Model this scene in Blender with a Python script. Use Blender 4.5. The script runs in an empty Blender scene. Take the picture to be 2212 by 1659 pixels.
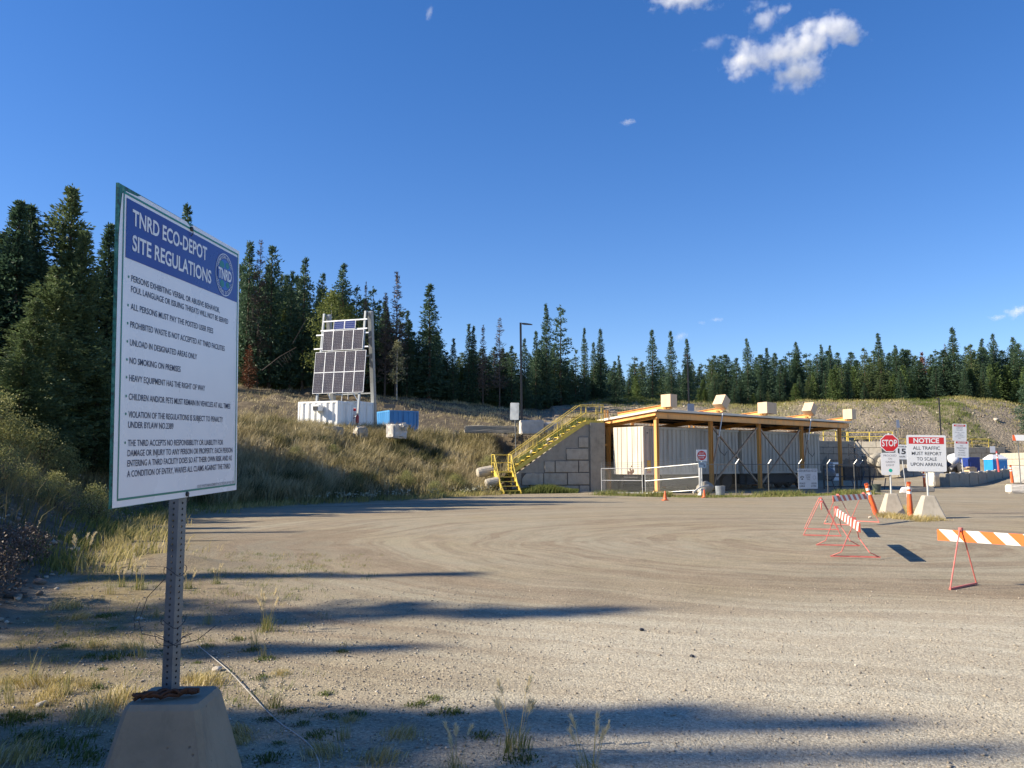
import bpy, bmesh, math, random
import numpy as np
from mathutils import Vector, Matrix
R = math.radians
S = bpy.context.scene
C = S.collection

# ------------------------------------------------------------------ camera
EYE = 1.70
PITCH = math.atan(173.5 / 1805.0)
cam = bpy.data.cameras.new('camera')
cam.sensor_width = 36.0
cam.lens = 36.0 * 1805.0 / 2212.0
cam.clip_start = 0.1
cam.clip_end = 6000
camo = bpy.data.objects.new('camera', cam)
C.objects.link(camo)
camo.location = (0, 0, EYE)
camo.rotation_euler = (R(90) + PITCH, 0, 0)
S.camera = camo

# ------------------------------------------------------------------ sky and sun
SUN_EL, SUN_BACK = R(29.5), R(6)          # sun from the left, a little behind the camera
sdir = Vector((-math.cos(SUN_EL) * math.cos(SUN_BACK), -math.cos(SUN_EL) * math.sin(SUN_BACK), math.sin(SUN_EL)))
W = bpy.data.worlds.new('World')
S.world = W
W.use_nodes = True
wn = W.node_tree
sky = wn.nodes.new('ShaderNodeTexSky')
sky.sky_type = 'NISHITA'
sky.sun_disc = False
sky.sun_elevation = SUN_EL
sky.sun_rotation = math.atan2(sdir.x, sdir.y)
sky.altitude = 1400
sky.air_density = 1.0
sky.dust_density = 0.25
sky.ozone_density = 3.0
bg = wn.nodes['Background']
bg.inputs['Strength'].default_value = 0.114
hs = wn.nodes.new('ShaderNodeHueSaturation')
hs.inputs['Saturation'].default_value = 1.30
hs.inputs['Hue'].default_value = 0.515
gm = wn.nodes.new('ShaderNodeGamma')
gm.inputs[1].default_value = 0.86
wn.links.new(sky.outputs[0], hs.inputs['Color'])
wn.links.new(hs.outputs[0], gm.inputs[0])
wn.links.new(gm.outputs[0], bg.inputs['Color'])
sl = bpy.data.lights.new('sun', 'SUN')
sl.energy = 5.0
sl.angle = R(0.53)
sl.color = (1.0, 0.89, 0.71)
slo = bpy.data.objects.new('sun', sl)
C.objects.link(slo)
slo.rotation_euler = sdir.to_track_quat('Z', 'Y').to_euler()
S.view_settings.view_transform = 'Standard'
S.view_settings.look = 'None'
S.view_settings.gamma = 1
S.view_settings.exposure = 1.02
S.cycles.max_bounces = 8
S.cycles.transparent_max_bounces = 16
S.cycles.volume_bounces = 4
S.cycles.use_denoising = True

# ------------------------------------------------------------------ placing from photo measurements
def ray(x, y):
    u, v = (x - 1106) / 1805.0, (829.5 - y) / 1805.0
    return Vector((u, math.cos(PITCH) - v * math.sin(PITCH), math.sin(PITCH) + v * math.cos(PITCH)))
def P(x, y, D):                       # the point seen at (x, y) whose depth is D metres
    d = ray(x, y); d *= D / d.y
    return Vector((d.x, d.y, d.z + EYE))
def G(x, y, z=0.0):                   # the point seen at (x, y) on level z
    d = ray(x, y); d *= (z - EYE) / d.z
    return Vector((d.x, d.y, z))

# ------------------------------------------------------------------ node helpers
def newmat(name):
    m = bpy.data.materials.new(name); m.use_nodes = True
    nt = m.node_tree
    b = nt.nodes['Principled BSDF']
    return m, nt, b
def nd(nt, t, **kw):
    n = nt.nodes.new(t)
    for k, v in kw.items():
        if k in n.inputs: n.inputs[k].default_value = v
        else: setattr(n, k, v)
    return n
def lk(nt, a, b): nt.links.new(a, b)
def ramp(nt, fac, stops):
    r = nt.nodes.new('ShaderNodeValToRGB')
    e = r.color_ramp.elements
    while len(e) < len(stops): e.new(0.5)
    for el, (p, c) in zip(e, stops):
        el.position = p
        el.color = (c, c, c, 1) if not hasattr(c, '__len__') else (*c, 1)
    lk(nt, fac, r.inputs['Fac'])
    return r.outputs['Color']
def mix(nt, fac, a, b, mode='MIX'):
    n = nt.nodes.new('ShaderNodeMix'); n.data_type = 'RGBA'; n.blend_type = mode
    for s, v in ((n.inputs[0], fac), (n.inputs[6], a), (n.inputs[7], b)):
        if isinstance(v, bpy.types.NodeSocket): lk(nt, v, s)
        elif hasattr(v, '__len__'): s.default_value = (*v[:3], 1)
        else: s.default_value = v
    return n.outputs[2]
def math_(nt, op, a, b=None, clamp=False):
    n = nt.nodes.new('ShaderNodeMath'); n.operation = op; n.use_clamp = clamp
    for s, v in ((n.inputs[0], a), (n.inputs[1], b)):
        if v is None: continue
        if isinstance(v, bpy.types.NodeSocket): lk(nt, v, s)
        else: s.default_value = v
    return n.outputs[0]
def noise(nt, vec, scale, detail=4, rough=0.55, out=0):
    n = nd(nt, 'ShaderNodeTexNoise', Scale=scale, Detail=detail, Roughness=rough)
    if vec is not None: lk(nt, vec, n.inputs['Vector'])
    return n.outputs[out]
def bump(nt, h, dist, strength=1.0, nrm=None):
    b = nd(nt, 'ShaderNodeBump', Distance=dist, Strength=strength)
    lk(nt, h, b.inputs['Height'])
    if nrm is not None: lk(nt, nrm, b.inputs['Normal'])
    return b.outputs[0]

_mc = {}
def paint(name, col, rough=0.5, metal=0.0, wear=0.25, scale=3.0, dirt=None, bmp=0.002, streak=False, rnd=0.0):
    """painted or bare surface with cloudy wear; dirt = colour of stains"""
    if name in _mc: return _mc[name]
    m, nt, b = newmat(name)
    tc = nd(nt, 'ShaderNodeTexCoord')
    vec = tc.outputs['Object']
    if streak:
        mp = nd(nt, 'ShaderNodeMapping'); mp.inputs['Scale'].default_value = (1, 1, 0.12)
        lk(nt, vec, mp.inputs['Vector']); svec = mp.outputs[0]
    else: svec = vec
    n1 = noise(nt, svec, scale, 6, 0.62)
    n2 = noise(nt, vec, scale * 9, 4, 0.6)
    dk = tuple(c * (1 - wear) for c in col); lt = tuple(min(1, c * (1 + wear * 0.6)) for c in col)
    c = ramp(nt, n1, [(0.3, dk), (0.5, col), (0.72, lt)])
    if dirt:
        f = ramp(nt, noise(nt, svec, scale * 0.7, 8, 0.7), [(0.56, 0.0), (0.72, 0.8)])
        c = mix(nt, f, c, dirt)
    c = mix(nt, math_(nt, 'MULTIPLY', n2, 0.18), c, tuple(x * 0.55 for x in col))
    if rnd:
        oi = nd(nt, 'ShaderNodeObjectInfo')
        f = math_(nt, 'MULTIPLY', oi.outputs['Random'], rnd)
        c = mix(nt, f, c, tuple(x * 0.55 for x in col))
    lk(nt, c, b.inputs['Base Color'])
    b.inputs['Metallic'].default_value = metal
    rr = ramp(nt, n1, [(0.3, max(0.05, rough - 0.12)), (0.7, min(1, rough + 0.12))])
    lk(nt, rr, b.inputs['Roughness'])
    if bmp: lk(nt, bump(nt, n2, bmp, 0.6), b.inputs['Normal'])
    _mc[name] = m
    return m
def flat(name, col, rough=0.45, metal=0.0):
    return paint(name, col, rough, metal, 0.10, 6.0, None, 0.0)

def concrete_mat(name, col, stain=(0.16, 0.14, 0.12)):
    if name in _mc: return _mc[name]
    m, nt, b = newmat(name)
    tc = nd(nt, 'ShaderNodeTexCoord'); vec = tc.outputs['Object']
    mp = nd(nt, 'ShaderNodeMapping'); mp.inputs['Scale'].default_value = (1, 1, 0.22); lk(nt, vec, mp.inputs['Vector'])
    n1 = noise(nt, vec, 2.3, 8, 0.65); n2 = noise(nt, mp.outputs[0], 5.0, 6, 0.7); n3 = noise(nt, vec, 60, 4, 0.7)
    c = ramp(nt, n1, [(0.28, tuple(x * 0.72 for x in col)), (0.5, col), (0.75, tuple(x * 1.16 for x in col))])
    c = mix(nt, ramp(nt, n2, [(0.55, 0.0), (0.78, 0.65)]), c, stain)
    c = mix(nt, math_(nt, 'MULTIPLY', n3, 0.3), c, tuple(x * 0.6 for x in col))
    vo = nd(nt, 'ShaderNodeTexVoronoi', Scale=22.0); lk(nt, vec, vo.inputs['Vector'])
    pit = ramp(nt, vo.outputs['Distance'], [(0.05, 0.0), (0.16, 1.0)])
    gate = ramp(nt, noise(nt, vec, 9.0, 2), [(0.56, 1.0), (0.6, 0.0)])
    pit = mix(nt, gate, pit, (1, 1, 1))
    c = mix(nt, pit, mix(nt, 0.6, c, (0.05, 0.045, 0.04)), c)
    lk(nt, c, b.inputs['Base Color']); b.inputs['Roughness'].default_value = 0.9
    nb = bump(nt, n3, 0.004, 0.8); nb = bump(nt, pit, 0.006, 0.7, nb)
    nb = bump(nt, n1, 0.02, 0.5, nb)
    lk(nt, nb, b.inputs['Normal'])
    _mc[name] = m
    return m

# ------------------------------------------------------------------ mesh builder
class MB:
    def __init__(s): s.v = []; s.f = []; s.m = []
    def add(s, vs, fs, mi=0, M=None):
        n = len(s.v)
        for v in vs:
            v = Vector(v)
            s.v.append(tuple(M @ v) if M is not None else tuple(v))
        for f in fs: s.f.append(tuple(n + i for i in f)); s.m.append(mi)
        return s
    def box(s, c, d, mi=0, M=None):
        x, y, z = (k / 2 for k in d)
        vs = [(c[0] + a * x, c[1] + b * y, c[2] + e * z) for a in (-1, 1) for b in (-1, 1) for e in (-1, 1)]
        fs = [(0, 1, 3, 2), (4, 6, 7, 5), (0, 4, 5, 1), (2, 3, 7, 6), (0, 2, 6, 4), (1, 5, 7, 3)]
        return s.add(vs, fs, mi, M)
    def beam(s, a, b, w, h, mi=0, up=(0, 0, 1)):
        a, b = Vector(a), Vector(b); d = (b - a)
        L = d.length
        if L < 1e-6: return s
        d.normalize(); u = Vector(up)
        if abs(d.dot(u)) > 0.98: u = Vector((1, 0, 0))
        r = d.cross(u).normalized(); u = r.cross(d)
        vs = [p + r * (i * w / 2) + u * (j * h / 2) for p in (a, b) for (i, j) in ((-1, -1), (1, -1), (1, 1), (-1, 1))]
        return s.add(vs, [(0, 1, 2, 3), (7, 6, 5, 4), (0, 4, 5, 1), (1, 5, 6, 2), (2, 6, 7, 3), (3, 7, 4, 0)], mi)
    def ibeam(s, a, b, w, h, t=0.02, mi=0, up=(0, 0, 1)):
        a, b = Vector(a), Vector(b); d = (b - a).normalized(); u = Vector(up)
        if abs(d.dot(u)) > 0.98: u = Vector((1, 0, 0))
        r = d.cross(u).normalized(); u = r.cross(d)
        o = u * (h / 2 - t / 2)
        s.beam(a + o, b + o, w, t, mi, u); s.beam(a - o, b - o, w, t, mi, u)
        return s.beam(a, b, t, h - 2 * t - 0.001, mi, u)
    def tube(s, pts, r, n=8, mi=0, r2=None, cap=True):
        pts = [Vector(p) for p in pts]; k = len(pts); n0 = len(s.v); ref = None
        for i, p in enumerate(pts):
            t = (pts[min(i + 1, k - 1)] - pts[max(i - 1, 0)]).normalized()
            if ref is None:
                ref = Vector((0, 0, 1)) if abs(t.z) < 0.9 else Vector((1, 0, 0))
            a = t.cross(ref).normalized(); b = t.cross(a); ref = -b if False else ref
            rr = r if r2 is None else r + (r2 - r) * i / max(1, k - 1)
            for j in range(n):
                q = 2 * math.pi * j / n
                s.v.append(tuple(p + a * (rr * math.cos(q)) + b * (rr * math.sin(q))))
        for i in range(k - 1):
            for j in range(n):
                s.f.append((n0 + i * n + j, n0 + i * n + (j + 1) % n, n0 + (i + 1) * n + (j + 1) % n, n0 + (i + 1) * n + j)); s.m.append(mi)
        if cap:
            s.f.append(tuple(n0 + j for j in range(n))); s.m.append(mi)
            s.f.append(tuple(n0 + (k - 1) * n + n - 1 - j for j in range(n))); s.m.append(mi)
        return s
    def prism(s, poly, d, mi=0, M=None):
        """poly in local XY, extruded from z=0 to z=d"""
        n = len(poly)
        vs = [(x, y, 0) for x, y in poly] + [(x, y, d) for x, y in poly]
        fs = [tuple(range(n))[::-1], tuple(range(n, 2 * n))] + [(i, (i + 1) % n, n + (i + 1) % n, n + i) for i in range(n)]
        return s.add(vs, fs, mi, M)
    def lathe(s, prof, n=16, mi=0, M=None):
        vs = []; fs = []
        for (r, z) in prof:
            for j in range(n):
                q = 2 * math.pi * j / n; vs.append((r * math.cos(q), r * math.sin(q), z))
        for i in range(len(prof) - 1):
            for j in range(n): fs.append((i * n + j, i * n + (j + 1) % n, (i + 1) * n + (j + 1) % n, (i + 1) * n + j))
        fs.append(tuple(range(n))[::-1]); fs.append(tuple((len(prof) - 1) * n + j for j in range(n)))
        return s.add(vs, fs, mi, M)
    def build(s, name, mats, parent=None, bevel=0, smooth=False, seg=2):
        me = bpy.data.meshes.new(name)
        me.from_pydata(s.v, [], s.f)
        if not isinstance(mats, (list, tuple)): mats = [mats]
        for m in mats: me.materials.append(m)
        me.polygons.foreach_set('material_index', s.m)
        bm = bmesh.new(); bm.from_mesh(me)
        bmesh.ops.recalc_face_normals(bm, faces=bm.faces[:])
        bm.to_mesh(me); bm.free()
        if smooth: me.polygons.foreach_set('use_smooth', [True] * len(me.polygons))
        o = bpy.data.objects.new(name, me); C.objects.link(o)
        if parent is not None: o.parent = parent
        if bevel:
            b = o.modifiers.new('bevel', 'BEVEL'); b.width = bevel; b.segments = seg; b.limit_method = 'ANGLE'; b.angle_limit = R(40)
        return o

def np_mesh(name, verts, faces, mat, attr=None, parent=None, smooth=False):
    """verts (n,3); faces list of (m,k) int arrays; attr: per-vertex float"""
    me = bpy.data.meshes.new(name)
    loops = np.concatenate([f.ravel() for f in faces]).astype(np.int32)
    tot = np.concatenate([np.full(len(f), f.shape[1], np.int32) for f in faces])
    me.vertices.add(len(verts)); me.vertices.foreach_set('co', np.asarray(verts, np.float32).ravel())
    me.loops.add(len(loops)); me.loops.foreach_set('vertex_index', loops)
    me.polygons.add(len(tot))
    me.polygons.foreach_set('loop_start', (np.cumsum(tot) - tot).astype(np.int32))
    if smooth: me.polygons.foreach_set('use_smooth', np.ones(len(tot), bool))
    me.update(calc_edges=True); me.validate()
    if attr is not None:
        for k, a in attr.items():
            at = me.attributes.new(k, 'FLOAT', 'POINT'); at.data.foreach_set('value', np.asarray(a, np.float32))
    for m in (mat if isinstance(mat, (list, tuple)) else [mat]): me.materials.append(m)
    o = bpy.data.objects.new(name, me); C.objects.link(o)
    if parent is not None: o.parent = parent
    return o

def tag(o, label=None, cat=None, group=None, kind=None):
    if label: o['label'] = label
    if cat: o['category'] = cat
    if group: o['group'] = group
    if kind: o['kind'] = kind
    return o
def thing(name, label, cat, loc=(0, 0, 0), rz=0.0, group=None):
    o = bpy.data.objects.new(name, None); C.objects.link(o)
    o.empty_display_size = 0.2
    o.location = loc; o.rotation_euler = (0, 0, rz)
    return tag(o, label, cat, group)
def dup(root, loc=None, rz=None, label=None, scale=None, group=None):
    def cp(o, par):
        c = o.copy(); C.objects.link(c); c.parent = par
        for k in o.children: cp(k, c)
        return c
    r = cp(root, None)
    if loc is not None: r.location = loc
    if rz is not None: r.rotation_euler = (0, 0, rz)
    if scale is not None: r.scale = scale
    if label: r['label'] = label
    if group: r['group'] = group
    return r
def at_world(o, root):                 # geometry given in world coordinates under a root that is not rotated
    o.location = -root.location
    return o

# ------------------------------------------------------------------ lettering
def text_geo(txt, bold=0.0):
    cu = bpy.data.curves.new('t', 'FONT'); cu.body = txt; cu.offset = bold; cu.resolution_u = 3
    ob = bpy.data.objects.new('t', cu)
    me = bpy.data.meshes.new_from_object(ob)
    vs = np.array([v.co[:2] for v in me.vertices]); fs = [tuple(p.vertices) for p in me.polygons]
    bpy.data.objects.remove(ob); bpy.data.meshes.remove(me); bpy.data.curves.remove(cu)
    return vs, fs
CAP = None
def text(mb, txt, x, y, cap, width=None, align='L', mi=0, M=None, bold=0.0, z=0.0):
    """write txt in local XY, baseline at y, capital height cap, squeezed to width"""
    global CAP
    if CAP is None:
        v, _ = text_geo('H'); CAP = v[:, 1].max()
    v, f = text_geo(txt, bold)
    v = v.copy(); v[:, 0] -= v[:, 0].min()
    w0 = v[:, 0].max(); sy = cap / CAP; sx = (width / w0) if width else sy
    w = w0 * sx
    ox = {'L': 0, 'C': -w / 2, 'R': -w}[align]
    mb.add([(x + ox + a * sx, y + b * sy, z) for a, b in v], f, mi, M)
    return w
def disc(mb, cx, cy, r, mi=0, M=None, z=0.0, n=28, r0=0.0, ry=None):
    ry = ry or r
    o = [(cx + r * math.cos(2 * math.pi * j / n), cy + ry * math.sin(2 * math.pi * j / n), z) for j in range(n)]
    if r0 <= 0: mb.add(o, [tuple(range(n))], mi, M)
    else:
        i = [(cx + r0 * math.cos(2 * math.pi * j / n), cy + r0 * ry / r * math.sin(2 * math.pi * j / n), z) for j in range(n)]
        mb.add(o + i, [(j, (j + 1) % n, n + (j + 1) % n, n + j) for j in range(n)], mi, M)
def rect(mb, x0, y0, x1, y1, mi=0, M=None, z=0.0):
    mb.add([(x0, y0, z), (x1, y0, z), (x1, y1, z), (x0, y1, z)], [(0, 1, 2, 3)], mi, M)
def rrect(w, h, r, n=4):
    out = []
    for (cx, cy, a0) in ((w / 2 - r, h / 2 - r, 0), (-w / 2 + r, h / 2 - r, 90), (-w / 2 + r, -h / 2 + r, 180), (w / 2 - r, -h / 2 + r, 270)):
        for k in range(n + 1):
            a = R(a0 + 90 * k / n); out.append((cx + r * math.cos(a), cy + r * math.sin(a)))
    return out
FRONT = Matrix(((1, 0, 0, 0), (0, 0, -1, 0), (0, 1, 0, 0), (0, 0, 0, 1)))   # local XY drawing -> upright, facing -Y
# ------------------------------------------------------------------ terrain
def vnoise(X, Y, sc, seed=0, oct=4):
    X = np.asarray(X, float) * sc; Y = np.asarray(Y, float) * sc
    out = np.zeros_like(X); amp = 1.0; tot = 0
    for o in range(oct):
        xi = np.floor(X).astype(int); yi = np.floor(Y).astype(int); xf = X - xi; yf = Y - yi
        u = xf * xf * (3 - 2 * xf); v = yf * yf * (3 - 2 * yf)
        def h(a, b):
            n = (a * 374761393 + b * 668265263 + (seed + o) * 974634777) & 0x7fffffff
            n = ((n ^ (n >> 13)) * 1274126177) & 0x7fffffff
            return ((n ^ (n >> 16)) & 0xffff) / 65535.0
        out += amp * ((h(xi, yi) * (1 - u) + h(xi + 1, yi) * u) * (1 - v) + (h(xi, yi + 1) * (1 - u) + h(xi + 1, yi + 1) * u) * v)
        tot += amp; amp *= 0.5; X = X * 2 + 17.3; Y = Y * 2 - 9.1
    return out / tot * 2 - 1
def sstep(t):
    t = np.clip(t, 0, 1); return t * t * (3 - 2 * t)

C0 = G(1420, 1066.5)                                  # foot of the canopy's nearest column
AX = Vector((math.sin(R(50.3)), math.cos(R(50.3)), 0))      # along the canopy
NX = Vector((-AX.y, AX.x, 0))                         # towards its back
def can(s, w, z=0.0): return C0 + AX * s + NX * w + Vector((0, 0, z))
SW0, SW1 = Vector((-0.05, 50.15, 0)), Vector((5.62, 51.25, 0))     # block wall under the stair
BK0, BK1 = can(0.25, 4.75), can(20.5, 4.75)
WA0, WA1 = Vector((33, 92.0, 0)), Vector((38.6, 94.4, 0))
WB1 = Vector((41.2, 93.3, 0))
WC0, WC1 = Vector((44.5, 112.0, 0)), Vector((66.5, 113.0, 0))
TOE = [(-4.3, -60), (-4.4, 0), (-4.8, 7.7), (-5.9, 10.9), (-7.1, 13.9), (-8.3, 17.3), (-10.6, 23), (-11.8, 29), (-10.6, 34.2), (-8.4, 37.0), (-4.4, 42.3), (-1.5, 48.0)]
PLAT = [(-400, -60)] + TOE + [(-0.35, 50.0), (SW1.x, SW1.y), (BK0.x, BK0.y), (BK1.x, BK1.y), (WA0.x, WA0.y), (WA1.x, WA1.y), (WB1.x, WB1.y), (WC0.x, WC0.y), (WC1.x, WC1.y), (70, 112), (95, 108), (400, 100), (400, 900), (-400, 900)]
def seg_d(X, Y, pts):
    d = np.full(X.shape, 1e9)
    for (x0, y0), (x1, y1) in zip(pts[:-1], pts[1:]):
        dx, dy = x1 - x0, y1 - y0
        t = np.clip(((X - x0) * dx + (Y - y0) * dy) / (dx * dx + dy * dy), 0, 1)
        d = np.minimum(d, np.hypot(X - x0 - t * dx, Y - y0 - t * dy))
    return d
def inside(X, Y, poly):
    r = np.zeros(X.shape, bool); n = len(poly)
    for i in range(n):
        x0, y0 = poly[i]; x1, y1 = poly[(i + 1) % n]
        if y0 == y1: continue
        c = ((y0 > Y) != (y1 > Y)) & (X < (x1 - x0) * (Y - y0) / (y1 - y0) + x0)
        r ^= c
    return r
CREST_X = [-900, 0, 300, 520, 600, 700, 800, 900, 1000, 1100, 1170, 1230, 1280, 1370, 1430, 1500, 1600, 1650, 1750, 1900, 2000, 2075, 2150, 2212, 2400, 3000]
CREST_Y = [780, 805, 820, 828, 833, 838, 844, 854, 867, 879, 883, 878, 868, 863, 867, 868, 872, 873, 865, 868, 864, 858, 866, 876, 895, 900]
def height(X, Y):
    X = np.asarray(X, float); Y = np.asarray(Y, float)
    ins = inside(X, Y, PLAT)
    dt = seg_d(X, Y, TOE); dw = seg_d(X, Y, PLAT[len(TOE):])
    k_ = sstep((Y - 24) / 12) * (X < 6)
    bank = (3.25 + 0.64 * sstep((Y - 32) / 9) + 0.36 * (1 - (X < 6))) * sstep(dt / (7.2 + 7.3 * k_)) ** 0.9
    near = (X > -1.6) & (Y < 60) & (X < 5.75)
    st = np.clip(0.75 + 0.74 * (X + 0.5) + 0.10 * (Y - 50), 0, 4.25)
    k = sstep((X + 1.6) / 1.2)
    bank = np.where(near, bank * (1 - k) + np.minimum(st, 4.25) * k, bank)
    wall = 4.25 * sstep((dw - 0.05) / 0.35)
    up = np.where(X > 5.5, wall, np.minimum(bank, np.where(near, wall + 10 * (X < -0.3), 99)))
    rough = vnoise(X, Y, 0.45, 3) * 0.28 * sstep(dt / 2.0) * (X < 4) + vnoise(X, Y, 1.7, 5, 3) * 0.10 * sstep(dt / 1.5) * (X < 4)
    z = np.where(ins, up + np.where(up < 4.2, rough, rough * 0.5), 0.0)
    # hill and stockpile behind
    yy = np.maximum(Y, 1.0)
    px = 1106 + 1805 * X / yy
    cz = np.interp(px, CREST_X, CREST_Y)
    yc = np.interp(px, [300, 700, 1100, 1300, 2212], [98, 108, 116, 130, 134])
    y0 = np.interp(px, [300, 700, 1100, 1300, 1700, 2212], [66, 76, 84, 92, 102, 114])
    zc = EYE + (1003 - cz) / 1805 * yc
    t = (Y - y0) / (yc - y0)
    hill = (zc - 4.25) * np.where(t < 1, np.clip(t, 0, 1) ** 0.85 * 0.7 + 0.3 * sstep(t), 1) + np.maximum(0, Y - yc) * np.interp(px, [600, 1300], [0.09, 0.03])
    hill = hill + np.where(t > 0.05, vnoise(X, Y, 0.13, 11) * 0.7 + vnoise(X, Y, 0.6, 12, 3) * 0.22, 0) * np.clip(t * 2, 0, 1)
    z = z + np.where(ins & (Y > 50), np.maximum(hill, 0), 0)
    # forest floor far left rises behind the bank
    z = z + np.where(ins & (X < -13), np.clip((-13 - X) * 0.05, 0, 2.5) * sstep((Y - 22) / 15) * (1 - sstep((Y - 60) / 10)), 0)
    # road climbing to the right
    z = z + np.where(~ins, 0.55 * sstep((X - 36) / 12) * sstep((Y - 55) / 18) + 0.03 * np.clip(X - 46, 0, 60) * sstep((Y - 40) / 30), 0)
    # yard: faint ruts and crown
    z = z + np.where(~ins, vnoise(X, Y, 0.22, 21, 3) * 0.035 * np.clip(Y / 12, 0.3, 1) * (1 - sstep((Y - 60) / 40)), 0)
    # low spoil heap beside the sign
    z = z + np.where(~ins, 0.22 * np.exp(-(((X + 5.8) / 0.9) ** 2 + ((Y - 14.2) / 0.5) ** 2)) + 0.09 * np.exp(-(((X + 6.8) / 1.8) ** 2 + ((Y - 17) / 1.2) ** 2)), 0)
    return z
def hz(x, y): return float(height(np.array([float(x)]), np.array([float(y)]))[0])
def PG(x, D):                                         # on the terrain under photo column x at depth D
    X = (x - 1106) / 1805.0 * D * (1 / (math.cos(PITCH)))
    X = ray(x, 950).x / ray(x, 950).y * D
    return Vector((X, D, hz(X, D)))

def graded(a, b, fine, mul):                          # spacing grows away from the fine range
    out = list(np.arange(fine[0], fine[1] + 1e-6, fine[2])); s = fine[2]
    x = fine[1]; hi = []
    while x < b: s *= mul; x += s; hi.append(x)
    s = fine[2]; x = fine[0]; lo = []
    while x > a: s *= mul; x -= s; lo.append(x)
    return np.array(lo[::-1] + out + hi)
gx = graded(-1500, 1800, (-24, 30, 0.22), 1.035)
gy = graded(-60, 2500, (3, 60, 0.22), 1.03)
GX, GY = np.meshgrid(gx, gy)
GZ = height(GX.ravel(), GY.ravel())
nx, ny = len(gx), len(gy)
idx = np.arange(nx * ny).reshape(ny, nx)
quads = np.stack([idx[:-1, :-1], idx[:-1, 1:], idx[1:, 1:], idx[1:, :-1]], -1).reshape(-1, 4)
fx, fy = GX.ravel(), GY.ravel()
ins_ = inside(fx, fy, PLAT); dto = seg_d(fx, fy, TOE)
px_ = 1106 + 1805 * fx / np.maximum(fy, 1)
soil = np.where(ins_, sstep(dto / 0.8 + 0.2), 0.0)
stock = np.where(ins_ & (fy > 70), sstep((px_ - 1120) / 90 + vnoise(fx, fy, 0.1, 31) * 0.6), 0)
stock = np.maximum(stock, np.where(ins_ & (fx > 5.0), 1.0, 0))
gre = np.zeros_like(fx)
for (cx, w, y0, y1) in ((1380, 110, 118, 137), (1650, 90, 116, 132)):
    gre = np.maximum(gre, sstep((1 - np.abs(px_ - cx) / w) * 2) * sstep((fy - y0) / 4) * (fy < y1))
t_ = (fy - 104) / 28
bandc = 2080 + (0.5 - t_) * 130
gre = np.maximum(gre, np.where((t_ > 0.15) & (t_ < 0.95) & (px_ > 1600), sstep((1 - np.abs(px_ - bandc) / 60) * 1.6), 0) * 0.6)
gre = gre * (vnoise(fx, fy, 0.35, 44) * 0.8 + 0.6).clip(0, 1)
pale = np.where(~ins_, sstep((10.8 + 1.2 * vnoise(fx, fy, 0.25, 77) - fy + 0.12 * fx) / 3.0) * sstep((fx + 1.6 + 1.3 * vnoise(fx, fy, 0.5, 78)) / 2.2), 0)
verge = np.where(~ins_, sstep((-0.9 - 0.10 * fy - fx + 1.2 * vnoise(fx, fy, 0.4, 79)) / 2.2) * (fy < 22), 0)
yardedge = np.where(~ins_, 1 - sstep(dto / 2.6 - 0.1 + vnoise(fx, fy, 0.6, 9) * 0.4), 0)

m_ground, nt, b = newmat('gravel_ground')
geo = nd(nt, 'ShaderNodeNewGeometry'); pos = geo.outputs['Position']
at = lambda n: nd(nt, 'ShaderNodeAttribute', attribute_name=n).outputs['Fac']
# compacted gravel: stones of several sizes, each its own tone
v1 = nd(nt, 'ShaderNodeTexVoronoi', Scale=62.0); lk(nt, pos, v1.inputs['Vector'])
v2 = nd(nt, 'ShaderNodeTexVoronoi', Scale=14.0); lk(nt, pos, v2.inputs['Vector'])
v3 = nd(nt, 'ShaderNodeTexVoronoi', Scale=150.0); lk(nt, pos, v3.inputs['Vector'])
sp = nd(nt, 'ShaderNodeSeparateColor'); lk(nt, v1.outputs['Color'], sp.inputs[0])
sp2 = nd(nt, 'ShaderNodeSeparateColor'); lk(nt, v2.outputs['Color'], sp2.inputs[0])
sp3 = nd(nt, 'ShaderNodeSeparateColor'); lk(nt, v3.outputs['Color'], sp3.inputs[0])
# tyre tracks sweep round the yard in arcs
off = nd(nt, 'ShaderNodeVectorMath', operation='SUBTRACT'); lk(nt, pos, off.inputs[0]); off.inputs[1].default_value = (6.8, 18.8, 0)
sxyz = nd(nt, 'ShaderNodeSeparateXYZ'); lk(nt, off.outputs[0], sxyz.inputs[0])
ex = math_(nt, 'MULTIPLY', sxyz.outputs[0], 0.95)
rr = math_(nt, 'SQRT', math_(nt, 'ADD', math_(nt, 'MULTIPLY', ex, ex), math_(nt, 'MULTIPLY', sxyz.outputs[1], sxyz.outputs[1])))
wob = noise(nt, pos, 0.12, 3)
rr = math_(nt, 'ADD', rr, math_(nt, 'MULTIPLY', wob, 3.0))
cmb = nd(nt, 'ShaderNodeCombineXYZ'); lk(nt, rr, cmb.inputs[0]); lk(nt, math_(nt, 'MULTIPLY', math_(nt, 'ARCTAN2', sxyz.outputs[1], ex), 0.55), cmb.inputs[1])
trk = noise(nt, cmb.outputs[0], 0.75, 6, 0.60)
big = noise(nt, pos, 0.16, 5, 0.6); mid = noise(nt, pos, 1.3, 5, 0.6); fin = noise(nt, pos, 9, 4, 0.6)
base = ramp(nt, big, [(0.36, (0.325, 0.276, 0.180)), (0.5, (0.312, 0.280, 0.202)), (0.66, (0.335, 0.308, 0.230))])
base = mix(nt, math_(nt, 'MULTIPLY', at('verge'), ramp(nt, mid, [(0.3, 0.35), (0.65, 0.95)])), base, (0.185, 0.160, 0.115))
base = mix(nt, math_(nt, 'MULTIPLY', at('pale'), ramp(nt, fin, [(0.2, 0.7), (0.6, 1.0)])), base, (0.485, 0.447, 0.350))
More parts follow.
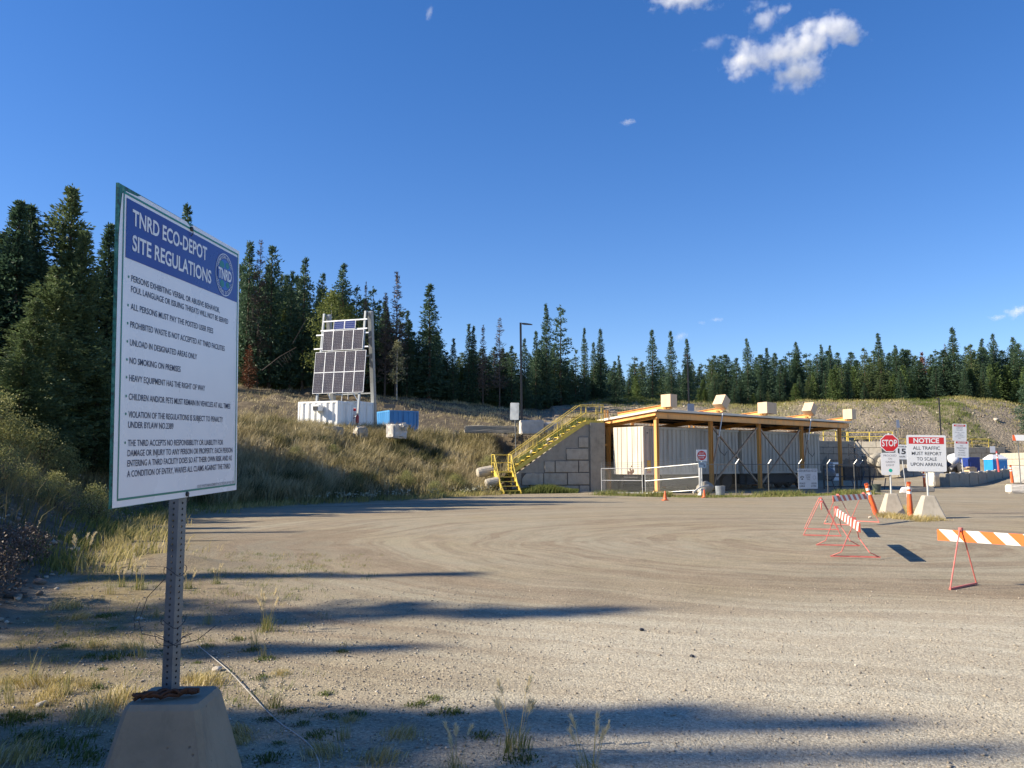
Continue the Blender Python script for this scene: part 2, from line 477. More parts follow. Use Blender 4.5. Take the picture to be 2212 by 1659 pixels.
base = mix(nt, math_(nt, 'MULTIPLY', ramp(nt, trk, [(0.37, 0.0), (0.44, 0.6), (0.50, 0.05), (0.57, 0.85), (0.66, 0.25)]), math_(nt, 'SUBTRACT', 1.0, math_(nt, 'MULTIPLY', at('pale'), 0.6))), base, (0.205, 0.158, 0.108))
base = mix(nt, ramp(nt, mid, [(0.38, 0.0), (0.7, 0.4)]), base, (0.40, 0.325, 0.225))
tone = ramp(nt, sp.outputs[0], [(0.0, (0.60, 0.58, 0.56)), (0.12, (0.78, 0.76, 0.74)), (0.6, (1.0, 1.0, 1.0)), (0.9, (1.18, 1.17, 1.14)), (1.0, (1.45, 1.42, 1.36))])
yard = mix(nt, 0.8, base, tone, 'MULTIPLY')
tone3 = ramp(nt, sp3.outputs[0], [(0.0, 0.62), (0.5, 1.0), (1.0, 1.35)])
yard = mix(nt, 0.6, yard, tone3, 'MULTIPLY')
dark = math_(nt, 'MULTIPLY', ramp(nt, v2.outputs['Distance'], [(0.12, 1.0), (0.24, 0.0)]), ramp(nt, sp2.outputs[1], [(0.90, 0.0), (0.94, 0.6)]))
yard = mix(nt, dark, yard, (0.11, 0.095, 0.08))
edge = mix(nt, ramp(nt, fin, [(0.35, 0.0), (0.62, 1.0)]), (0.15, 0.115, 0.06), (0.26, 0.205, 0.10))
yard = mix(nt, math_(nt, 'MULTIPLY', at('edge'), ramp(nt, mid, [(0.38, 0.25), (0.6, 0.95)])), yard, edge)
# soil of the cut bank
soilc = ramp(nt, noise(nt, pos, 2.4, 8, 0.7), [(0.3, (0.07, 0.053, 0.036)), (0.5, (0.125, 0.098, 0.064)), (0.72, (0.22, 0.175, 0.11))])
# stockpile of crushed rock
v4 = nd(nt, 'ShaderNodeTexVoronoi', Scale=3.4); lk(nt, pos, v4.inputs['Vector'])
sp4 = nd(nt, 'ShaderNodeSeparateColor'); lk(nt, v4.outputs['Color'], sp4.inputs[0])
rock = ramp(nt, noise(nt, pos, 0.22, 7, 0.7), [(0.32, (0.20, 0.165, 0.118)), (0.5, (0.27, 0.222, 0.16)), (0.68, (0.33, 0.272, 0.19))])
rock = mix(nt, 0.85, rock, ramp(nt, sp4.outputs[0], [(0.0, 0.72), (0.3, 0.94), (0.8, 1.03), (0.94, 1.1), (1.0, 1.4)]), 'MULTIPLY')
grass = ramp(nt, noise(nt, pos, 1.6, 6, 0.7), [(0.35, (0.12, 0.125, 0.04)), (0.52, (0.22, 0.195, 0.065)), (0.7, (0.30, 0.25, 0.11))])
up = mix(nt, at('stock'), soilc, rock)
up = mix(nt, math_(nt, 'MULTIPLY', at('green'), 0.9), up, grass)
col = mix(nt, at('soil'), yard, up)
lk(nt, col, b.inputs['Base Color'])
b.inputs['Roughness'].default_value = 0.95
b.inputs['Specular IOR Level'].default_value = 0.2
nb = bump(nt, v1.outputs['Distance'], -0.0055, 0.8)
nb = bump(nt, v3.outputs['Distance'], -0.003, 0.8, nb)
nb = bump(nt, noise(nt, pos, 28, 4, 0.7), 0.014, 0.7, nb)
nb = bump(nt, mid, 0.05, 0.5, nb)
nb = bump(nt, math_(nt, 'MULTIPLY', v4.outputs['Distance'], at('stock')), -0.12, 0.8, nb)
lk(nt, nb, b.inputs['Normal'])
ground = np_mesh('ground', np.stack([fx, fy, GZ], 1), [quads], m_ground,
                 {'soil': soil, 'stock': stock, 'green': gre, 'edge': yardedge, 'pale': pale, 'verge': verge}, smooth=True)
tag(ground, kind='structure')
# ------------------------------------------------------------------ common materials
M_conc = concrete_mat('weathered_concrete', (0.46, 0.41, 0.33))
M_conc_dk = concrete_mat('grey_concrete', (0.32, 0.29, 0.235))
M_conc_ft = concrete_mat('stained_footing_concrete', (0.30, 0.255, 0.185), (0.10, 0.085, 0.065))
M_conc_wh = concrete_mat('pale_concrete', (0.62, 0.58, 0.52), (0.35, 0.31, 0.26))
M_galv = paint('galvanised_steel', (0.17, 0.18, 0.185), 0.5, 0.35, 0.25, 14.0, None, 0.0006)
M_galv_dk = paint('dull_galvanised_tube', (0.13, 0.13, 0.125), 0.55, 0.3, 0.2, 9.0, None, 0.0)
M_galv_lt = paint('bright_galvanised_tube', (0.62, 0.62, 0.60), 0.45, 0.35, 0.15, 9.0, None, 0.0)
M_white = paint('white_sign_sheet', (0.78, 0.79, 0.80), 0.35, 0, 0.06, 2.0, None, 0.0)
M_red = flat('sign_red', (0.62, 0.025, 0.03), 0.4)
M_ink = flat('sign_black_ink', (0.025, 0.027, 0.035), 0.45)
M_grayink = flat('sign_faded_ink', (0.23, 0.22, 0.23), 0.5)
M_navy = paint('header_navy', (0.022, 0.045, 0.26), 0.32, 0, 0.08, 2.0, None, 0.0)
M_ink_navy = flat('rules_ink', (0.02, 0.035, 0.09), 0.4)
M_green_line = flat('border_green', (0.01, 0.20, 0.15), 0.4)
M_embg = flat('emblem_green', (0.02, 0.22, 0.20), 0.4)
M_teal = flat('signal_green', (0.0, 0.45, 0.33), 0.4)
M_lblue = flat('emblem_blue', (0.03, 0.14, 0.50), 0.4)
M_black = paint('black_steel', (0.022, 0.022, 0.025), 0.45, 0.0, 0.2, 6.0, None, 0.0)
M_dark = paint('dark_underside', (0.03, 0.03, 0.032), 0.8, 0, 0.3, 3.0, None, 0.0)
M_rust = paint('rusty_iron', (0.10, 0.045, 0.025), 0.85, 0.2, 0.5, 30.0, (0.03, 0.018, 0.012), 0.003)
M_yellow = paint('yellow_handrail_paint', (0.72, 0.54, 0.09), 0.5, 0, 0.2, 4.0, (0.32, 0.22, 0.06), 0.001)
M_orange = paint('orange_steel_paint', (0.76, 0.385, 0.105), 0.5, 0, 0.22, 2.2, (0.30, 0.14, 0.06), 0.001, streak=True)
M_peach = paint('faded_counterweight_paint', (0.66, 0.47, 0.30), 0.55, 0, 0.14, 2.5, (0.45, 0.30, 0.17), 0.001, streak=True)
M_tan = paint('trailer_panel_paint', (0.60, 0.545, 0.45), 0.5, 0, 0.18, 1.6, (0.26, 0.215, 0.16), 0.002, streak=True)
M_trailer_side = paint('trailer_side_sheet', (0.46, 0.42, 0.355), 0.55, 0, 0.3, 2.2, (0.19, 0.155, 0.115), 0.002, streak=True)
M_roof = paint('corrugated_roof_sheet', (0.52, 0.46, 0.38), 0.45, 0.3, 0.2, 2.0, None, 0.0)
M_cont_w = paint('white_container_paint', (0.86, 0.85, 0.82), 0.45, 0, 0.05, 2.0, (0.62, 0.57, 0.50), 0.001, streak=True)
M_cont_b = paint('blue_container_paint', (0.06, 0.26, 0.55), 0.45, 0, 0.18, 2.0, (0.05, 0.13, 0.28), 0.001, streak=True)
M_cone = paint('orange_plastic', (0.78, 0.13, 0.03), 0.5, 0, 0.15, 5.0, (0.5, 0.22, 0.10), 0.0)
M_fade = paint('faded_red_plastic', (0.62, 0.10, 0.10), 0.5, 0, 0.2, 5.0, None, 0.0)
M_refl = flat('reflective_band', (0.82, 0.80, 0.76), 0.4)
M_pink = paint('faded_red_frame_paint', (0.58, 0.15, 0.125), 0.55, 0, 0.2, 8.0, (0.35, 0.10, 0.07), 0.0)
M_bark = paint('conifer_bark', (0.085, 0.06, 0.042), 0.95, 0, 0.4, 5.0, None, 0.01, streak=True)
M_rockw = concrete_mat('pale_rock', (0.52, 0.46, 0.38), (0.30, 0.25, 0.19))

def frustum(mb, h, t, b, mi=0, M=None, c=0.03):
    """pyramid block with chamfered top edge; t, b are half widths"""
    k = (b - t) / h
    def ring(hw, z, ch):
        return [(hw - ch, -hw, z), (hw, -hw + ch, z), (hw, hw - ch, z), (hw - ch, hw, z), (-hw + ch, hw, z), (-hw, hw - ch, z), (-hw, -hw + ch, z), (-hw + ch, -hw, z)]
    rs = [ring(b, 0, c), ring(t + k * c, h - c, c), ring(t - c * 0.4, h, c * 0.8)]
    vs = sum(rs, []); fs = [tuple(range(8))[::-1], tuple(range(16, 24))]
    for q in range(2):
        for j in range(8): fs.append((q * 8 + j, q * 8 + (j + 1) % 8, q * 8 + 8 + (j + 1) % 8, q * 8 + 8 + j))
    return mb.add(vs, fs, mi, M)

def perforated_post(mb, z0, z1, w=0.0508, pitch=0.0254, r=0.0056, M=None):
    """square tube with punched holes on all four faces"""
    n = int((z1 - z0) / pitch); pitch = (z1 - z0) / n
    for side in range(4):
        Rm = Matrix.Rotation(side * math.pi / 2, 4, 'Z')
        if M is not None: Rm = M @ Rm
        for k in range(n):
            zb = z0 + k * pitch; zc = zb + pitch / 2
            hw = w / 2
            outer = [(-hw, zb), (0, zb), (hw, zb), (hw, zc), (hw, zb + pitch), (0, zb + pitch), (-hw, zb + pitch), (-hw, zc)]
            inner = [(r * math.cos(R(225 + 45 * j)), zc + r * math.sin(R(225 + 45 * j))) for j in range(8)]
            vs = [(x, -hw, z) for x, z in outer] + [(x, -hw, z) for x, z in inner] + [(x, -hw + 0.004, z) for x, z in inner]
            fs = [(j, (j + 1) % 8, 8 + (j + 1) % 8, 8 + j) for j in range(8)] + [(8 + j, 8 + (j + 1) % 8, 16 + (j + 1) % 8, 16 + j) for j in range(8)]
            mb.add(vs, fs, 0, Rm)
    i = w / 2 - 0.004                       # dark inside of the tube
    mb.box((0, 0, (z0 + z1) / 2), (2 * i - 0.02, 2 * i - 0.02, z1 - z0 - 0.01), 1, M)
    return mb

# ------------------------------------------------------------------ the regulations sign in front
PW, PH = 1.142, 1.22
TL, TR, BL = Vector((-1.48747, 3.07844, 2.75792)), Vector((-1.40339, 4.21721, 2.79137)), Vector((-1.47579, 3.11340, 1.53848))
pw = (TR - TL).normalized(); phh = (TL - BL).normalized(); pn = pw.cross(phh).normalized(); phh = pn.cross(pw)
sgn = thing('regulations_sign', 'large white notice board with blue header reading eco-depot site regulations on a perforated post', 'sign', (-1.44, 3.675, 0))
PM = Matrix.Translation(BL - Vector(sgn.location)) @ Matrix((pw, phh, pn)).transposed().to_4x4()
m_edge, nt, b = newmat('peeling_green_edge')
tc = nd(nt, 'ShaderNodeTexCoord')
lk(nt, ramp(nt, noise(nt, tc.outputs['Object'], 38, 6, 0.7), [(0.36, (0.02, 0.03, 0.028)), (0.5, (0.015, 0.15, 0.115)), (0.68, (0.10, 0.25, 0.2))]), b.inputs['Base Color'])
m_sheet, nt, b = newmat('scuffed_white_sheet')
tc = nd(nt, 'ShaderNodeTexCoord')
n1 = noise(nt, tc.outputs['Object'], 1.6, 6, 0.6); n2 = noise(nt, tc.outputs['Object'], 16, 6, 0.75)
cc = ramp(nt, n1, [(0.3, (0.74, 0.75, 0.77)), (0.7, (0.82, 0.83, 0.84))])
cc = mix(nt, ramp(nt, n2, [(0.68, 0.0), (0.8, 0.35)]), cc, (0.5, 0.5, 0.5))
lk(nt, cc, b.inputs['Base Color']); lk(nt, ramp(nt, n1, [(0.3, 0.22), (0.7, 0.34)]), b.inputs['Roughness'])
lk(nt, bump(nt, n1, 0.004, 0.5), b.inputs['Normal'])
mb = MB()
# sheet with a corner nibbled away at the upper left, plywood core behind
mb.add([(0, 0, 0), (PW, 0, 0), (PW, PH, 0), (0.62, PH, 0), (0.585, PH - 0.012, 0), (0.55, PH, 0), (0.16, PH, 0), (0.13, PH - 0.010, 0), (0.05, PH - 0.014, 0), (0.022, PH - 0.03, 0), (0.012, PH - 0.10, 0), (0.004, PH - 0.2, 0)], [tuple(range(12))], 0, PM)
core = [(-0.003, -0.003), (PW, 0), (PW, PH), (-0.003, PH + 0.004)]
mb.prism(core, 0.0105, 1, PM @ Matrix.Translation((0, 0, -0.012)))
panel = mb.build('panel', [m_sheet, m_edge], sgn)
mb = MB(); t_ = 0.0085
for (x0, y0, x1, y1) in ((0.030, 0.024, 1.126, 0.024 + t_), (0.030, PH - 0.018 - t_, 1.126, PH - 0.018), (0.030, 0.024 + t_, 0.030 + t_, PH - 0.018 - t_), (1.126 - t_, 0.024 + t_, 1.126, PH - 0.018 - t_)):
    rect(mb, x0, y0, x1, y1, 0, PM, 0.0012)
mb.build('border_line', M_green_line, panel)
mb = MB(); rect(mb, 0.052, PH - 0.270, 1.117, PH - 0.038, 0, PM, 0.0012)
mb.build('header_band', M_navy, panel)
mb = MB()
text(mb, 'TNRD ECO-DEPOT', 0.096, PH - 0.131, 0.059, 0.663, 'L', 0, PM, 0.022, 0.0024)
mb.build('heading_lettering', M_white, panel); mb = MB()
text(mb, 'SITE REGULATIONS', 0.098, PH - 0.231, 0.059, 0.71, 'L', 0, PM, 0.022, 0.0024)
mb.build('heading_lettering', M_white, panel)
RULES = [[('PERSONS EXHIBITING VERBAL OR ABUSIVE BEHAVIOR,', 0.354, 0.812), ('FOUL LANGUAGE OR ISSUING THREATS WILL NOT BE SERVED', 0.396, 0.913)],
         [('ALL PERSONS MUST PAY THE POSTED USER FEES', 0.464, 0.742)], [('PROHIBITED WASTE IS NOT ACCEPTED AT TNRD FACILITIES', 0.534, 0.877)],
         [('UNLOAD IN DESIGNATED AREAS ONLY', 0.604, 0.576)], [('NO SMOKING ON PREMISES', 0.674, 0.42)],
         [('HEAVY EQUIPMENT HAS THE RIGHT OF WAY', 0.742, 0.664)], [('CHILDREN AND/OR PETS MUST REMAIN IN VEHICLES AT ALL TIMES', 0.814, 0.952)],
         [('VIOLATION OF THE REGULATIONS IS SUBJECT TO PENALTY', 0.882, 0.866), ('UNDER BYLAW NO.2389', 0.922, 0.364)],
         [('THE TNRD ACCEPTS NO RESPONSIBILITY OR LIABILITY FOR', 0.992, 0.873), ('DAMAGE OR INJURY TO ANY PERSON OR PROPERTY. EACH PERSON', 1.031, 0.986), ('ENTERING A TNRD FACILITY DOES SO AT THEIR OWN RISK AND AS', 1.070, 0.98), ('A CONDITION OF ENTRY, WAIVES ALL CLAIMS AGAINST THE TNRD', 1.110, 0.962)]]
for rule in RULES:
    mb = MB()
    disc(mb, 0.079, PH - rule[0][1] + 0.013, 0.0055, 1, PM, 0.0012, 10)
    for (s_, yb, wd) in rule: text(mb, s_, 0.098, PH - yb, 0.0240, wd, 'L', 0, PM, 0.010, 0.0012)
    mb.build('rule_lettering', [M_ink_navy, M_green_line], panel)
mb = MB(); text(mb, 'SOLID WASTE MANAGEMENT FACILITIES BYLAW NO.2389', 1.108, PH - 1.185, 0.0125, 0.41, 'R', 0, PM, 0.008, 0.0012)
mb.build('footer_lettering', M_grayink, panel)
# round emblem
mb = MB(); ex, ey, er = 0.960, PH - 0.159, 0.108
EM = PM @ Matrix.Translation((ex, ey, 0))
disc(mb, 0, 0, er, 0, EM, 0.0020, 40); disc(mb, 0, 0, er * 0.965, 1, EM, 0.0026, 40, er * 0.93)
disc(mb, 0, 0, er * 0.70, 2, EM, 0.0026, 36)
for (bx, by, br, bq) in ((-0.035, 0.045, 0.028, 0.018), (0.028, 0.05, 0.022, 0.016), (-0.03, -0.048, 0.024, 0.018), (0.036, -0.045, 0.020, 0.015), (0.062, 0.012, 0.012, 0.02), (-0.064, 0.0, 0.010, 0.02)):
    disc(mb, bx, by, br, 3, EM, 0.0032, 14, 0, bq)
rect(mb, -0.086, -0.031, 0.086, 0.031, 0, EM, 0.0038)
text(mb, 'TNRD', 0, -0.024, 0.049, 0.155, 'C', 1, EM, 0.03, 0.0044)
def ring_text(s_, r, a0, a1, cap, flip):
    for i, ch in enumerate(s_):
        if ch == ' ': continue
        a = R(a0 + (a1 - a0) * i / (len(s_) - 1))
        Mx = EM @ Matrix.Translation((r * math.cos(a), r * math.sin(a), 0)) @ Matrix.Rotation(a + (math.pi / 2 if flip else -math.pi / 2), 4, 'Z')
        text(mb, ch, 0, -cap / 2, cap, None, 'C', 1, Mx, 0.012, 0.0032)
ring_text('THOMPSON-NICOLA', er * 0.815, 162, 18, 0.0145, False)
ring_text('REGIONAL DISTRICT', er * 0.815, 200, 340, 0.0145, True)
mb.build('emblem', [M_navy, M_white, M_lblue, M_embg], panel)
for (bx, by) in ((0.595, PH - 0.022), (0.595, 0.014)):
    mb = MB(); mb.lathe([(0.011, 0.0005), (0.011, 0.007), (0.006, 0.010)], 8, 0, PM @ Matrix.Translation((bx, by, 0)))
    mb.tube([PM @ Vector((bx, by, 0.008)), PM @ Vector((bx + 0.002, by - 0.02, 0.010)), PM @ Vector((bx - 0.004, by - 0.034, 0.004))], 0.0022, 5, 0)
    mb.build('bolt', M_black, panel)
# perforated post, slightly raked with the panel
pt = Vector((-1.478, 3.735, 2.72)) - Vector(sgn.location); pb = Vector((-1.468, 3.700, 0.70)) - Vector(sgn.location)
pz = (pt - pb).normalized(); pxv = Vector((0.985, -0.07, 0)); pxv = (pxv - pz * pxv.dot(pz)).normalized(); pyv = pz.cross(pxv)
POM = Matrix.Translation(pb) @ Matrix((pxv, pyv, pz)).transposed().to_4x4() @ Matrix.Rotation(R(-14), 4, 'Z')
mb = perforated_post(MB(), 0.0, (pt - pb).length, M=POM)
mb.build('perforated_post', [M_galv, M_dark], sgn)
mb = frustum(MB(), 0.72, 0.152, 0.315, c=0.022)
blk = mb.build('concrete_base', M_conc_ft, sgn)
blk.rotation_euler = (0, 0, R(2))
# loops of thin wire, rusty chain heap, pale cable
mb = MB(); zq = 0.715
pts = [(-0.30 * math.sin(a * 0.55) * 0.28 + random.Random(int(a * 9)).uniform(-.012, .012), 0.05 * math.cos(a) * 0.6, 0.012 * abs(math.sin(3 * a))) for a in [k * 0.45 for k in range(40)]]
for k in range(3):
    rg = random.Random(k); pp = []
    for j in range(17):
        a = j / 16.0
        pp.append((-0.115 + 0.235 * a, -0.07 + 0.085 * a + 0.018 * math.sin(a * 9 + k * 2), 0.012 + 0.012 * abs(math.sin(a * 14 + k)) + 0.008 * k))
    mb.tube(pp, 0.0075, 6)
    mb.tube([(x * 0.8 + 0.01, y * 0.9 - 0.012, z + 0.004) for x, y, z in pp[::-1]], 0.006, 6)
ch = mb.build('rusty_chain', M_rust); ch.location = (-1.452, 3.64, 0.716)
tag(ch, 'heap of rusty chain lying on the concrete base of the large regulations board', 'chain')
mb = MB()
for (z0, dx, rr_) in ((1.02, 0.0, 0.05), (0.95, 0.03, 0.075), (1.24, -0.01, 0.046)):
    pp = [(-1.47 + rr_ * math.cos(a) * (1.0 + 0.12 * math.sin(3 * a)), 3.70 + rr_ * math.sin(a), z0 + 0.02 * math.sin(a * 2 + dx * 40) + 0.03 * dx * a) for a in [2 * math.pi * k / 22 for k in range(23)]]
    mb.tube(pp, 0.0015, 5)
mb.tube([(-1.52, 3.72, 1.20), (-1.60, 3.74, 1.12), (-1.625, 3.72, 1.02), (-1.60, 3.70, 0.97), (-1.53, 3.69, 0.96), (-1.44, 3.66, 0.93), (-1.36, 3.70, 0.945), (-1.31, 3.78, 0.99)], 0.0017, 5)
mb.tube([(-1.63, 3.73, 1.10), (-1.655, 3.74, 1.03), (-1.64, 3.72, 0.98), (-1.60, 3.71, 1.0)], 0.0013, 5)
w_ = mb.build('tie_wire', M_black); tag(w_, 'thin dark wire looped untidily round the perforated post above its concrete base', 'wire')
cpt = [G(425, 1395), G(455, 1422), G(500, 1462), G(555, 1520), G(600, 1560), G(640, 1587), G(668, 1612), G(684, 1642), G(690, 1668), G(682, 1720)]
cpt = [Vector((p.x, p.y, p.z)) for p in cpt]
sm_ = []
for i in range(len(cpt) - 1):
    p0, p1, p2, p3 = cpt[max(i - 1, 0)], cpt[i], cpt[i + 1], cpt[min(i + 2, len(cpt) - 1)]
    for k in range(5):
        t = k / 5
        q = 0.5 * ((2 * p1) + (p2 - p0) * t + (2 * p0 - 5 * p1 + 4 * p2 - p3) * t * t + (3 * p1 - p0 - 3 * p2 + p3) * t ** 3)
        q.z = hz(q.x, q.y) + 0.016 + 0.012 * math.sin(i + t); sm_.append(q)
mb = MB(); mb.tube(sm_, 0.0036, 6)
cb = mb.build('ground_cable', flat('pale_cable', (0.40, 0.385, 0.35), 0.5), smooth=True)
tag(cb, 'thin pale cable snaking over the gravel to the right of the large regulations board', 'cable')

# ------------------------------------------------------------------ small concrete-footed signs by the gate road
def sign_board(name, w, h, mats, parent, draw, z0, x0=0.0, thick=0.012, rad=0.05, y=-0.045, tilt=0.0):
    mb = MB()
    Mx = Matrix.Translation((x0, y, z0 + h / 2)) @ Matrix.Rotation(R(tilt), 4, 'Y') @ FRONT
    mb.prism(rrect(w, h, rad), thick, 0, Mx @ Matrix.Translation((0, 0, -thick)))
    o = mb.build(name, mats[:1], parent)
    if draw:
        for nm, mt, fn in draw:
            mb = MB(); fn(mb, Mx); mb.build(nm, mt, o)
    return o
def round_post(parent, z0, z1, r=0.03, name='post', mat=None):
    mb = MB(); mb.tube([(0, 0, z0), (0, 0, z1)], r, 10); return mb.build(name, mat or M_galv_lt, parent)
def block_base(parent, h=0.70, t=0.15, b=0.36, mat=None):
    return frustum(MB(), h, t, b, c=0.025).build('concrete_base', mat or M_conc, parent)

def oct_(r): return [(r * math.cos(R(22.5 + 45 * k)), r * math.sin(R(22.5 + 45 * k))) for k in range(8)]
p = G(1927, 1110.5)
st = thing('stop_sign', 'red octagonal stop sign above a white green-light plate on a concrete foot', 'sign', p, R(-9))
round_post(st, 0.68, 2.78, 0.03); block_base(st, 0.70, 0.16, 0.355)
mb = MB(); Mx = Matrix.Translation((0, -0.046, 2.43)) @ FRONT
mb.prism(oct_(0.325), 0.010, 0, Mx @ Matrix.Translation((0, 0, -0.010)))
face = mb.build('stop_plate', M_white, st)
mb = MB(); rr_ = oct_(0.298); mb.add([(x, y, 0.002) for x, y in rr_], [tuple(range(8))], 0, Mx); red = mb.build('red_field', M_red, face)
mb = MB(); text(mb, 'STOP', 0, -0.105, 0.215, 0.49, 'C', 0, Mx, 0.02, 0.004); mb.build('lettering', M_white, face)
def d1(mb, Mx):
    for s_, y in (('PROCEED', 0.255), ('ON', 0.145), ('GREEN', 0.035), ('LIGHT', -0.075)): text(mb, s_, 0, y, 0.066, {'PROCEED': 0.42, 'ON': 0.12, 'GREEN': 0.30, 'LIGHT': 0.26}[s_], 'C', 0, Mx, -0.004, 0.002)
def d2(mb, Mx): disc(mb, 0, -0.225, 0.06, 0, Mx, 0.002)
sign_board('green_light_plate', 0.60, 0.76, [M_white], st, [('lettering', M_grayink, d1), ('green_dot', M_teal, d2)], 1.335)

p = G(2007, 1118)
nt_ = thing('notice_sign', 'large white square notice telling all traffic to report to scale, on a pale concrete foot', 'sign', p, R(-9))
round_post(nt_, 0.68, 2.5, 0.03); block_base(nt_, 0.70, 0.16, 0.40, M_conc)
def d1(mb, Mx): rect(mb, -0.535, 0.30, 0.535, 0.515, 0, Mx, 0.002)
def d2(mb, Mx): text(mb, 'NOTICE', 0, 0.335, 0.145, 0.78, 'C', 0, Mx, 0.035, 0.004)
def d3(mb, Mx):
    for s_, y, w in (('ALL TRAFFIC', 0.115, 0.82), ('MUST REPORT', -0.06, 0.90), ('TO SCALE', -0.235, 0.60), ('UPON ARRIVAL', -0.41, 0.98)): text(mb, s_, 0, y, 0.105, w, 'C', 0, Mx, 0.004, 0.002)
sign_board('notice_plate', 1.19, 1.17, [M_white], nt_, [('red_band', M_red, d1), ('heading', M_white, d2), ('lettering', M_ink, d3)], 1.47, tilt=1.0)

p = G(1955, 1074)
sp_ = thing('speed_sign', 'black on white maximum 15 sign on a leaning pole half behind the large notice', 'sign', p, R(-5))
mb = MB(); mb.tube([(0.10, 0, 0), (-0.12, 0, 2.75)], 0.022, 8); mb.build('post', M_galv_lt, sp_)
def d1(mb, Mx):
    text(mb, 'MAXIMUM', 0, 0.245, 0.062, 0.50, 'C', 0, Mx, 0.012, 0.002)
    text(mb, '15', 0.0, -0.10, 0.27, 0.40, 'C', 0, Mx, 0.03, 0.002)
    text(mb, 'km/h', 0, -0.28, 0.085, 0.33, 'C', 0, Mx, 0.014, 0.002)
sign_board('speed_plate', 0.62, 0.76, [M_white], sp_, [('lettering', M_ink, d1)], 1.96, -0.075, tilt=2.0)

p = P(2081, 1040, 69.5); p.z = 0.3
dn = thing('double_notice_sign', 'two white notices with red headers one above the other behind the concrete barrier', 'sign', p, R(-4))
mb = MB(); mb.tube([(0.06, 0, 0), (-0.16, 0, 4.55)], 0.045, 8); mb.build('post', M_galv_lt, dn)
def d1(mb, Mx): rect(mb, -0.46, 0.49, 0.46, 0.64, 0, Mx, 0.004)
def d2(mb, Mx): text(mb, 'NOTICE', 0, 0.515, 0.10, 0.64, 'C', 0, Mx, 0.03, 0.008)
def d3(mb, Mx):
    for k, (s_, w) in enumerate((('OPERATOR', 0.5), ('ASSISTANCE', 0.52), ('REQUIRED', 0.5), ('UNLOAD   LOADS', 0.78), ('HERE', 0.3), ('WITH PERMIT', 0.6), ('NO DUMPING', 0.74), ('ONLY', 0.25))): text(mb, s_, 0, 0.385 - k * 0.125 - (0.05 if k > 2 else 0), 0.068, w, 'C', 0, Mx, 0.0, 0.004)
def d4(mb, Mx):
    for k, (s_, w) in enumerate((('NO', 0.22), ('PEDESTRIAN', 0.78), ('TRAFFIC', 0.5), ('ALLOWED', 0.56), ('ON SCALE', 0.6))): text(mb, s_, 0, 0.25 - k * 0.19, 0.10, w, 'C', 0, Mx, 0.004, 0.004)
sign_board('upper_plate', 1.12, 1.42, [M_white], dn, [('red_band', M_red, d1), ('heading', M_white, d2), ('lettering', M_grayink, d3)], 3.33, -0.13, 0.02, 0.07, -0.07, tilt=2.6)
sign_board('lower_plate', 1.12, 1.36, [M_white], dn, [('red_band', M_red, d1), ('heading', M_white, d2), ('lettering', M_grayink, d4)], 1.95, -0.04, 0.02, 0.07, -0.07, tilt=2.6)

# small signs farther off
def back_sign(x, y0, y1, yb, D, w, mat, label, lean=0.0, cat='sign', rz=0.0):
    a, c = P(x, y0, D), P(x, y1, D); g = PG(x, D)
    r = thing('traffic_sign', label, cat, g, rz)
    h = a.z - c.z; zt = a.z - g.z
    mb = MB(); mb.tube([(0, 0.03, -0.2), (-lean, 0.03, zt - 0.05)], 0.035, 8); mb.build('post', M_galv, r)
    mb = MB(); Mx = Matrix.Translation((-lean * 0.9, -0.012, zt - h / 2)) @ Matrix.Rotation(R(math.degrees(math.atan2(lean, zt))), 4, 'Y') @ FRONT
    mb.prism(rrect(w, h, 0.05), 0.012, 0, Mx); mb.build('plate', mat, r)
    return r
M_alu = paint('bare_aluminium_sheet', (0.50, 0.53, 0.55), 0.4, 0.5, 0.12, 2.0, None, 0.0)
M_bluesign = flat('blue_grey_sign', (0.30, 0.34, 0.42), 0.5)
back_sign(1115, 870, 907, 925, 55.5, 0.62, M_alu, 'blank grey back of a leaning road sign beside the black lamp post', 0.12, rz=R(-20))
back_sign(1493.5, 872, 896, 900, 72, 0.62, M_bluesign, 'blue-grey sign back sticking up behind the canopy roof', 0.0, rz=R(12))
back_sign(1936, 907, 924, 945, 96, 0.36, M_bluesign, 'tiny blue-grey sign on a thin pole above the stop sign', -0.3)
back_sign(2143, 964, 978, 985, 112, 0.70, M_white, 'small white plate standing at the right end of the tyre heap', 0.0)
g = G(2206, 1052); a = P(2206, 939, g.y)
r = thing('roadside_sign', 'white sign with orange edge at the right border of the yard', 'sign', g, R(-14))
mb = MB(); mb.tube([(0, 0.05, 0), (-0.03, 0.05, a.z + 0.1)], 0.035, 8); mb.build('post', M_galv, r)
def d1(mb, Mx): mb.add([(-0.66, 0.215, 0.003), (-0.52, 0.215, 0.003), (-0.42, -0.215, 0.003), (-0.66, -0.215, 0.003)], [(0, 1, 2, 3)], 0, Mx)
def d2(mb, Mx): rect(mb, 0.25, 0.12, 0.55, 0.17, 0, Mx, 0.003)
sign_board('plate', 1.32, 0.43, [M_white], r, [('orange_edge', M_cone, d1), ('lettering', M_grayink, d2)], a.z - 0.45, 0.24, 0.02, 0.02)

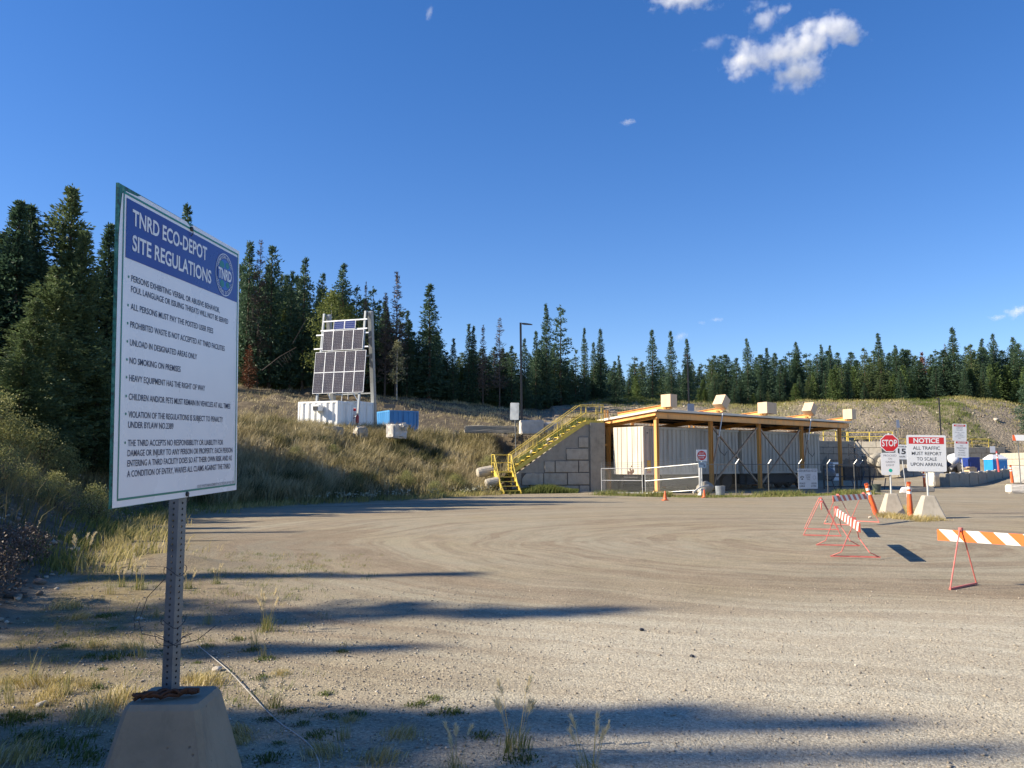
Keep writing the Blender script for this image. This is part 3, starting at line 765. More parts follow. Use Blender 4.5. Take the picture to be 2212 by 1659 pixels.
# do-not-enter sign at the gate
p = G(1517, 1072.5)
de = thing('do_not_enter_sign', 'square white sign with red do-not-enter disc on a short post at the gate', 'sign', p, R(10))
round_post(de, 0.3, 2.45, 0.03); block_base(de, 0.42, 0.10, 0.21, M_conc_wh)
def d1(mb, Mx): disc(mb, 0, 0, 0.25, 0, Mx, 0.002)
def d2(mb, Mx):
    rect(mb, -0.20, -0.035, 0.20, 0.035, 0, Mx, 0.004)
    text(mb, 'DO NOT', 0, 0.085, 0.075, 0.30, 'C', 0, Mx, 0.01, 0.004); text(mb, 'ENTER', 0, -0.155, 0.075, 0.28, 'C', 0, Mx, 0.01, 0.004)
sign_board('sign_plate', 0.60, 0.62, [M_white], de, [('red_disc', M_red, d1), ('lettering', M_white, d2)], 1.86, 0.0, 0.01, 0.03)
def d3(mb, Mx): rect(mb, -0.16, 0.05, 0.10, 0.075, 0, Mx, 0.002); rect(mb, -0.16, 0.0, 0.16, 0.02, 0, Mx, 0.002); rect(mb, 0.06, -0.09, 0.16, -0.03, 0, Mx, 0.002)
sign_board('small_plate', 0.44, 0.30, [flat('pale_blue_plate', (0.42, 0.52, 0.58), 0.5)], de, [('lettering', M_ink_navy, d3)], 1.52, 0.03, 0.01, 0.02)
# ------------------------------------------------------------------ canopy over the recycling trailers
Lc, Wc = 4 * 5.15, 3.86
can_t = thing('loading_canopy', 'long orange steel canopy with sloping metal roof over the grey trailers', 'canopy', C0)
def cw(mb, name, mat, bevel=0): return at_world(mb.build(name, mat, can_t, bevel), can_t)
zF, zB = 4.38, 3.98                                    # column tops, front and back
for i in range(5):
    s = 5.15 * i
    for w, zt in ((0.0, zF), (Wc, zB)):
        a = can(s, w, 0.12)
        mb = MB(); mb.ibeam(a, can(s, w, zt), 0.20, 0.22, 0.025, 0, AX)
        mb.box(tuple(can(s, w, 0.135)), (0.42, 0.42, 0.03), 0)
        cw(mb, 'column', M_orange)
    mb = MB(); mb.ibeam(can(s, -0.2, zF + 0.13), can(s, Wc + 0.5, zB + 0.11), 0.16, 0.24, 0.02); cw(mb, 'rafter', M_orange)
mb = MB()
mb.ibeam(can(-0.25, -0.22, zF + 0.16), can(Lc + 0.9, -0.22, zF + 0.16), 0.14, 0.34, 0.025); cw(mb, 'front_beam', M_orange)
mb = MB(); mb.ibeam(can(-0.25, Wc + 0.5, zB + 0.10), can(Lc + 0.9, Wc + 0.5, zB + 0.10), 0.14, 0.28, 0.025); cw(mb, 'rear_beam', M_orange)
mb = MB(); mb.ibeam(can(-0.34, -0.25, zF + 0.30), can(-0.34, Wc + 0.5, zB + 0.26), 0.12, 0.30, 0.025)
cw(mb, 'end_beam', M_orange)
mb = MB(); mb.ibeam(can(Lc + 0.95, -0.25, zF + 0.22), can(Lc + 0.95, Wc + 0.5, zB + 0.20), 0.12, 0.26, 0.025); cw(mb, 'end_beam', M_orange)
for w in (0.9, 1.9, 2.9):
    z = zF + 0.30 - (zF - zB) * w / Wc
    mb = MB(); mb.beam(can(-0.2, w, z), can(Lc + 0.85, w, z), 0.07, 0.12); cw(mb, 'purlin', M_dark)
# corrugated sheet: ribs run down the slope
mb = MB(); n = 260; zt0, zt1 = zF + 0.46, zB + 0.41
top = []
for k in range(n + 1):
    s = -0.42 + (Lc + 1.45) * k / n; h = 0.022 * (1 if k % 4 in (1, 2) else -1)
    top.append((can(s, -0.42, zt0 + h), can(s, Wc + 0.55, zt1 + h)))
vs = [p for q in top for p in q] + [p - Vector((0, 0, 0.014)) for q in top for p in q]
N2 = 2 * (n + 1)
fs = []
for k in range(n):
    a = 2 * k
    fs += [(a, a + 2, a + 3, a + 1), (N2 + a, N2 + a + 1, N2 + a + 3, N2 + a + 2), (a, N2 + a, N2 + a + 2, a + 2), (a + 1, a + 3, N2 + a + 3, N2 + a + 1)]
fs += [(0, 1, N2 + 1, N2), (N2 - 2, 2 * N2 - 2, 2 * N2 - 1, N2 - 1)]
mb.add(vs, fs); cw(mb, 'roof', M_roof)
mb = MB(); mb.beam(can(-0.40, -0.47, zt0 - 0.005), can(Lc + 1.0, -0.47, zt0 - 0.005), 0.03, 0.13); mb.beam(can(-0.46, -0.44, zt0 - 0.005), can(-0.46, Wc + 0.55, zt1 - 0.005), 0.03, 0.13); cw(mb, 'sunlit_edge_strip', flat('painted_edge_light', (0.74, 0.66, 0.54), 0.45))  # added cream strips, their pale colour stands for sunlight on the roof edge
M_brace = paint('weathered_brace_paint', (0.42, 0.29, 0.19), 0.6, 0, 0.3, 2.0, (0.2, 0.11, 0.06), 0.0)
for (s0, z0, s1, z1) in ((5.35, 4.1, 10.1, 0.55), (10.1, 4.1, 5.6, 0.75), (10.5, 4.1, 15.2, 0.55), (15.25, 4.1, 10.55, 0.5)):
    o_ = 0.10 if z0 > z1 and s0 < s1 else 0.02
    mb = MB(); mb.beam(can(s0, -0.02 + o_, z0), can(s1, -0.02 + o_, z1), 0.10, 0.10); cw(mb, 'cross_brace', M_brace)
for (s, w, zz) in ((-0.05, 3.86, (2.9, 1.4)),):
    for z in zz:
        mb = MB(); mb.beam(can(s, w, z), can(s - 0.6, w + 0.15, z), 0.1, 0.14); cw(mb, 'wall_tie', M_orange)
mb = MB(); mb.box(tuple(C0 + Vector((0, 0, 0.06))), (0.50, 0.50, 0.12)); cw(mb, 'column_footing', M_conc_wh, 0.02)
# underside battens catching light
for s0, s1, w in ((1.2, 4.4, 0.45), (6.6, 9.2, 0.45), (11, 14, 0.45)):
    mb = MB(); mb.beam(can(s0, w, zF + 0.24), can(s1, w, zF + 0.24), 0.05, 0.05); cw(mb, 'batten', M_roof)
# conduit hanging from columns
for s in (5.4, 15.6):
    mb = MB(); pp = [can(s, -0.2, 4.1), can(s + 0.05, -0.25, 3.2), can(s + 0.25, -0.3, 2.5), can(s + 0.7, -0.3, 2.25), can(s + 1.0, -0.28, 2.5)]
    mb.tube(pp, 0.02, 6); cw(mb, 'cable_loop', M_black)

# counterweight arms hinged on the canopy edge
ARM_L = ['with level box over the left end of the canopy', 'with tilted box left of the canopy middle', 'with two level boxes side by side at the canopy middle',
         'with tilted box near the right part of the canopy', 'with level box overhanging the right tip of the canopy']
def arm(i, s, tilt, double=False, prop=False):
    base = can(s, -0.35, zF + 0.5)
    t = thing('counterweight_arm', 'orange steel lever arm ' + ARM_L[i], 'counterweight', base, math.atan2(AX.y, AX.x), 'counterweight arms along the canopy edge')
    # local x runs along the canopy, -y points out in front
    Rt = Matrix.Rotation(R(tilt), 4, 'Y')
    mb = MB(); mb.ibeam((0, 3.9, -0.10), (0, -0.1, 0.24), 0.18, 0.24, 0.02); mb.build('lever_beam', M_orange, t)
    mb = MB(); mb.prism([(-0.30, 0.0), (0.30, 0.0), (0.22, -0.12), (-0.10, -0.2)], 0.16, 0, Matrix.Translation((0, 0.05, 0.16)) @ FRONT); mb.beam((-0.05, 0.3, 0.05), (-0.05, -0.35, 0.10), 0.22, 0.10)
    mb.build('bracket', M_orange, t)
    for k in range(2 if double else 1):
        mb = MB(); Mb = Matrix.Translation((0.0 + 0.68 * k, -0.18 + 0.1 * k, 0.52 + (0.16 if tilt else 0))) @ Rt
        mb.box((0, 0, 0), (0.60, 0.72, 0.74), 0, Mb); mb.box((0, -0.02, 0.375), (0.12, 0.3, 0.05), 0, Mb)
        mb.build('weight_box', M_peach, t, 0.012)
    if prop:
        mb = MB(); mb.tube([(-0.02, -0.3, 0.1), (-0.45, -0.25, -1.5)], 0.035, 8); mb.build('prop_rod', M_galv_lt, t)
        mb = MB(); mb.tube([(-0.45, -0.25, -1.5), (-0.95, -0.2, -3.0)], 0.055, 8); mb.tube([(-0.62, -0.28, -3.2), (-0.95, -0.25, -4.4)], 0.025, 6); mb.build('prop_sleeve', M_brace, t)
arm(0, 0.55, 0); arm(1, 5.6, 35, False, True); arm(2, 10.3, 0, True); arm(3, 15.75, 35, False, True); arm(4, 21.2, 0)

# guard rail along the tipping edge behind the roof
gr = thing('guard_rail', 'low orange posts with thin cables along the tipping edge behind the canopy', 'railing', can(0, 5.0, 4.2))
def gw(mb, name, mat): return at_world(mb.build(name, mat, gr), gr)
for s in (0.9, 1.15, 3.4, 3.55, 5.3, 5.55, 9.4, 9.9, 13.2, 13.7, 14.1, 17.5):
    mb = MB(); mb.beam(can(s, 5.0, 4.1), can(s, 5.0, 5.15), 0.10, 0.10); gw(mb, 'rail_post', M_orange)
for s in (13.4, 9.6):
    mb = MB(); mb.beam(can(s - 0.3, 5.0, 4.95), can(s + 0.5, 5.0, 4.95), 0.08, 0.10); gw(mb, 'rail_bar', M_orange)
for z in (5.02, 4.55):
    mb = MB(); mb.tube([can(-2.6, 5.1, z + 0.05), can(1, 5.05, z), can(6, 5.05, z - 0.06), can(12, 5.05, z - 0.03), can(18, 5.05, z)], 0.018, 6); gw(mb, 'cable', M_rust)

# two box trailers parked under the canopy
def ribs(mb, a, d, L, nrm, z0, z1, pitch, dep, mi=0, duty=0.5):
    """corrugated sheet from a along d for L; nrm outward"""
    n = max(1, int(L / pitch)); pitch = L / n; prof = []
    for k in range(n):
        x = k * pitch
        prof += [(x, 0), (x + pitch * (1 - duty) * 0.7, 0), (x + pitch * (1 - duty), dep), (x + pitch * 0.92, dep)]
    prof.append((L, 0))
    vs = []
    for x, o in prof:
        q = Vector(a) + Vector(d) * x + Vector(nrm) * o
        vs += [(q.x, q.y, z0), (q.x, q.y, z1)]
    mb.add(vs, [(2 * k, 2 * k + 2, 2 * k + 3, 2 * k + 1) for k in range(len(prof) - 1)], mi)
tyre_m = paint('tyre_rubber', (0.022, 0.022, 0.022), 0.85, 0, 0.2, 9.0, None, 0.004)
def wheel(parent, c, r, w, ax):
    Mx = Matrix.Translation(c) @ Vector((0, 0, 1)).rotation_difference(Vector(ax)).to_matrix().to_4x4()
    mb = MB(); mb.lathe([(r * 0.55, -w / 2), (r * 0.93, -w / 2), (r, -w * 0.3), (r, w * 0.3), (r * 0.93, w / 2), (r * 0.55, w / 2)], 20, 0, Mx)
    o = mb.build('wheel', tyre_m, parent)
    mb = MB(); mb.lathe([(r * 0.53, -w * 0.4), (r * 0.5, w * 0.42), (r * 0.2, w * 0.3), (r * 0.14, w * 0.5)], 12, 0, Mx); mb.build('rim', M_galv, o)
def trailer(s0, L, label, door):
    w0, wd = 0.72, 2.35
    t = thing('box_trailer', label, 'trailer', can(s0, w0, 0), math.atan2(AX.y, AX.x), 'box trailers under the canopy')
    z0, z1 = 1.10, 3.93
    mb = MB()
    mb.box((L / 2, wd / 2, (z0 + z1) / 2), (L - 0.10, wd - 0.10, z1 - z0 - 0.06), 0)
    ribs(mb, (0.06, 0.03, 0), (1, 0, 0), L - 0.12, (0, -1, 0), z0 + 0.12, z1 - 0.14, 0.40, 0.060, 0, 0.60)
    body = mb.build('body', [M_trailer_side], t)
    mb = MB(); mb.box((L / 2, 0.0, z1 - 0.06), (L, 0.09, 0.14)); mb.box((L / 2, 0.0, z0 + 0.06), (L, 0.10, 0.14)); mb.box((L / 2, wd, z1 - 0.06), (L, 0.09, 0.14))
    mb.build('side_rail', M_trailer_side, t)
    # left end wall of flat vertical panels
    mb = MB(); mb.box((-0.015, wd / 2, (z0 + z1) / 2), (0.07, wd + 0.04, z1 - z0))
    end = mb.build('end_wall', M_tan, t, 0.01)
    if door:
        mb = MB()
        for y in (0.14, 0.42, 0.85, 1.25, 1.72, 2.02): mb.box((-0.056, y, (z0 + z1) / 2), (0.012, 0.022, z1 - z0 - 0.04))
        mb.build('panel_seam', M_rust, end)
        mb = MB()
        for (y, z, r_) in ((0.95, 1.22, 0.11), (0.80, 1.30, 0.09), (1.15, 1.19, 0.09), (1.02, 1.42, 0.07), (0.92, 1.58, 0.04)): disc(mb, y, z, r_, 0, Matrix(((0, 0, 1, -0.0562), (1, 0, 0, 0), (0, 1, 0, 0), (0, 0, 0, 1))), 0, 9, 0, r_ * 1.4)
        mb.build('rust_stain', M_rust, end)
        mb = MB(); mb.box((0.40, -0.045, 1.62), (0.34, 0.012, 0.62)); pl = mb.build('yellow_placard', flat('yellow_placard', (0.65, 0.42, 0.04), 0.5), t)
        mb = MB(); mb.box((0.40, -0.045, 1.24), (0.42, 0.012, 0.12)); mb.build('red_placard', flat('faded_red', (0.35, 0.12, 0.10), 0.6), t)
        mb = MB(); mb.tube([(0.75, -0.08, z0 + 0.1), (0.75, -0.08, z1 - 0.1)], 0.025, 6); mb.build('lock_rod', M_galv_lt, t)
        mb = MB(); mb.box((0.3, 0.25, z1 - 0.38), (0.10, 0.62, 0.06)); mb.build('lamp_bar', M_dark, t)
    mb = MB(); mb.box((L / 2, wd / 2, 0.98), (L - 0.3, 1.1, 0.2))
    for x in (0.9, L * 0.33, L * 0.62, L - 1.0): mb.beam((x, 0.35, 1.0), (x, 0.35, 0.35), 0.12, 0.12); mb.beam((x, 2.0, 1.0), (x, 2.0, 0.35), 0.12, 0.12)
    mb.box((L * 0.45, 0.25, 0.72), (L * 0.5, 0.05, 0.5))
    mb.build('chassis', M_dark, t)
    mb = MB(); mb.box((L / 2, 0.42, 0.72), (L - 0.5, 0.04, 0.72)); mb.box((L / 2, 1.95, 0.72), (L - 0.5, 0.04, 0.72)); mb.build('painted_shade_sheet', M_dark, t)  # added near-black sheets, their colour stands for the shade beneath the trailer
    for x in (L - 1.2, L - 2.4):
        for y in (0.25, 2.0): wheel(t, (x, y, 0.5), 0.5, 0.3, (0, 1, 0))
    return t
trailer(-0.32, 9.35, 'grey ribbed box trailer with sunlit cream end wall at the left of the canopy', True)
trailer(9.45, 9.6, 'grey ribbed box trailer under the right half of the canopy', False)
# ------------------------------------------------------------------ stair and block wall
WU = (SW1 - SW0).normalized(); WL = (SW1 - SW0).length
WN = Vector((WU.y, -WU.x, 0))                          # outward, towards the yard
def wp(u, o=0.0, z=0.0): return SW0 + WU * u + WN * o + Vector((0, 0, z))
def zx(zx_): return ((zx_ / 5.12 + 1002) - 1106) / 1805 * 50.7 - SW0.x
def zz(zy_): return EYE - ((zy_ / 5.12 + 829.6) - 1003) / 1805 * 50.7
bw = thing('block_wall', 'grey retaining wall of large concrete blocks under the yellow stair', 'wall', SW0, math.atan2(WU.y, WU.x))
mb = MB()
prof = [(0.05, -0.2), (WL, -0.2), (WL, 4.26), (WL - 1.15, 4.26), (WL - 1.6, 3.90), (0.05, 0.95)]
mb.prism(prof, 0.75, 0, Matrix.Translation((0, 0.75, 0)) @ FRONT)
body = mb.build('wall', M_conc_dk, bw, 0.02)
J = [[(640, 985, 880, 1112, 1), (888, 985, 1146, 1112, 0), (1156, 981, 1402, 1110, 0)], [(895, 855, 1008, 975, 0), (1018, 852, 1274, 975, 0), (1284, 848, 1400, 972, 0)],
     [(1145, 716, 1394, 836, 0)], [(1284, 588, 1394, 700, 0)], [(530, 1128, 752, 1215, 0), (760, 1126, 1015, 1215, 0), (1024, 1124, 1280, 1215, 0), (1288, 1122, 1402, 1215, 0)]]
mb = MB()
for row in J:
    for (a, t, c, d, cut) in row:
        x0, x1, z1, z0 = zx(a), zx(c), zz(t), zz(d)
        pl = [(x0, z0), (x1, z0), (x1, z1), (x0 + (0.28 if cut else 0), z1)] + ([(x0, z0 + 0.35)] if cut else [])
        mb.prism(pl, 0.07, 0, FRONT @ Matrix.Translation((0, 0, 0.002)))
mb.build('block_face', concrete_mat('cast_block_concrete', (0.39, 0.355, 0.29)), bw, 0.022)
mb = MB()
for row in J:
    for (a, t, c, d, cut) in row:
        rect(mb, zx(a) - 0.022, zz(d) - 0.022, zx(c) + 0.022, zz(t) + 0.022, 0, FRONT, 0.0035 + 0.0004 * len(mb.f))
mb.build('dark_joint', concrete_mat('dark_joint_concrete', (0.11, 0.10, 0.085)), bw)  # darker concrete strips round each block face
mb = MB(); mb.box(((zx(1412) + WL + 0.04) / 2, -0.06, 2.03), (WL + 0.04 - zx(1412), 0.16, 4.40)); mb.box((zx(1300), -0.25, 0.03), (3.2, 0.4, 0.08))
mb.build('corner_pier', M_conc_dk, bw, 0.02)

stt = thing('yellow_stair', 'yellow steel stair with handrails climbing the block wall', 'stair', SW0, math.atan2(WU.y, WU.x))
u0, zs0, u1, zs1 = 0.02, 1.32, WL - 1.18, 4.32
SWD = 1.05
mb = MB(); off = -0.03
mb.beam((u0, off, zs0 - 0.10), (u1, off, zs1 - 0.08), 0.05, 0.22); mb.beam((u1, off, zs1 - 0.08), (WL + 0.0, off, zs1 - 0.08), 0.05, 0.22)
mb.build('stringer', M_yellow, stt)
mb = MB(); mb.beam((u0, SWD, zs0 - 0.10), (u1, SWD, zs1 - 0.08), 0.05, 0.22); mb.build('stringer', M_yellow, stt)
n = 13
for k in range(n):
    f = (k + 0.6) / n; x = u0 + (u1 - u0) * f; z = zs0 + (zs1 - zs0) * f
    mb = MB(); mb.box((x, SWD / 2 - 0.02, z + 0.03), (0.28, SWD + 0.10, 0.035)); mb.build('tread', M_yellow, stt)
mb = MB(); mb.box((WL - 0.55, SWD / 2, zs1 + 0.03), (1.15, SWD, 0.05)); mb.box((-0.55, SWD / 2, zs0 - 0.06), (1.25, SWD + 0.1, 0.06)); mb.build('landing', M_yellow, stt)
def rail(y, full=True):
    mb = MB(); r_ = 0.016
    a = (u0 - 0.05, y, zs0 + 0.95); b_ = (u1 - 0.30, y, zs1 + 1.0); c_ = (WL, y, zs1 + 1.0)
    mb.tube([a, b_, c_], r_, 8)
    mb.tube([(a[0], y, a[2] - 0.48), (u1 + 0.02, y, zs1 + 0.52), (WL, y, zs1 + 0.52)], 0.018, 8)
    for f in (0.0, 0.34, 0.68):
        x = u0 + (u1 - u0) * f; z = zs0 + (zs1 - zs0) * f; mb.tube([(x, y, z - 0.05), (x, y, z + 0.95)], 0.022, 8)
    for x in (u1 + 0.05, WL - 0.04, WL - 0.16): mb.tube([(x, y, zs1), (x, y, zs1 + 1.0)], 0.024, 8)
    mb.build('handrail', M_yellow, stt)
rail(-0.05); rail(SWD)
# lower flight down to the yard, turned towards the camera
ld = Vector((0.26, -1.0, 0)).normalized(); lx = Vector((ld.y, -ld.x, 0)) * -1
tp = Vector((-1.02, -0.02, zs0 - 0.03)); run = 1.35
A0 = tp; A1 = tp + Vector((1.02, 0.0, 0)); B0 = A0 + ld * run - Vector((0, 0, zs0)); B1 = A1 + ld * run - Vector((0, 0, zs0))
for a, c in ((A0, B0), (A1, B1)):
    mb = MB(); mb.beam(a, c, 0.06, 0.24); mb.build('stringer', M_yellow, stt)
for k in range(5):
    f = (k + 0.35) / 5
    mb = MB(); mb.beam(A0.lerp(B0, f) + Vector((0.03, 0, 0.02)), A1.lerp(B1, f) + Vector((-0.03, 0, 0.02)), 0.22, 0.04); mb.build('tread', M_yellow, stt)
for a, c in ((A0, B0), (A1, B1)):
    mb = MB(); up = Vector((0, 0, 0.98)); hf = Vector((0, 0, 0.5))
    e_ = a.lerp(c, 0.62)
    mb.tube([a + Vector((-0.10, 0.35, 0)) + up, a + up, e_ + Vector((0, 0, 0.15)), e_], 0.024, 8)
    mb.tube([a + Vector((-0.10, 0.35, 0)) + hf, a + hf, e_ + Vector((0, 0, -0.1))], 0.018, 8)
    mb.tube([a + Vector((0, 0, -0.9)), a + up], 0.024, 8); mb.tube([a + Vector((-0.10, 0.35, -0.9)), a + Vector((-0.10, 0.35, 0)) + up], 0.024, 8)
    mb.build('handrail', M_yellow, stt)
mb = MB(); q = Vector((-0.10, 0.35, 0)); mb.tube([A0 + q + Vector((0, 0, 0.98)), Vector((u0 - 0.05, SWD, zs0 + 0.95))], 0.022, 8); mb.tube([A0 + q + Vector((0, 0, 0.5)), Vector((u0 - 0.05, SWD, zs0 + 0.48))], 0.018, 8); mb.build('handrail', M_yellow, stt)

# ------------------------------------------------------------------ far retaining walls
def far_wall(name, label, a, b_, h, mat, rail_=None, z0=0.0, course=0.75, blk=1.5, th=0.75):
    L = (b_ - a).length; ang = math.atan2((b_ - a).y, (b_ - a).x)
    t = thing(name, label, 'wall', (a.x, a.y, z0), ang)
    mb = MB(); nrow = max(1, int(round(h / course))); c = h / nrow
    mb.box((L / 2, th / 2 + 0.03, h / 2 - 0.1), (L - 0.04, th - 0.06, h + 0.1), 1)
    for r_ in range(nrow):
        x = -blk / 2 if r_ % 2 else 0.0
        while x < L - 0.05:
            xa, xb = max(0, x), min(L, x + blk)
            if xb - xa > 0.1: mb.box(((xa + xb) / 2, th / 2, c * (r_ + 0.5)), (xb - xa - 0.035, th, c - 0.035), 0)
            x += blk
    mb.build('wall', [mat, M_dark], t, 0.025, seg=1)
    return t, L
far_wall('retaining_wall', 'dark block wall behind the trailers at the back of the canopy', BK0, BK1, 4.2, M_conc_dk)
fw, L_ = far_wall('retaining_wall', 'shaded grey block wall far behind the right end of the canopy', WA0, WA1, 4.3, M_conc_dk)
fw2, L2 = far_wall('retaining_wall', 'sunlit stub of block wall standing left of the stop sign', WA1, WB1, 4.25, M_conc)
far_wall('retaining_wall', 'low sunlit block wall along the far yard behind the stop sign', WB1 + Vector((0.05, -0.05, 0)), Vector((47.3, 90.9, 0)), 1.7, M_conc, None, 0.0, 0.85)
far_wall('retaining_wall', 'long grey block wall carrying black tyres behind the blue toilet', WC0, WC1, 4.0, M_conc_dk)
far_wall('retaining_wall', 'pale sunlit block wall at the right border behind the blue toilet', P(2161, 1000, 106) * 1.0, P(2236, 1000, 98), 3.1, M_conc, None, 0.0)
def pipe_rail(name, label, pts, h, mat, post=1.6, mid=1, r_=0.035, cat='railing'):
    root = thing(name, label, cat, pts[0])
    mb = MB()
    for k in range(1 + mid): mb.tube([p + Vector((0, 0, h * (1 - k * 0.5))) for p in pts], r_, 6)
    at_world(mb.build('rail', mat, root), root)
    mb = MB()
    for a, c in zip(pts[:-1], pts[1:]):
        n = max(1, int(round((c - a).length / post)))
        for k in range(n + 1):
            q = a.lerp(c, k / n); mb.tube([q - Vector((0, 0, 0.05)), q + Vector((0, 0, h + 0.0))], r_ * 1.1, 6)
    at_world(mb.build('rail_post', mat, root), root)
    return root
up42 = Vector((0, 0, 4.27))
pipe_rail('yellow_railing', 'yellow pipe railing on top of the shaded wall right of the trailers', [WA0 + up42 + Vector((0, 0.4, 0)), WA1 + up42 + Vector((-0.6, 0.2, 0))], 1.15, M_yellow, 1.6, 1, 0.05)
pipe_rail('yellow_railing', 'yellow pipe railing on the sunlit wall stub left of the stop sign', [Vector((38.6, 96.5, 4.3)), Vector((43.2, 95.0, 4.3))], 1.05, M_yellow, 2.2, 1, 0.05)
pipe_rail('yellow_railing', 'yellow posts and rails in front of the tyre heap behind the notices', [WC0 + Vector((1.5, 0.35, 4.0)), WC1 + Vector((-2, 0.35, 4.0))], 1.1, M_yellow, 2.3, 1, 0.05)
# sloping rails down the sunlit wall
rr0 = thing('stair_railing', 'thin dark stair rail slanting down the sunlit wall left of the stop sign', 'railing', WA1)
for k in range(2):
    mb = MB(); q0 = P(1833, 973 + k * 6, 91); q1 = P(1889, 1008 + k * 20, 89)
    for dz in (0, 0.7): mb.tube([q0 + Vector((0, 0, dz)), q1 + Vector((0, 0, dz))], 0.03, 6)
    for f in (0, 0.33, 0.66, 1): mb.tube([q0.lerp(q1, f) - Vector((0, 0, 0.3)), q0.lerp(q1, f) + Vector((0, 0, 0.7))], 0.03, 6)
    at_world(mb.build('rail', M_black, rr0), rr0)

# ------------------------------------------------------------------ black steel railing of the weigh scale
q0, q1 = P(1779, 1003, 58), P(1880, 1003, 57.2); q2 = P(1921, 1003, 57.0)
for q in (q0, q1, q2): q.z = 0
br = thing('scale_railing', 'black steel railing with slanting braces between canopy and stop sign', 'railing', q0)
mb = MB()
for a, c, z in ((q0, q2, 1.52), (q1, q2, 0.88), (q0, q2, 0.18), (q0, q1, 0.85)): mb.tube([a + Vector((0, 0, z)), c + Vector((0, 0, z))], 0.035, 6)
at_world(mb.build('rail', M_black, br), br)
for f, lean in ((0.0, 0), (0.25, 0.0), (0.5, 0.0), (0.70, 0), (1.0, 0)):
    q = q0.lerp(q2, f); mb = MB(); mb.beam(q, q + Vector((0, 0, 1.6)), 0.09, 0.09); at_world(mb.build('rail_post', M_black, br), br)
for x0, x1, zt in ((1867, 1855, 1.25), (1888, 1879, 1.05), (1912, 1908, 0.75), (1795, 1802, 0.7), (1838, 1845, 0.7)):
    a = P(x0, 1003, 57.3); c = P(x1, 1003, 56.4); a.z = zt; c.z = 0; mb = MB(); mb.tube([a, c], 0.035, 6); at_world(mb.build('brace', M_black, br), br)
g = G(1894, 1063)
mb = MB(); mb.lathe([(0.20, 0), (0.27, 0.46), (0.29, 0.46), (0.29, 0.49), (0.25, 0.49), (0.19, 0.06)], 16)
o = mb.build('bucket', paint('dark_green_plastic', (0.05, 0.07, 0.06), 0.6), smooth=False); o.location = g
tag(o, 'dark plastic tub on the ground below the black steel railing', 'bucket')

# ------------------------------------------------------------------ chain link gate and fence
m_link, nt, b = newmat('chain_link_wire')
uv = nd(nt, 'ShaderNodeUVMap', uv_map='UVMap'); sx = nd(nt, 'ShaderNodeSeparateXYZ'); lk(nt, uv.outputs[0], sx.inputs[0])
def diag(op):
    q = math_(nt, op, sx.outputs[0], sx.outputs[1]); q = math_(nt, 'FRACT', math_(nt, 'MULTIPLY', q, 1 / 0.092))
    return math_(nt, 'LESS_THAN', q, 0.085)
w2 = math_(nt, 'MAXIMUM', diag('ADD'), diag('SUBTRACT'))
b.inputs['Base Color'].default_value = (0.42, 0.42, 0.40, 1); b.inputs['Metallic'].default_value = 0.3; b.inputs['Roughness'].default_value = 0.5
lk(nt, w2, b.inputs['Alpha'])
m_link2 = m_link.copy(); m_link2.name = 'thin_chain_link_wire'
for n_ in m_link2.node_tree.nodes:
    if n_.type == 'MATH' and n_.operation == 'LESS_THAN': n_.inputs[1].default_value = 0.04
    if n_.type == 'BSDF_PRINCIPLED': n_.inputs['Base Color'].default_value = (0.16, 0.16, 0.15, 1)
def link_panel(name, p00, p10, p11, p01, parent, mat=None):
    me = bpy.data.meshes.new(name)
    nsub = 1
    me.from_pydata([tuple(p) for p in (p00, p10, p11, p01)], [], [(0, 1, 2, 3)])
    l = me.uv_layers.new(name='UVMap'); w = (Vector(p10) - Vector(p00)).length; h = (Vector(p01) - Vector(p00)).length
    for i, c in enumerate(((0, 0), (w, 0), (w, h), (0, h))): l.data[i].uv = c
    me.materials.append(mat or m_link)
    o = bpy.data.objects.new(name, me); C.objects.link(o); o.parent = parent
    return o
def gate(label, bl, br_, tr, tl, wires):
    t = thing('gate_leaf', label, 'gate', (bl.x, bl.y, 0), 0, 'chain link gate leaves')
    off = Vector((bl.x, bl.y, 0)); bl, br_, tr, tl = (p - off for p in (bl, br_, tr, tl))
    mb = MB(); r_ = 0.021
    for a, c in ((bl, br_), (br_, tr), (tr, tl), (tl, bl), (bl.lerp(tl, 0.5), br_.lerp(tr, 0.5))): mb.tube([a, c], r_, 8)
    mb.build('frame', M_galv_lt, t)
    link_panel('wire_mesh', bl, br_, tr, tl, t)
    mb = MB()
    for k in range(3):
        z = Vector((0, 0, 0.10 + 0.11 * k)); mb.tube([tl + z, tl.lerp(tr, 0.5) + z - Vector((0, 0, 0.02)), tr + z], 0.006, 4)
    mb.build('barbed_wire', M_galv, t)
    for q, s_ in ((tl, 1), (tr, 1)):
        mb = MB(); mb.tube([q - Vector((0, 0, 0.0)), q + Vector((0, 0, 0.38))], 0.014, 6); mb.build('wire_upright', M_galv, t)
    return t
Dg = 47.0
gate('left leaf of the chain link gate, beside the block wall', P(1300, 1063.5, 47.45), P(1388.5, 1065, 46.7), P(1387, 1011.5, 46.7), P(1299, 1012, 47.45), True)
gate('right leaf of the chain link gate, tilted up in front of the orange column', P(1394.5, 1066, 46.6), P(1511, 1058.5, 44.6), P(1508.5, 1001.5, 44.6), P(1393, 1012, 46.6), True)
fn = thing('chain_link_fence', 'chain link fence with slanted barb arms in front of the trailers', 'fence', G(1512, 1071))
f0 = G(1513, 1070); fpts = [f0] + [Vector((12.25 + i * 2.28, 46.0 + i * 1.62, 0)) for i in range(5)]
fpts += [P(1858, 1003, 57.5)]; fpts[-1].z = 0
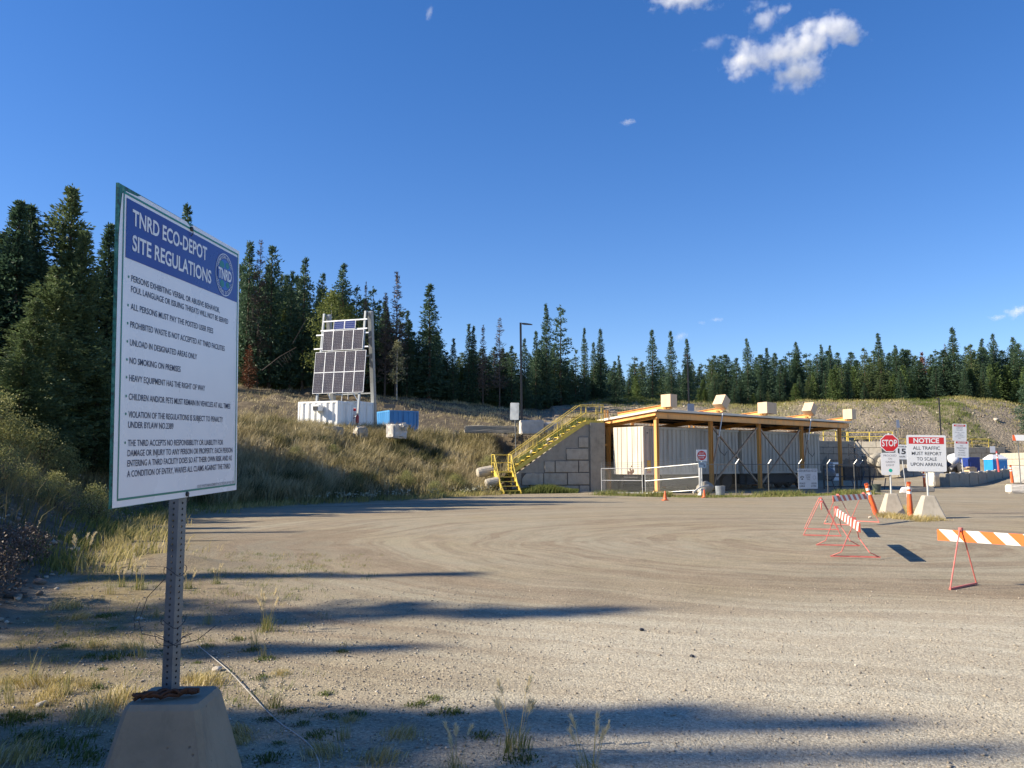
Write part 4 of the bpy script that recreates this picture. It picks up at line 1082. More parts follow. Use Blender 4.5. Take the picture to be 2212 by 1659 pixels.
for i, q in enumerate(fpts):
    mb = MB(); mb.tube([q, q + Vector((0, 0, 1.72))], 0.030 if i else 0.05, 8)
    pst = at_world(mb.build('fence_post', M_galv_lt if i < 1 else M_galv_dk, fn), fn)
    if i:
        mb = MB(); mb.tube([q + Vector((0, 0, 1.72)), q + Vector((0.17, -0.07, 1.98))], 0.020, 6); mb.build('barb_arm', M_galv_lt, pst)
mb = MB(); mb.tube([q + Vector((0, 0, 1.70)) for q in fpts], 0.022, 6); at_world(mb.build('top_rail', M_galv_dk, fn), fn)
for a, c in zip(fpts[:-1], fpts[1:]):
    o = link_panel('wire_mesh', a + Vector((0, 0, 0.05)), c + Vector((0, 0, 0.05)), c + Vector((0, 0, 1.68)), a + Vector((0, 0, 1.68)), fn, m_link2); at_world(o, fn)
# recycling board hung on the fence
q = P(1741, 1034, 48.9); dirf = (fpts[3] - fpts[2]).normalized()
rc = thing('recycling_sign', 'large white recycling board hung on the chain link fence', 'sign', (q.x + 0.06, q.y - 0.08, 0), R(14))
def d1(mb, Mx): text(mb, 'LOGAN LAKE PROUDLY RECYCLES', 0, 0.40, 0.125, 1.16, 'C', 0, Mx, 0.012, 0.002)
def d2(mb, Mx):
    for k, (s_, w) in enumerate((('PLASTIC', 0.33), ('PAPER', 0.26), ('TINS', 0.22))): text(mb, s_, 0.02, 0.17 - k * 0.125, 0.085, w, 'C', 0, Mx, 0.006, 0.002)
    for k, (s_, w) in enumerate((('APPLIANCES', 0.37), ('ALUMINUM', 0.33))): text(mb, s_, -0.56, -0.32 - k * 0.155, 0.10, w, 'L', 0, Mx, 0.01, 0.002)
    for k, (s_, w) in enumerate((('CARDBOARD', 0.36), ('BATTERIES', 0.34))): text(mb, s_, 0.20, -0.32 - k * 0.155, 0.10, w, 'L', 0, Mx, 0.01, 0.002)
def d3(mb, Mx):
    disc(mb, -0.38, 0.06, 0.11, 0, Mx, 0.002, 24, 0.045, 0.12)
    for k in range(3):
        a = R(90 + 120 * k); c = Vector((-0.38 + 0.085 * math.cos(a), 0.06 + 0.085 * math.sin(a), 0.004))
        tt = Vector((-math.sin(a), math.cos(a), 0)); nn = Vector((math.cos(a), math.sin(a), 0))
        mb.add([c + tt * 0.05, c - tt * 0.02 + nn * 0.045, c - tt * 0.02 - nn * 0.045], [(0, 1, 2)], 1, Mx)
    disc(mb, 0.42, 0.07, 0.10, 2, Mx, 0.002, 20, 0.085, 0.11)
o = sign_board('sign_plate', 1.27, 1.16, [paint('grey_white_board', (0.60, 0.62, 0.66), 0.5, 0, 0.08, 2.0, None, 0.0)], rc, [('heading', M_ink, d1), ('lettering', M_ink, d2)], q.z - 0.58, 0, 0.012, 0.01)
mb = MB(); Mx = Matrix.Translation((0, -0.045, q.z)) @ FRONT; d3(mb, Mx); mb.build('recycling_symbol', [M_ink, M_white, M_grayink], o)
# ------------------------------------------------------------------ solar array
e_ = Vector((0.944, -0.33, 0)).normalized(); back = Vector((0.33, 0.944, 0)).normalized()
tilt = R(6.5); uu = Vector((0, 0, 1)) * math.cos(tilt) + back * math.sin(tilt); nn = e_.cross(uu)
B_ = P(729, 849, 60.5)
ga = Vector((B_.x, B_.y, hz(B_.x, B_.y)))
so = thing('solar_array', 'tall solar array of stacked panels on a leaning grey frame above the white container', 'solar panel', ga)
m_cell, nt, b = newmat('solar_cells')
tc = nd(nt, 'ShaderNodeTexCoord'); sx = nd(nt, 'ShaderNodeSeparateXYZ'); lk(nt, tc.outputs['UV'], sx.inputs[0])
fu = math_(nt, 'FRACT', math_(nt, 'MULTIPLY', sx.outputs[0], 6)); fv = math_(nt, 'FRACT', math_(nt, 'MULTIPLY', sx.outputs[1], 12))
du = math_(nt, 'ABSOLUTE', math_(nt, 'SUBTRACT', fu, 0.5)); dv = math_(nt, 'ABSOLUTE', math_(nt, 'SUBTRACT', fv, 0.5))
diam = math_(nt, 'GREATER_THAN', math_(nt, 'ADD', du, dv), 0.89)       # pale diamonds where the cell corners are cut
cellc = ramp(nt, noise(nt, tc.outputs['Object'], 1.5, 3), [(0.3, (0.035, 0.03, 0.035)), (0.7, (0.075, 0.06, 0.06))])
lk(nt, mix(nt, diam, cellc, (0.62, 0.64, 0.68)), b.inputs['Base Color']); b.inputs['Roughness'].default_value = 0.25
m_cell2, nt, b = newmat('blue_solar_cells')
tc = nd(nt, 'ShaderNodeTexCoord'); sx = nd(nt, 'ShaderNodeSeparateXYZ'); lk(nt, tc.outputs['UV'], sx.inputs[0])
g1 = math_(nt, 'LESS_THAN', math_(nt, 'FRACT', math_(nt, 'MULTIPLY', sx.outputs[0], 9)), 0.06); g2 = math_(nt, 'LESS_THAN', math_(nt, 'FRACT', math_(nt, 'MULTIPLY', sx.outputs[1], 4)), 0.08)
lk(nt, mix(nt, math_(nt, 'MAXIMUM', g1, g2), (0.02, 0.03, 0.14), (0.3, 0.33, 0.45)), b.inputs['Base Color']); b.inputs['Roughness'].default_value = 0.2
B0 = B_ - ga
def panel_(e0, e1, u0, u1, mt):
    fr = 0.028
    mb = MB()
    q = lambda e, u, d=0.0: B0 + e_ * e + uu * u + nn * d
    for (a, c, w, o) in ((q(e0, u0 + fr / 2), q(e1, u0 + fr / 2), 0, 0), (q(e0, u1 - fr / 2), q(e1, u1 - fr / 2), 0, 0), (q(e0 + fr / 2, u0 + fr), q(e0 + fr / 2, u1 - fr), 0, 0), (q(e1 - fr / 2, u0 + fr), q(e1 - fr / 2, u1 - fr), 0, 0)):
        mb.beam(a, c, fr, 0.05, 0, nn)
    o = mb.build('solar_panel', [M_alu_lt], so)
    me = bpy.data.meshes.new('cells')
    me.from_pydata([tuple(q(e, u, 0.012)) for e, u in ((e0 + fr, u0 + fr), (e1 - fr, u0 + fr), (e1 - fr, u1 - fr), (e0 + fr, u1 - fr))], [], [(0, 1, 2, 3)])
    l = me.uv_layers.new(name='UVMap')
    for i, c in enumerate(((0, 0), (1, 0), (1, 1), (0, 1))): l.data[i].uv = c
    me.materials.append(mt)
    c = bpy.data.objects.new('cells', me); C.objects.link(c); c.parent = o
M_alu_lt = flat('panel_frame_aluminium', (0.72, 0.72, 0.72), 0.4, 0.2)
pwid, phei = 0.845, 1.56
for r_ in range(2):
    for k in range(5): panel_((k - 2.5) * pwid + 0.003, (k - 1.5) * pwid - 0.003, r_ * (phei + 0.006), r_ * (phei + 0.006) + phei, m_cell)
o3 = 2 * (phei + 0.02) + 0.05
for k in range(4): panel_((k - 2) * pwid + 0.10 + 0.003, (k - 1) * pwid + 0.10 - 0.003, o3, o3 + phei - 0.05, m_cell)
o4 = o3 + phei + 0.02
for k in range(2): panel_((k - 1) * 0.93 + 0.14 + 0.01, k * 0.93 + 0.14 - 0.01, o4, o4 + 0.66, m_cell2)
M_mast = paint('grey_mast_paint', (0.32, 0.34, 0.35), 0.45, 0.3, 0.15, 2.0, None, 0.0)
top_u = o4 + 1.35
mtR = B0 + e_ * 2.02 + uu * top_u - nn * 0.34; mtL = B0 + e_ * -1.50 + uu * (top_u - 0.05) - nn * 0.34
mbR = PG(810, 64.6); mbR.z -= 0.3; mbR = mbR - ga; mbL = mtL + (mbR - mtR)
for a, c in ((mtR, mbR), (mtL, mbL)):
    mb = MB(); mb.beam(a, c, 0.30, 0.34, 0, nn); mb.build('mast', M_mast, so, 0.02)
for ee, px in ((-1.78, 678), (1.72, 780)):
    g = B0 + e_ * ee + uu * top_u - nn * 0.16; g2 = B0 + e_ * ee - nn * 0.16; g2 = g2 - uu * (g2.z + 0.4)
    mb = MB(); mb.beam(g, g2, 0.15, 0.14, 0, nn); mb.build('front_post', M_mast, so, 0.01)
for u_, ea, eb in ((o3 + 0.2, -2.35, 2.2), (o3 + 1.25, -2.25, 2.15), (o4 + 0.0, -1.9, 2.0), (o4 + 0.70, -1.75, 1.95), (1.6, -2.0, 2.0), (0.4, -2.0, 2.0)):
    mb = MB(); mb.beam(B0 + e_ * ea + uu * u_ - nn * 0.09, B0 + e_ * eb + uu * u_ - nn * 0.09, 0.09, 0.08, 0, nn); mb.build('cross_rail', M_alu_lt, so)
for ea, px_b in ((0.35, 0.15), (1.15, 1.65), (-0.9, -0.6)):
    mb = MB(); a = B0 + e_ * ea + uu * 0.1 - nn * 0.1; mb.beam(a, B0 + e_ * px_b - Vector((0, 0, 0.75)) - nn * 0.3, 0.06, 0.06); mb.build('strut', M_alu_lt, so)
for f in (0.33, 0.62):
    a, c = mtR.lerp(mbR, f), mtL.lerp(mbL, f); mb = MB(); mb.beam(a, c, 0.08, 0.10); mb.build('cross_rail', M_mast, so)
# ------------------------------------------------------------------ containers on the plateau
def container(name, label, near, top_z, dA, dB, a, bb, mat, group=None):
    """local x = dB (right, shaded side), local y = dA (left, lit side)"""
    base = hz(near.x + 0.3, near.y + 0.3) - 0.15
    t = thing(name, label, 'container', (near.x, near.y, base), math.atan2(dB.y, dB.x), group)
    h = top_z - base
    mb = MB(); mb.box((bb / 2, a / 2, h / 2), (bb - 0.10, a - 0.10, h - 0.06), 0)
    ribs(mb, (-0.0, 0.10, 0), (0, 1, 0), a - 0.2, (-1, 0, 0), 0.14, h - 0.12, 0.42, 0.075, 0, 0.5)
    ribs(mb, (0.10, 0.0, 0), (1, 0, 0), bb - 0.2, (0, -1, 0), 0.14, h - 0.12, 0.42, 0.06, 0, 0.5)
    body = mb.build('body', mat, t)
    mb = MB()
    for x, y in ((0, 0), (bb, 0), (0, a), (bb, a)): mb.box((x, y, h / 2), (0.13, 0.13, h))
    for z in (0.07, h - 0.06):
        mb.box((bb / 2, 0, z), (bb - 0.13, 0.125, 0.12)); mb.box((bb / 2, a, z), (bb - 0.13, 0.125, 0.12)); mb.box((0, a / 2, z), (0.125, a - 0.13, 0.12)); mb.box((bb, a / 2, z), (0.125, a - 0.13, 0.12))
    mb.build('frame', mat, t)
    return t, h
near = P(728, 900, 57.0)
dB = Vector((0.37, 0.93, 0)).normalized(); dA = Vector((-dB.y, dB.x, 0))
wc, h = container('white_container', 'white corrugated container with a floodlight box below the solar panels', near, P(728, 865.5, 57).z, dA, dB, 3.1, 1.85, M_cont_w)
mb = MB(); mb.box((-0.33, 1.35, h - 0.50), (0.55, 0.55, 0.42)); o = mb.build('lamp_housing', M_cont_w, wc, 0.03)
mb = MB(); mb.box((-0.62, 1.35, h - 0.52), (0.03, 0.36, 0.26)); mb.build('lamp_glass', M_black, o)
for x in (0.75, 0.95): mb = MB(); mb.tube([(x, -0.09, 0.1), (x, -0.09, h - 0.1)], 0.022, 6); mb.build('lock_rod', M_cont_w, wc)
near2 = P(772, 900, 61.3)
wc2, h2 = container('white_container', 'narrow white container standing behind the red pump right of the larger white one', near2, P(772, 866, 61.3).z, dA, dB, 1.25, 2.1, M_cont_w)
mb = MB(); mb.box((-0.3, 1.15, h2 - 0.95), (0.55, 0.5, 0.5)); mb.build('lamp_housing', M_cont_w, wc2, 0.03)
nb_ = P(842, 900, 70.0); dB2 = Vector((0.86, 0.51, 0)).normalized(); dA2 = Vector((-dB2.y, dB2.x, 0))
bc, h = container('blue_container', 'bright blue corrugated container with a dark opening in its shaded side', nb_, P(842, 886, 70).z, dA2, dB2, 5.1, 2.55, M_cont_b)
mb = MB(); mb.box((1.38, -0.05, h * 0.40), (0.92, 0.06, 0.62)); mb.build('opening', M_dark, bc)
mb = MB(); mb.box((1.38, -0.09, h * 0.40 + 0.33), (1.0, 0.05, 0.05)); mb.box((1.86, -0.09, h * 0.40), (0.05, 0.05, 0.66)); mb.build('opening_frame', M_galv, bc)
mb = MB(); Mx = Matrix.Translation((0.86, -0.12, h * 0.5)) @ FRONT; mb.lathe([(0.20, 0), (0.22, 0.03), (0.22, 0.06), (0.18, 0.07)], 16, 0, Mx); mb.build('vent_fan', M_galv, bc)
# electric box, red pump, timber and dark panel near the containers
g = PG(763, 59.3); t = thing('electrical_box', 'grey electrical box with red warning label on a pedestal before the white containers', 'electrical box', g)
zc = P(763, 889, 59.3).z - g.z
mb = MB(); mb.box((0, 0, zc), (0.36, 0.22, 0.52)); bx_ = mb.build('cabinet', M_cont_w, t, 0.02)
mb = MB(); mb.box((0.08, -0.117, zc + 0.12), (0.22, 0.012, 0.18)); mb.build('warning_label', M_red, bx_)
mb = MB(); mb.box((-0.05, 0.05, zc / 2 - 0.15), (0.22, 0.14, zc - 0.2)); mb.build('pedestal', M_cont_w, t)
mb = MB(); mb.tube([(-0.15, -0.1, zc - 0.2), (-0.4, -0.12, zc - 0.45), (-0.2, -0.15, zc - 0.6), (0.25, -0.12, zc - 0.35), (0.2, -0.1, zc - 0.2)], 0.02, 6); mb.build('cable', M_black, t)
g = PG(771, 58.9); zc = P(771, 905, 58.9).z
t = thing('fire_extinguisher', 'small red cylinder beside the electrical box in front of the white containers', 'cylinder', (g.x, g.y, zc - 0.3))
mb = MB(); mb.lathe([(0.10, 0), (0.12, 0.05), (0.12, 0.45), (0.06, 0.56), (0.04, 0.62)], 12); mb.build('cylinder', flat('pump_red', (0.42, 0.04, 0.04), 0.4), t)
mb = MB(); mb.box((0, 0, -0.3), (0.06, 0.06, 0.6)); mb.box((0.0, 0, 0.66), (0.10, 0.14, 0.06)); mb.build('stand', M_galv, t)
g = P(842, 877, 74); z0 = hz(g.x, g.y); t = thing('leaning_panel', 'flat black panel propped on a stand behind the mast of the solar array', 'panel', (g.x, g.y, z0), R(-8))
mb = MB(); mb.box((0, 0, g.z - z0), (1.0, 0.10, 0.34)); mb.build('panel', M_black, t)
mb = MB()
for x in (-0.35, 0.35): mb.beam((x, 0, -0.2), (x, 0.0, g.z - z0 - 0.1), 0.05, 0.05)
mb.build('stand', M_black, t)

# ------------------------------------------------------------------ lamp posts
def lamp(x, ytop, D, label, arm_, w=0.075):
    g = PG(x, D); zt = P(x, ytop, D).z - g.z
    t = thing('lamp_post', label, 'lamp post', g, 0, 'black lamp posts on the plateau')
    mb = MB(); mb.beam((0.06, 0, -0.3), (-0.04, 0, zt), w * 2, w * 2); mb.build('pole', M_black, t, 0.01)
    if arm_:
        mb = MB(); mb.prism([(0, -0.10), (0.16, -0.14), (0.50, -0.155), (0.74, -0.16), (0.76, -0.14), (0.60, -0.09), (0.22, -0.035), (0, -0.03)], 0.24, 0, Matrix.Translation((0.05, 0.12, zt)) @ FRONT)
        mb.build('lamp_head', M_black, t)
    else:
        mb = MB(); mb.box((-0.04, 0.45, zt - 0.07), (0.24, 0.75, 0.08)); mb.build('lamp_head', M_black, t)
lamp(1126, 697, 59, 'tall black lamp post with its lamp head sticking out to the right', True)
lamp(1489.5, 765, 76, 'thin black lamp post rising behind the canopy roof', False, 0.06)
lamp(2033, 859, 110, 'thin black lamp post in front of the gravel stockpile above the notice sign', False, 0.07)

# ------------------------------------------------------------------ loose concrete blocks and rocks
def block(label, c, d, rz=0, mat=None, grp=None, name='concrete_block', bev=0.05, chip=3, seed=0):
    mb = MB(); mb.box((0, 0, d[2] / 2), d)
    o = mb.build(name, mat or M_conc, None)
    bm = bmesh.new(); bm.from_mesh(o.data)
    bmesh.ops.bevel(bm, geom=bm.edges[:], offset=bev, segments=2, affect='EDGES')
    bmesh.ops.subdivide_edges(bm, edges=[e for e in bm.edges if e.calc_length() > 0.3], cuts=3, use_grid_fill=True)
    rg = random.Random(seed + int(c[0] * 31))
    for v in bm.verts:
        n = rg.random()
        v.co += Vector((rg.uniform(-1, 1), rg.uniform(-1, 1), rg.uniform(-1, 1))) * (0.012 if n < 0.9 else 0.05) * chip / 3
    bm.to_mesh(o.data); bm.free()
    o.location = c; o.rotation_euler = (0, 0, rz)
    return tag(o, label, 'concrete block', grp)
def onblock(x, ytop, D, d, label, rz=0, mat=None, **k):
    q = P(x, ytop, D); return block(label, (q.x, q.y, q.z - d[2]), d, rz, mat, **k)
onblock(214, 880, 33, (1.5, 0.75, 0.75), 'weathered concrete block at the forest edge left of the regulations board', R(72))
onblock(618, 918, 54, (1.0, 0.8, 0.9), 'rough concrete block in tall grass at the left foot of the white container', R(15), chip=8, bev=0.1)
onblock(640, 920, 53.6, (1.3, 0.8, 0.9), 'low concrete block buried in grass in front of the white container', R(10), M_conc_dk, chip=8)
onblock(720, 922, 53.6, (1.2, 0.7, 0.8), 'grass-covered concrete block below the corner of the white container', R(20), chip=8)
onblock(779, 922, 54, (0.9, 0.6, 0.8), 'broken pale concrete lump in grass below the solar array post', R(50), chip=14, bev=0.12)
onblock(857, 917, 54.5, (1.5, 0.7, 0.9), 'pale concrete block in grass in front of the blue container', R(62), M_conc_wh, chip=8, bev=0.08)
onblock(872, 913, 54.3, (0.5, 0.4, 0.4), 'small white lump sitting behind the pale block before the blue container', 0.4, M_conc_wh, chip=14, bev=0.12)
onblock(1148, 908, 56, (1.55, 0.9, 0.95), 'clean white concrete block beside the black lamp post', R(8), M_conc_wh)
onblock(1200, 913, 56.5, (1.6, 0.8, 0.75), 'white concrete block half hidden behind the yellow stair rail', R(4), M_conc_wh)
onblock(1060, 920, 57, (3.6, 0.25, 0.5), 'long low grey barrier sunk in grass left of the lamp post', R(4), M_conc_dk)
def lump(label, c, d, rz, seed, mat=None, name='boulder', cat='rock'):
    bm = bmesh.new(); bmesh.ops.create_icosphere(bm, subdivisions=3, radius=0.5)
    rg = random.Random(seed); cuts = [(Vector((rg.gauss(0, 1), rg.gauss(0, 1), rg.gauss(0, 1))).normalized(), rg.uniform(0.30, 0.46)) for _ in range(12)]
    for v in bm.verts:
        for n, h in cuts:
            k = v.co.dot(n)
            if k > h: v.co -= n * (k - h) * 0.85
        v.co = Vector((v.co.x * d[0], v.co.y * d[1], v.co.z * d[2]))
    me = bpy.data.meshes.new(name); bm.to_mesh(me); bm.free(); me.materials.append(mat or M_rockw)
    o = bpy.data.objects.new(name, me); C.objects.link(o); o.location = c; o.rotation_euler = (0, 0, rz)
    return tag(o, label, cat)
# round concrete stubs left of the stair
for (x, y, D, r_, L_, lab) in ((1030, 1022, 50.2, 0.30, 1.0, 'round concrete stub poking out of the bank beside the yellow stair, the upper one'), (1048, 1045, 49.3, 0.27, 0.8, 'round concrete stub under the yellow stair landing, the lower one')):
    q = P(x, y, D); mb = MB()
    mb.lathe([(r_ * 0.55, 0), (r_ * 0.9, 0.06), (r_, 0.25), (r_, L_)], 14, 0, Matrix.Rotation(R(80), 4, 'Y'))
    o = mb.build('concrete_stub', M_conc, smooth=False); o.location = q; o.rotation_euler = (0, 0, R(18)); tag(o, lab, 'concrete block')
for i, (x, y, D, d) in enumerate(((1088, 1000, 51.0, (0.9, 0.7, 0.6)), (1104, 1005, 51.4, (1.0, 0.8, 0.7)), (1075, 1012, 50.6, (1.1, 0.8, 0.5)), (1150, 968, 52.0, (0.6, 0.5, 0.5)), (1186, 944, 52.2, (0.6, 0.5, 0.4)))):
    q = P(x, y, D); q.z = hz(q.x, q.y) + d[2] * 0.2
    lump(('grey rock behind the foot of the yellow stair, leftmost', 'pale boulder just behind the stair landing', 'flat rock under the stair landing rail', 'small rock halfway up behind the yellow stair', 'small rock high behind the yellow stair')[i], q, tuple(c_ * 0.7 for c_ in d), i, i + 3, M_conc)
q = G(1515, 1068); lump('slanted pale slab leaning by the foot of the do-not-enter sign', (q.x + 0.35, q.y + 0.5, 0.32), (1.15, 0.75, 0.9), R(20), 41, M_conc_dk, 'concrete_slab', 'rock')
mb = MB(); a = P(1497, 1064, 44.2); mb.tube([a, a.lerp(P(1525, 1049, 44.6), 0.5) + Vector((0, 0, 0.08)), P(1531, 1048, 45.0)], 0.06, 7, 0, 0.03)
tag(mb.build('pale_log', M_conc_wh), 'pale crooked log lying across the slab at the do-not-enter sign', 'log')
# row of barrier blocks
b0, b1 = G(2041, 1052), P(2200, 1021, 83.0)
bd = Vector((b1.x - b0.x, b1.y - b0.y, 0)); BLn = bd.length; bd.normalize()
nb_k = 9; ln = BLn / nb_k
for k in range(nb_k):
    c = b0 + bd * (ln * (k + 0.5)); zb = hz(c.x, c.y)
    s = ['nearest block', 'second block', 'third block', 'fourth block', 'fifth block', 'sixth block', 'seventh block', 'eighth block', 'farthest block'][k]
    o = block(s + ' of the long concrete barrier row left to right past the notices', (c.x, c.y, zb - 0.1), (ln - 0.05, 0.7, 1.12 - zb * 0.6), math.atan2(bd.y, bd.x), M_conc_dk, 'concrete blocks of the barrier row', chip=3)
    mb = MB(); mb.box((0, 0, 0.04), (ln * 0.42, 0.10, 0.10)); hk = mb.build('lifting_rib', M_conc_wh, o, 0.02); hk.location = (0, -0.20, 1.12 - zb * 0.6 + 0.0)
c = G(2024, 1050.5); block('sunlit concrete block closing the left end of the barrier row', (c.x, c.y + 0.2, 0), (1.25, 0.75, 1.08), R(28), M_conc_wh)
c = G(1988, 1063); block('low concrete kerb behind the post of the large notice', (c.x, c.y, 0), (1.7, 0.35, 0.30), R(4), M_conc)
c = G(2203, 1066); block('low broken concrete kerb carrying an orange marker at the right border', (c.x + 0.65, c.y + 0.5, 0), (1.9, 0.9, 0.5), R(-12), M_conc_wh, chip=4, bev=0.06)
c = G(2222, 1050); block('tall concrete block at the right border next to the orange marker', (c.x + 0.25, c.y + 1.5, 0.2), (1.3, 0.8, 1.35), R(-30), M_conc_wh)

# ------------------------------------------------------------------ plastic markers and cones
def marker(label, base, h, lean=0.0, leany=0.0, mat=None, bent=False):
    t = thing('plastic_marker', label, 'traffic marker', base, 0, 'orange plastic marker posts')
    mt = mat or M_cone; Mx = Matrix.Rotation(lean, 4, 'Y') @ Matrix.Rotation(leany, 4, 'X')
    r_ = 0.090
    mb = MB(); mb.lathe([(r_, 0), (r_ * 0.98, h * 0.3), (r_ * 0.80, h * 0.62), (r_ * 0.66, h * 0.80), (r_ * 0.62, h * 0.94), (r_ * 0.35, h * 0.96)], 16, 0, Mx); mb.build('tube', mt, t, smooth=False)
    for z in (0.66, 0.80):
        mb = MB(); rr_ = r_ * (0.785 if z < 0.7 else 0.665) + 0.004; mb.lathe([(rr_, h * z), (rr_ - 0.006, h * (z + 0.075))], 16, 0, Mx); mb.build('reflective_band', M_refl, t)
    mb = MB(); mb.prism(rrect(0.13, 0.10, 0.03), 0.03, 0, Mx @ Matrix.Translation((0.01, 0.015, h * 0.98)) @ FRONT); mb.build('grip', mt, t)
    return t
marker('orange marker post leaning left beside the stop sign foot', G(1893.5, 1112.5), 1.08, R(-17))
marker('upright orange marker post between the stop sign and the notice feet', G(1967, 1114.5), 1.10, R(-1))
q = G(1998, 1055); marker('orange marker post behind the pole of the large notice', (q.x, q.y, 0.02), 1.15, R(-3))
q = G(2202, 1063); marker('bright orange marker post on the kerb at the right border', (q.x - 0.15, q.y + 0.4, 0.56), 1.08, R(-4))
q = P(2158, 1018, 70.5); marker('faded red marker post on the barrier in front of the blue toilet', (q.x, q.y, q.z - 0.05), 1.75, R(-4), 0, M_fade)
q = P(1962, 1056, 39.0); q.z = 0.42
lump('crumpled white sheet draped over a lump beside the orange marker', (q.x - 0.12, q.y, 0.48), (0.70, 0.5, 0.36), R(-20), 77, paint('white_plastic_bag', (0.72, 0.68, 0.64), 0.6), 'white_bag', 'bag')
def cone(label, base, h):
    t = thing('traffic_cone', label, 'traffic cone', base, R(12), 'small traffic cones by the gate')
    mb = MB(); mb.prism(rrect(h * 0.62, h * 0.62, 0.05), 0.04); mb.build('foot', M_cone, t)
    mb = MB(); mb.lathe([(h * 0.24, 0.04), (h * 0.20, 0.10), (h * 0.07, h * 0.95), (h * 0.05, h)], 16); mb.build('cone', M_cone, t)
    mb = MB(); mb.lathe([(h * 0.137, h * 0.55), (h * 0.108, h * 0.74)], 16); mb.build('band', flat('faded_band', (0.72, 0.40, 0.26), 0.5), t)
cone('orange traffic cone standing alone in front of the gate leaf', G(1437, 1081), 0.44)
cone('faded orange traffic cone touching the foot of the do-not-enter sign', G(1521.5, 1075), 0.42)
q = G(1556, 1069); mb = MB(); mb.lathe([(0.24, 0), (0.28, 0.5), (0.27, 0.5), (0.22, 0.06)], 18)
o = mb.build('barrel', paint('grey_blue_plastic', (0.24, 0.27, 0.31), 0.5)); o.location = q; tag(o, 'grey-blue open plastic barrel behind the fence next to a canopy column', 'barrel')

# ------------------------------------------------------------------ folding barricades
m_str, nt, b = newmat('barricade_stripes')
uv = nd(nt, 'ShaderNodeUVMap', uv_map='UVMap'); sx = nd(nt, 'ShaderNodeSeparateXYZ'); lk(nt, uv.outputs[0], sx.inputs[0])
q = math_(nt, 'FRACT', math_(nt, 'MULTIPLY', math_(nt, 'ADD', sx.outputs[0], sx.outputs[1]), 1 / 0.36)); q = math_(nt, 'LESS_THAN', q, 0.5)
oi = nd(nt, 'ShaderNodeObjectInfo')
nz = noise(nt, nd(nt, 'ShaderNodeTexCoord').outputs['Object'], 14, 5, 0.7)
lk(nt, mix(nt, q, mix(nt, ramp(nt, nz, [(0.5, 0), (0.75, 0.35)]), (0.76, 0.75, 0.72), (0.5, 0.47, 0.43)), (0.80, 0.15, 0.025)), b.inputs['Base Color']); b.inputs['Roughness'].default_value = 0.45
m_str2 = m_str.copy(); m_str2.name = 'faded_barricade_stripes'
for n_ in m_str2.node_tree.nodes:
    if n_.type == 'MIX' and abs(n_.inputs[7].default_value[0] - 0.80) < 0.02: n_.inputs[7].default_value = (0.50, 0.085, 0.055, 1)
def barricade(label, near, d, L=2.44, h=0.78, mat=None, bow=0.0, bh=0.165, inset=0.32, drop=0.0):
    """board from near along d; legs at both ends"""
    d = Vector(d).normalized(); t = thing('folding_barricade', label, 'barricade', near, math.atan2(d.y, d.x), 'striped folding barricades')
    me = bpy.data.meshes.new('striped_board'); th = 0.022
    vs = [(x, y, z - drop * (1 - x / L)) for x in (0, L) for y in (-th / 2, th / 2) for z in (h - bh, h)]
    fs = [(0, 4, 5, 1), (2, 3, 7, 6), (0, 1, 3, 2), (4, 6, 7, 5), (0, 2, 6, 4), (1, 5, 7, 3)]
    me.from_pydata(vs, [], fs); l = me.uv_layers.new(name='UVMap')
    for p in me.polygons:
        for li in p.loop_indices:
            v = me.vertices[me.loops[li].vertex_index].co; l.data[li].uv = (v.x, v.z + drop * (1 - v.x / L) - (h - bh))
    me.materials.append(mat or m_str)
    o = bpy.data.objects.new('striped_board', me); C.objects.link(o); o.parent = t
    h0 = h
    for x in (inset * (2.0 if drop else 1), L - inset):
        h = h0 - drop * (1 - x / L)
        for sgn_ in (-1, 1):
            mb = MB(); y1 = sgn_ * 0.42; yb = sgn_ * 0.03
            if bow: pts = [(x, yb, h + 0.03), (x, yb * 1.6, h - bh - 0.02), (x + bow * 0.3, sgn_ * 0.10, h * 0.5), (x - bow * 0.1, sgn_ * 0.24, h * 0.15), (x, y1, 0.02)]
            else: pts = [(x, yb, h + 0.03), (x, y1, 0.02)]
            mb.tube(pts, 0.0095, 7); mb.build('leg', M_pink, t)
        mb = MB(); mb.beam((x, -0.43, 0.02), (x, 0.43, 0.02), 0.026, 0.026); mb.build('foot_bar', M_pink, t)
        mb = MB(); mb.box((x, 0, h + 0.015), (0.04, 0.07, 0.05)); mb.build('clamp', M_pink, t)
barricade('striped barricade with crisp orange and white board, nearest on the right', Vector((6.06, 12.05, 0)), (0.63, -0.77, 0), bh=0.155)
barricade('bow-legged faded barricade lying lengthwise in the yard before the stop sign', Vector((6.13, 14.9, 0)), (0.235, 0.972, 0), 3.2, 0.80, m_str2, 0.55, drop=0.13)
barricade('faded barricade seen end-on, leftmost of the striped ones', Vector((7.26, 19.8, 0)), (0.338, 0.941, 0), 2.7, 0.80, m_str2)
barricade('shaded barricade turned broadside left of the leaning orange marker', Vector((8.95, 23.5, 0)), (0.70, 0.71, 0), 2.44, 0.83, m_str2)

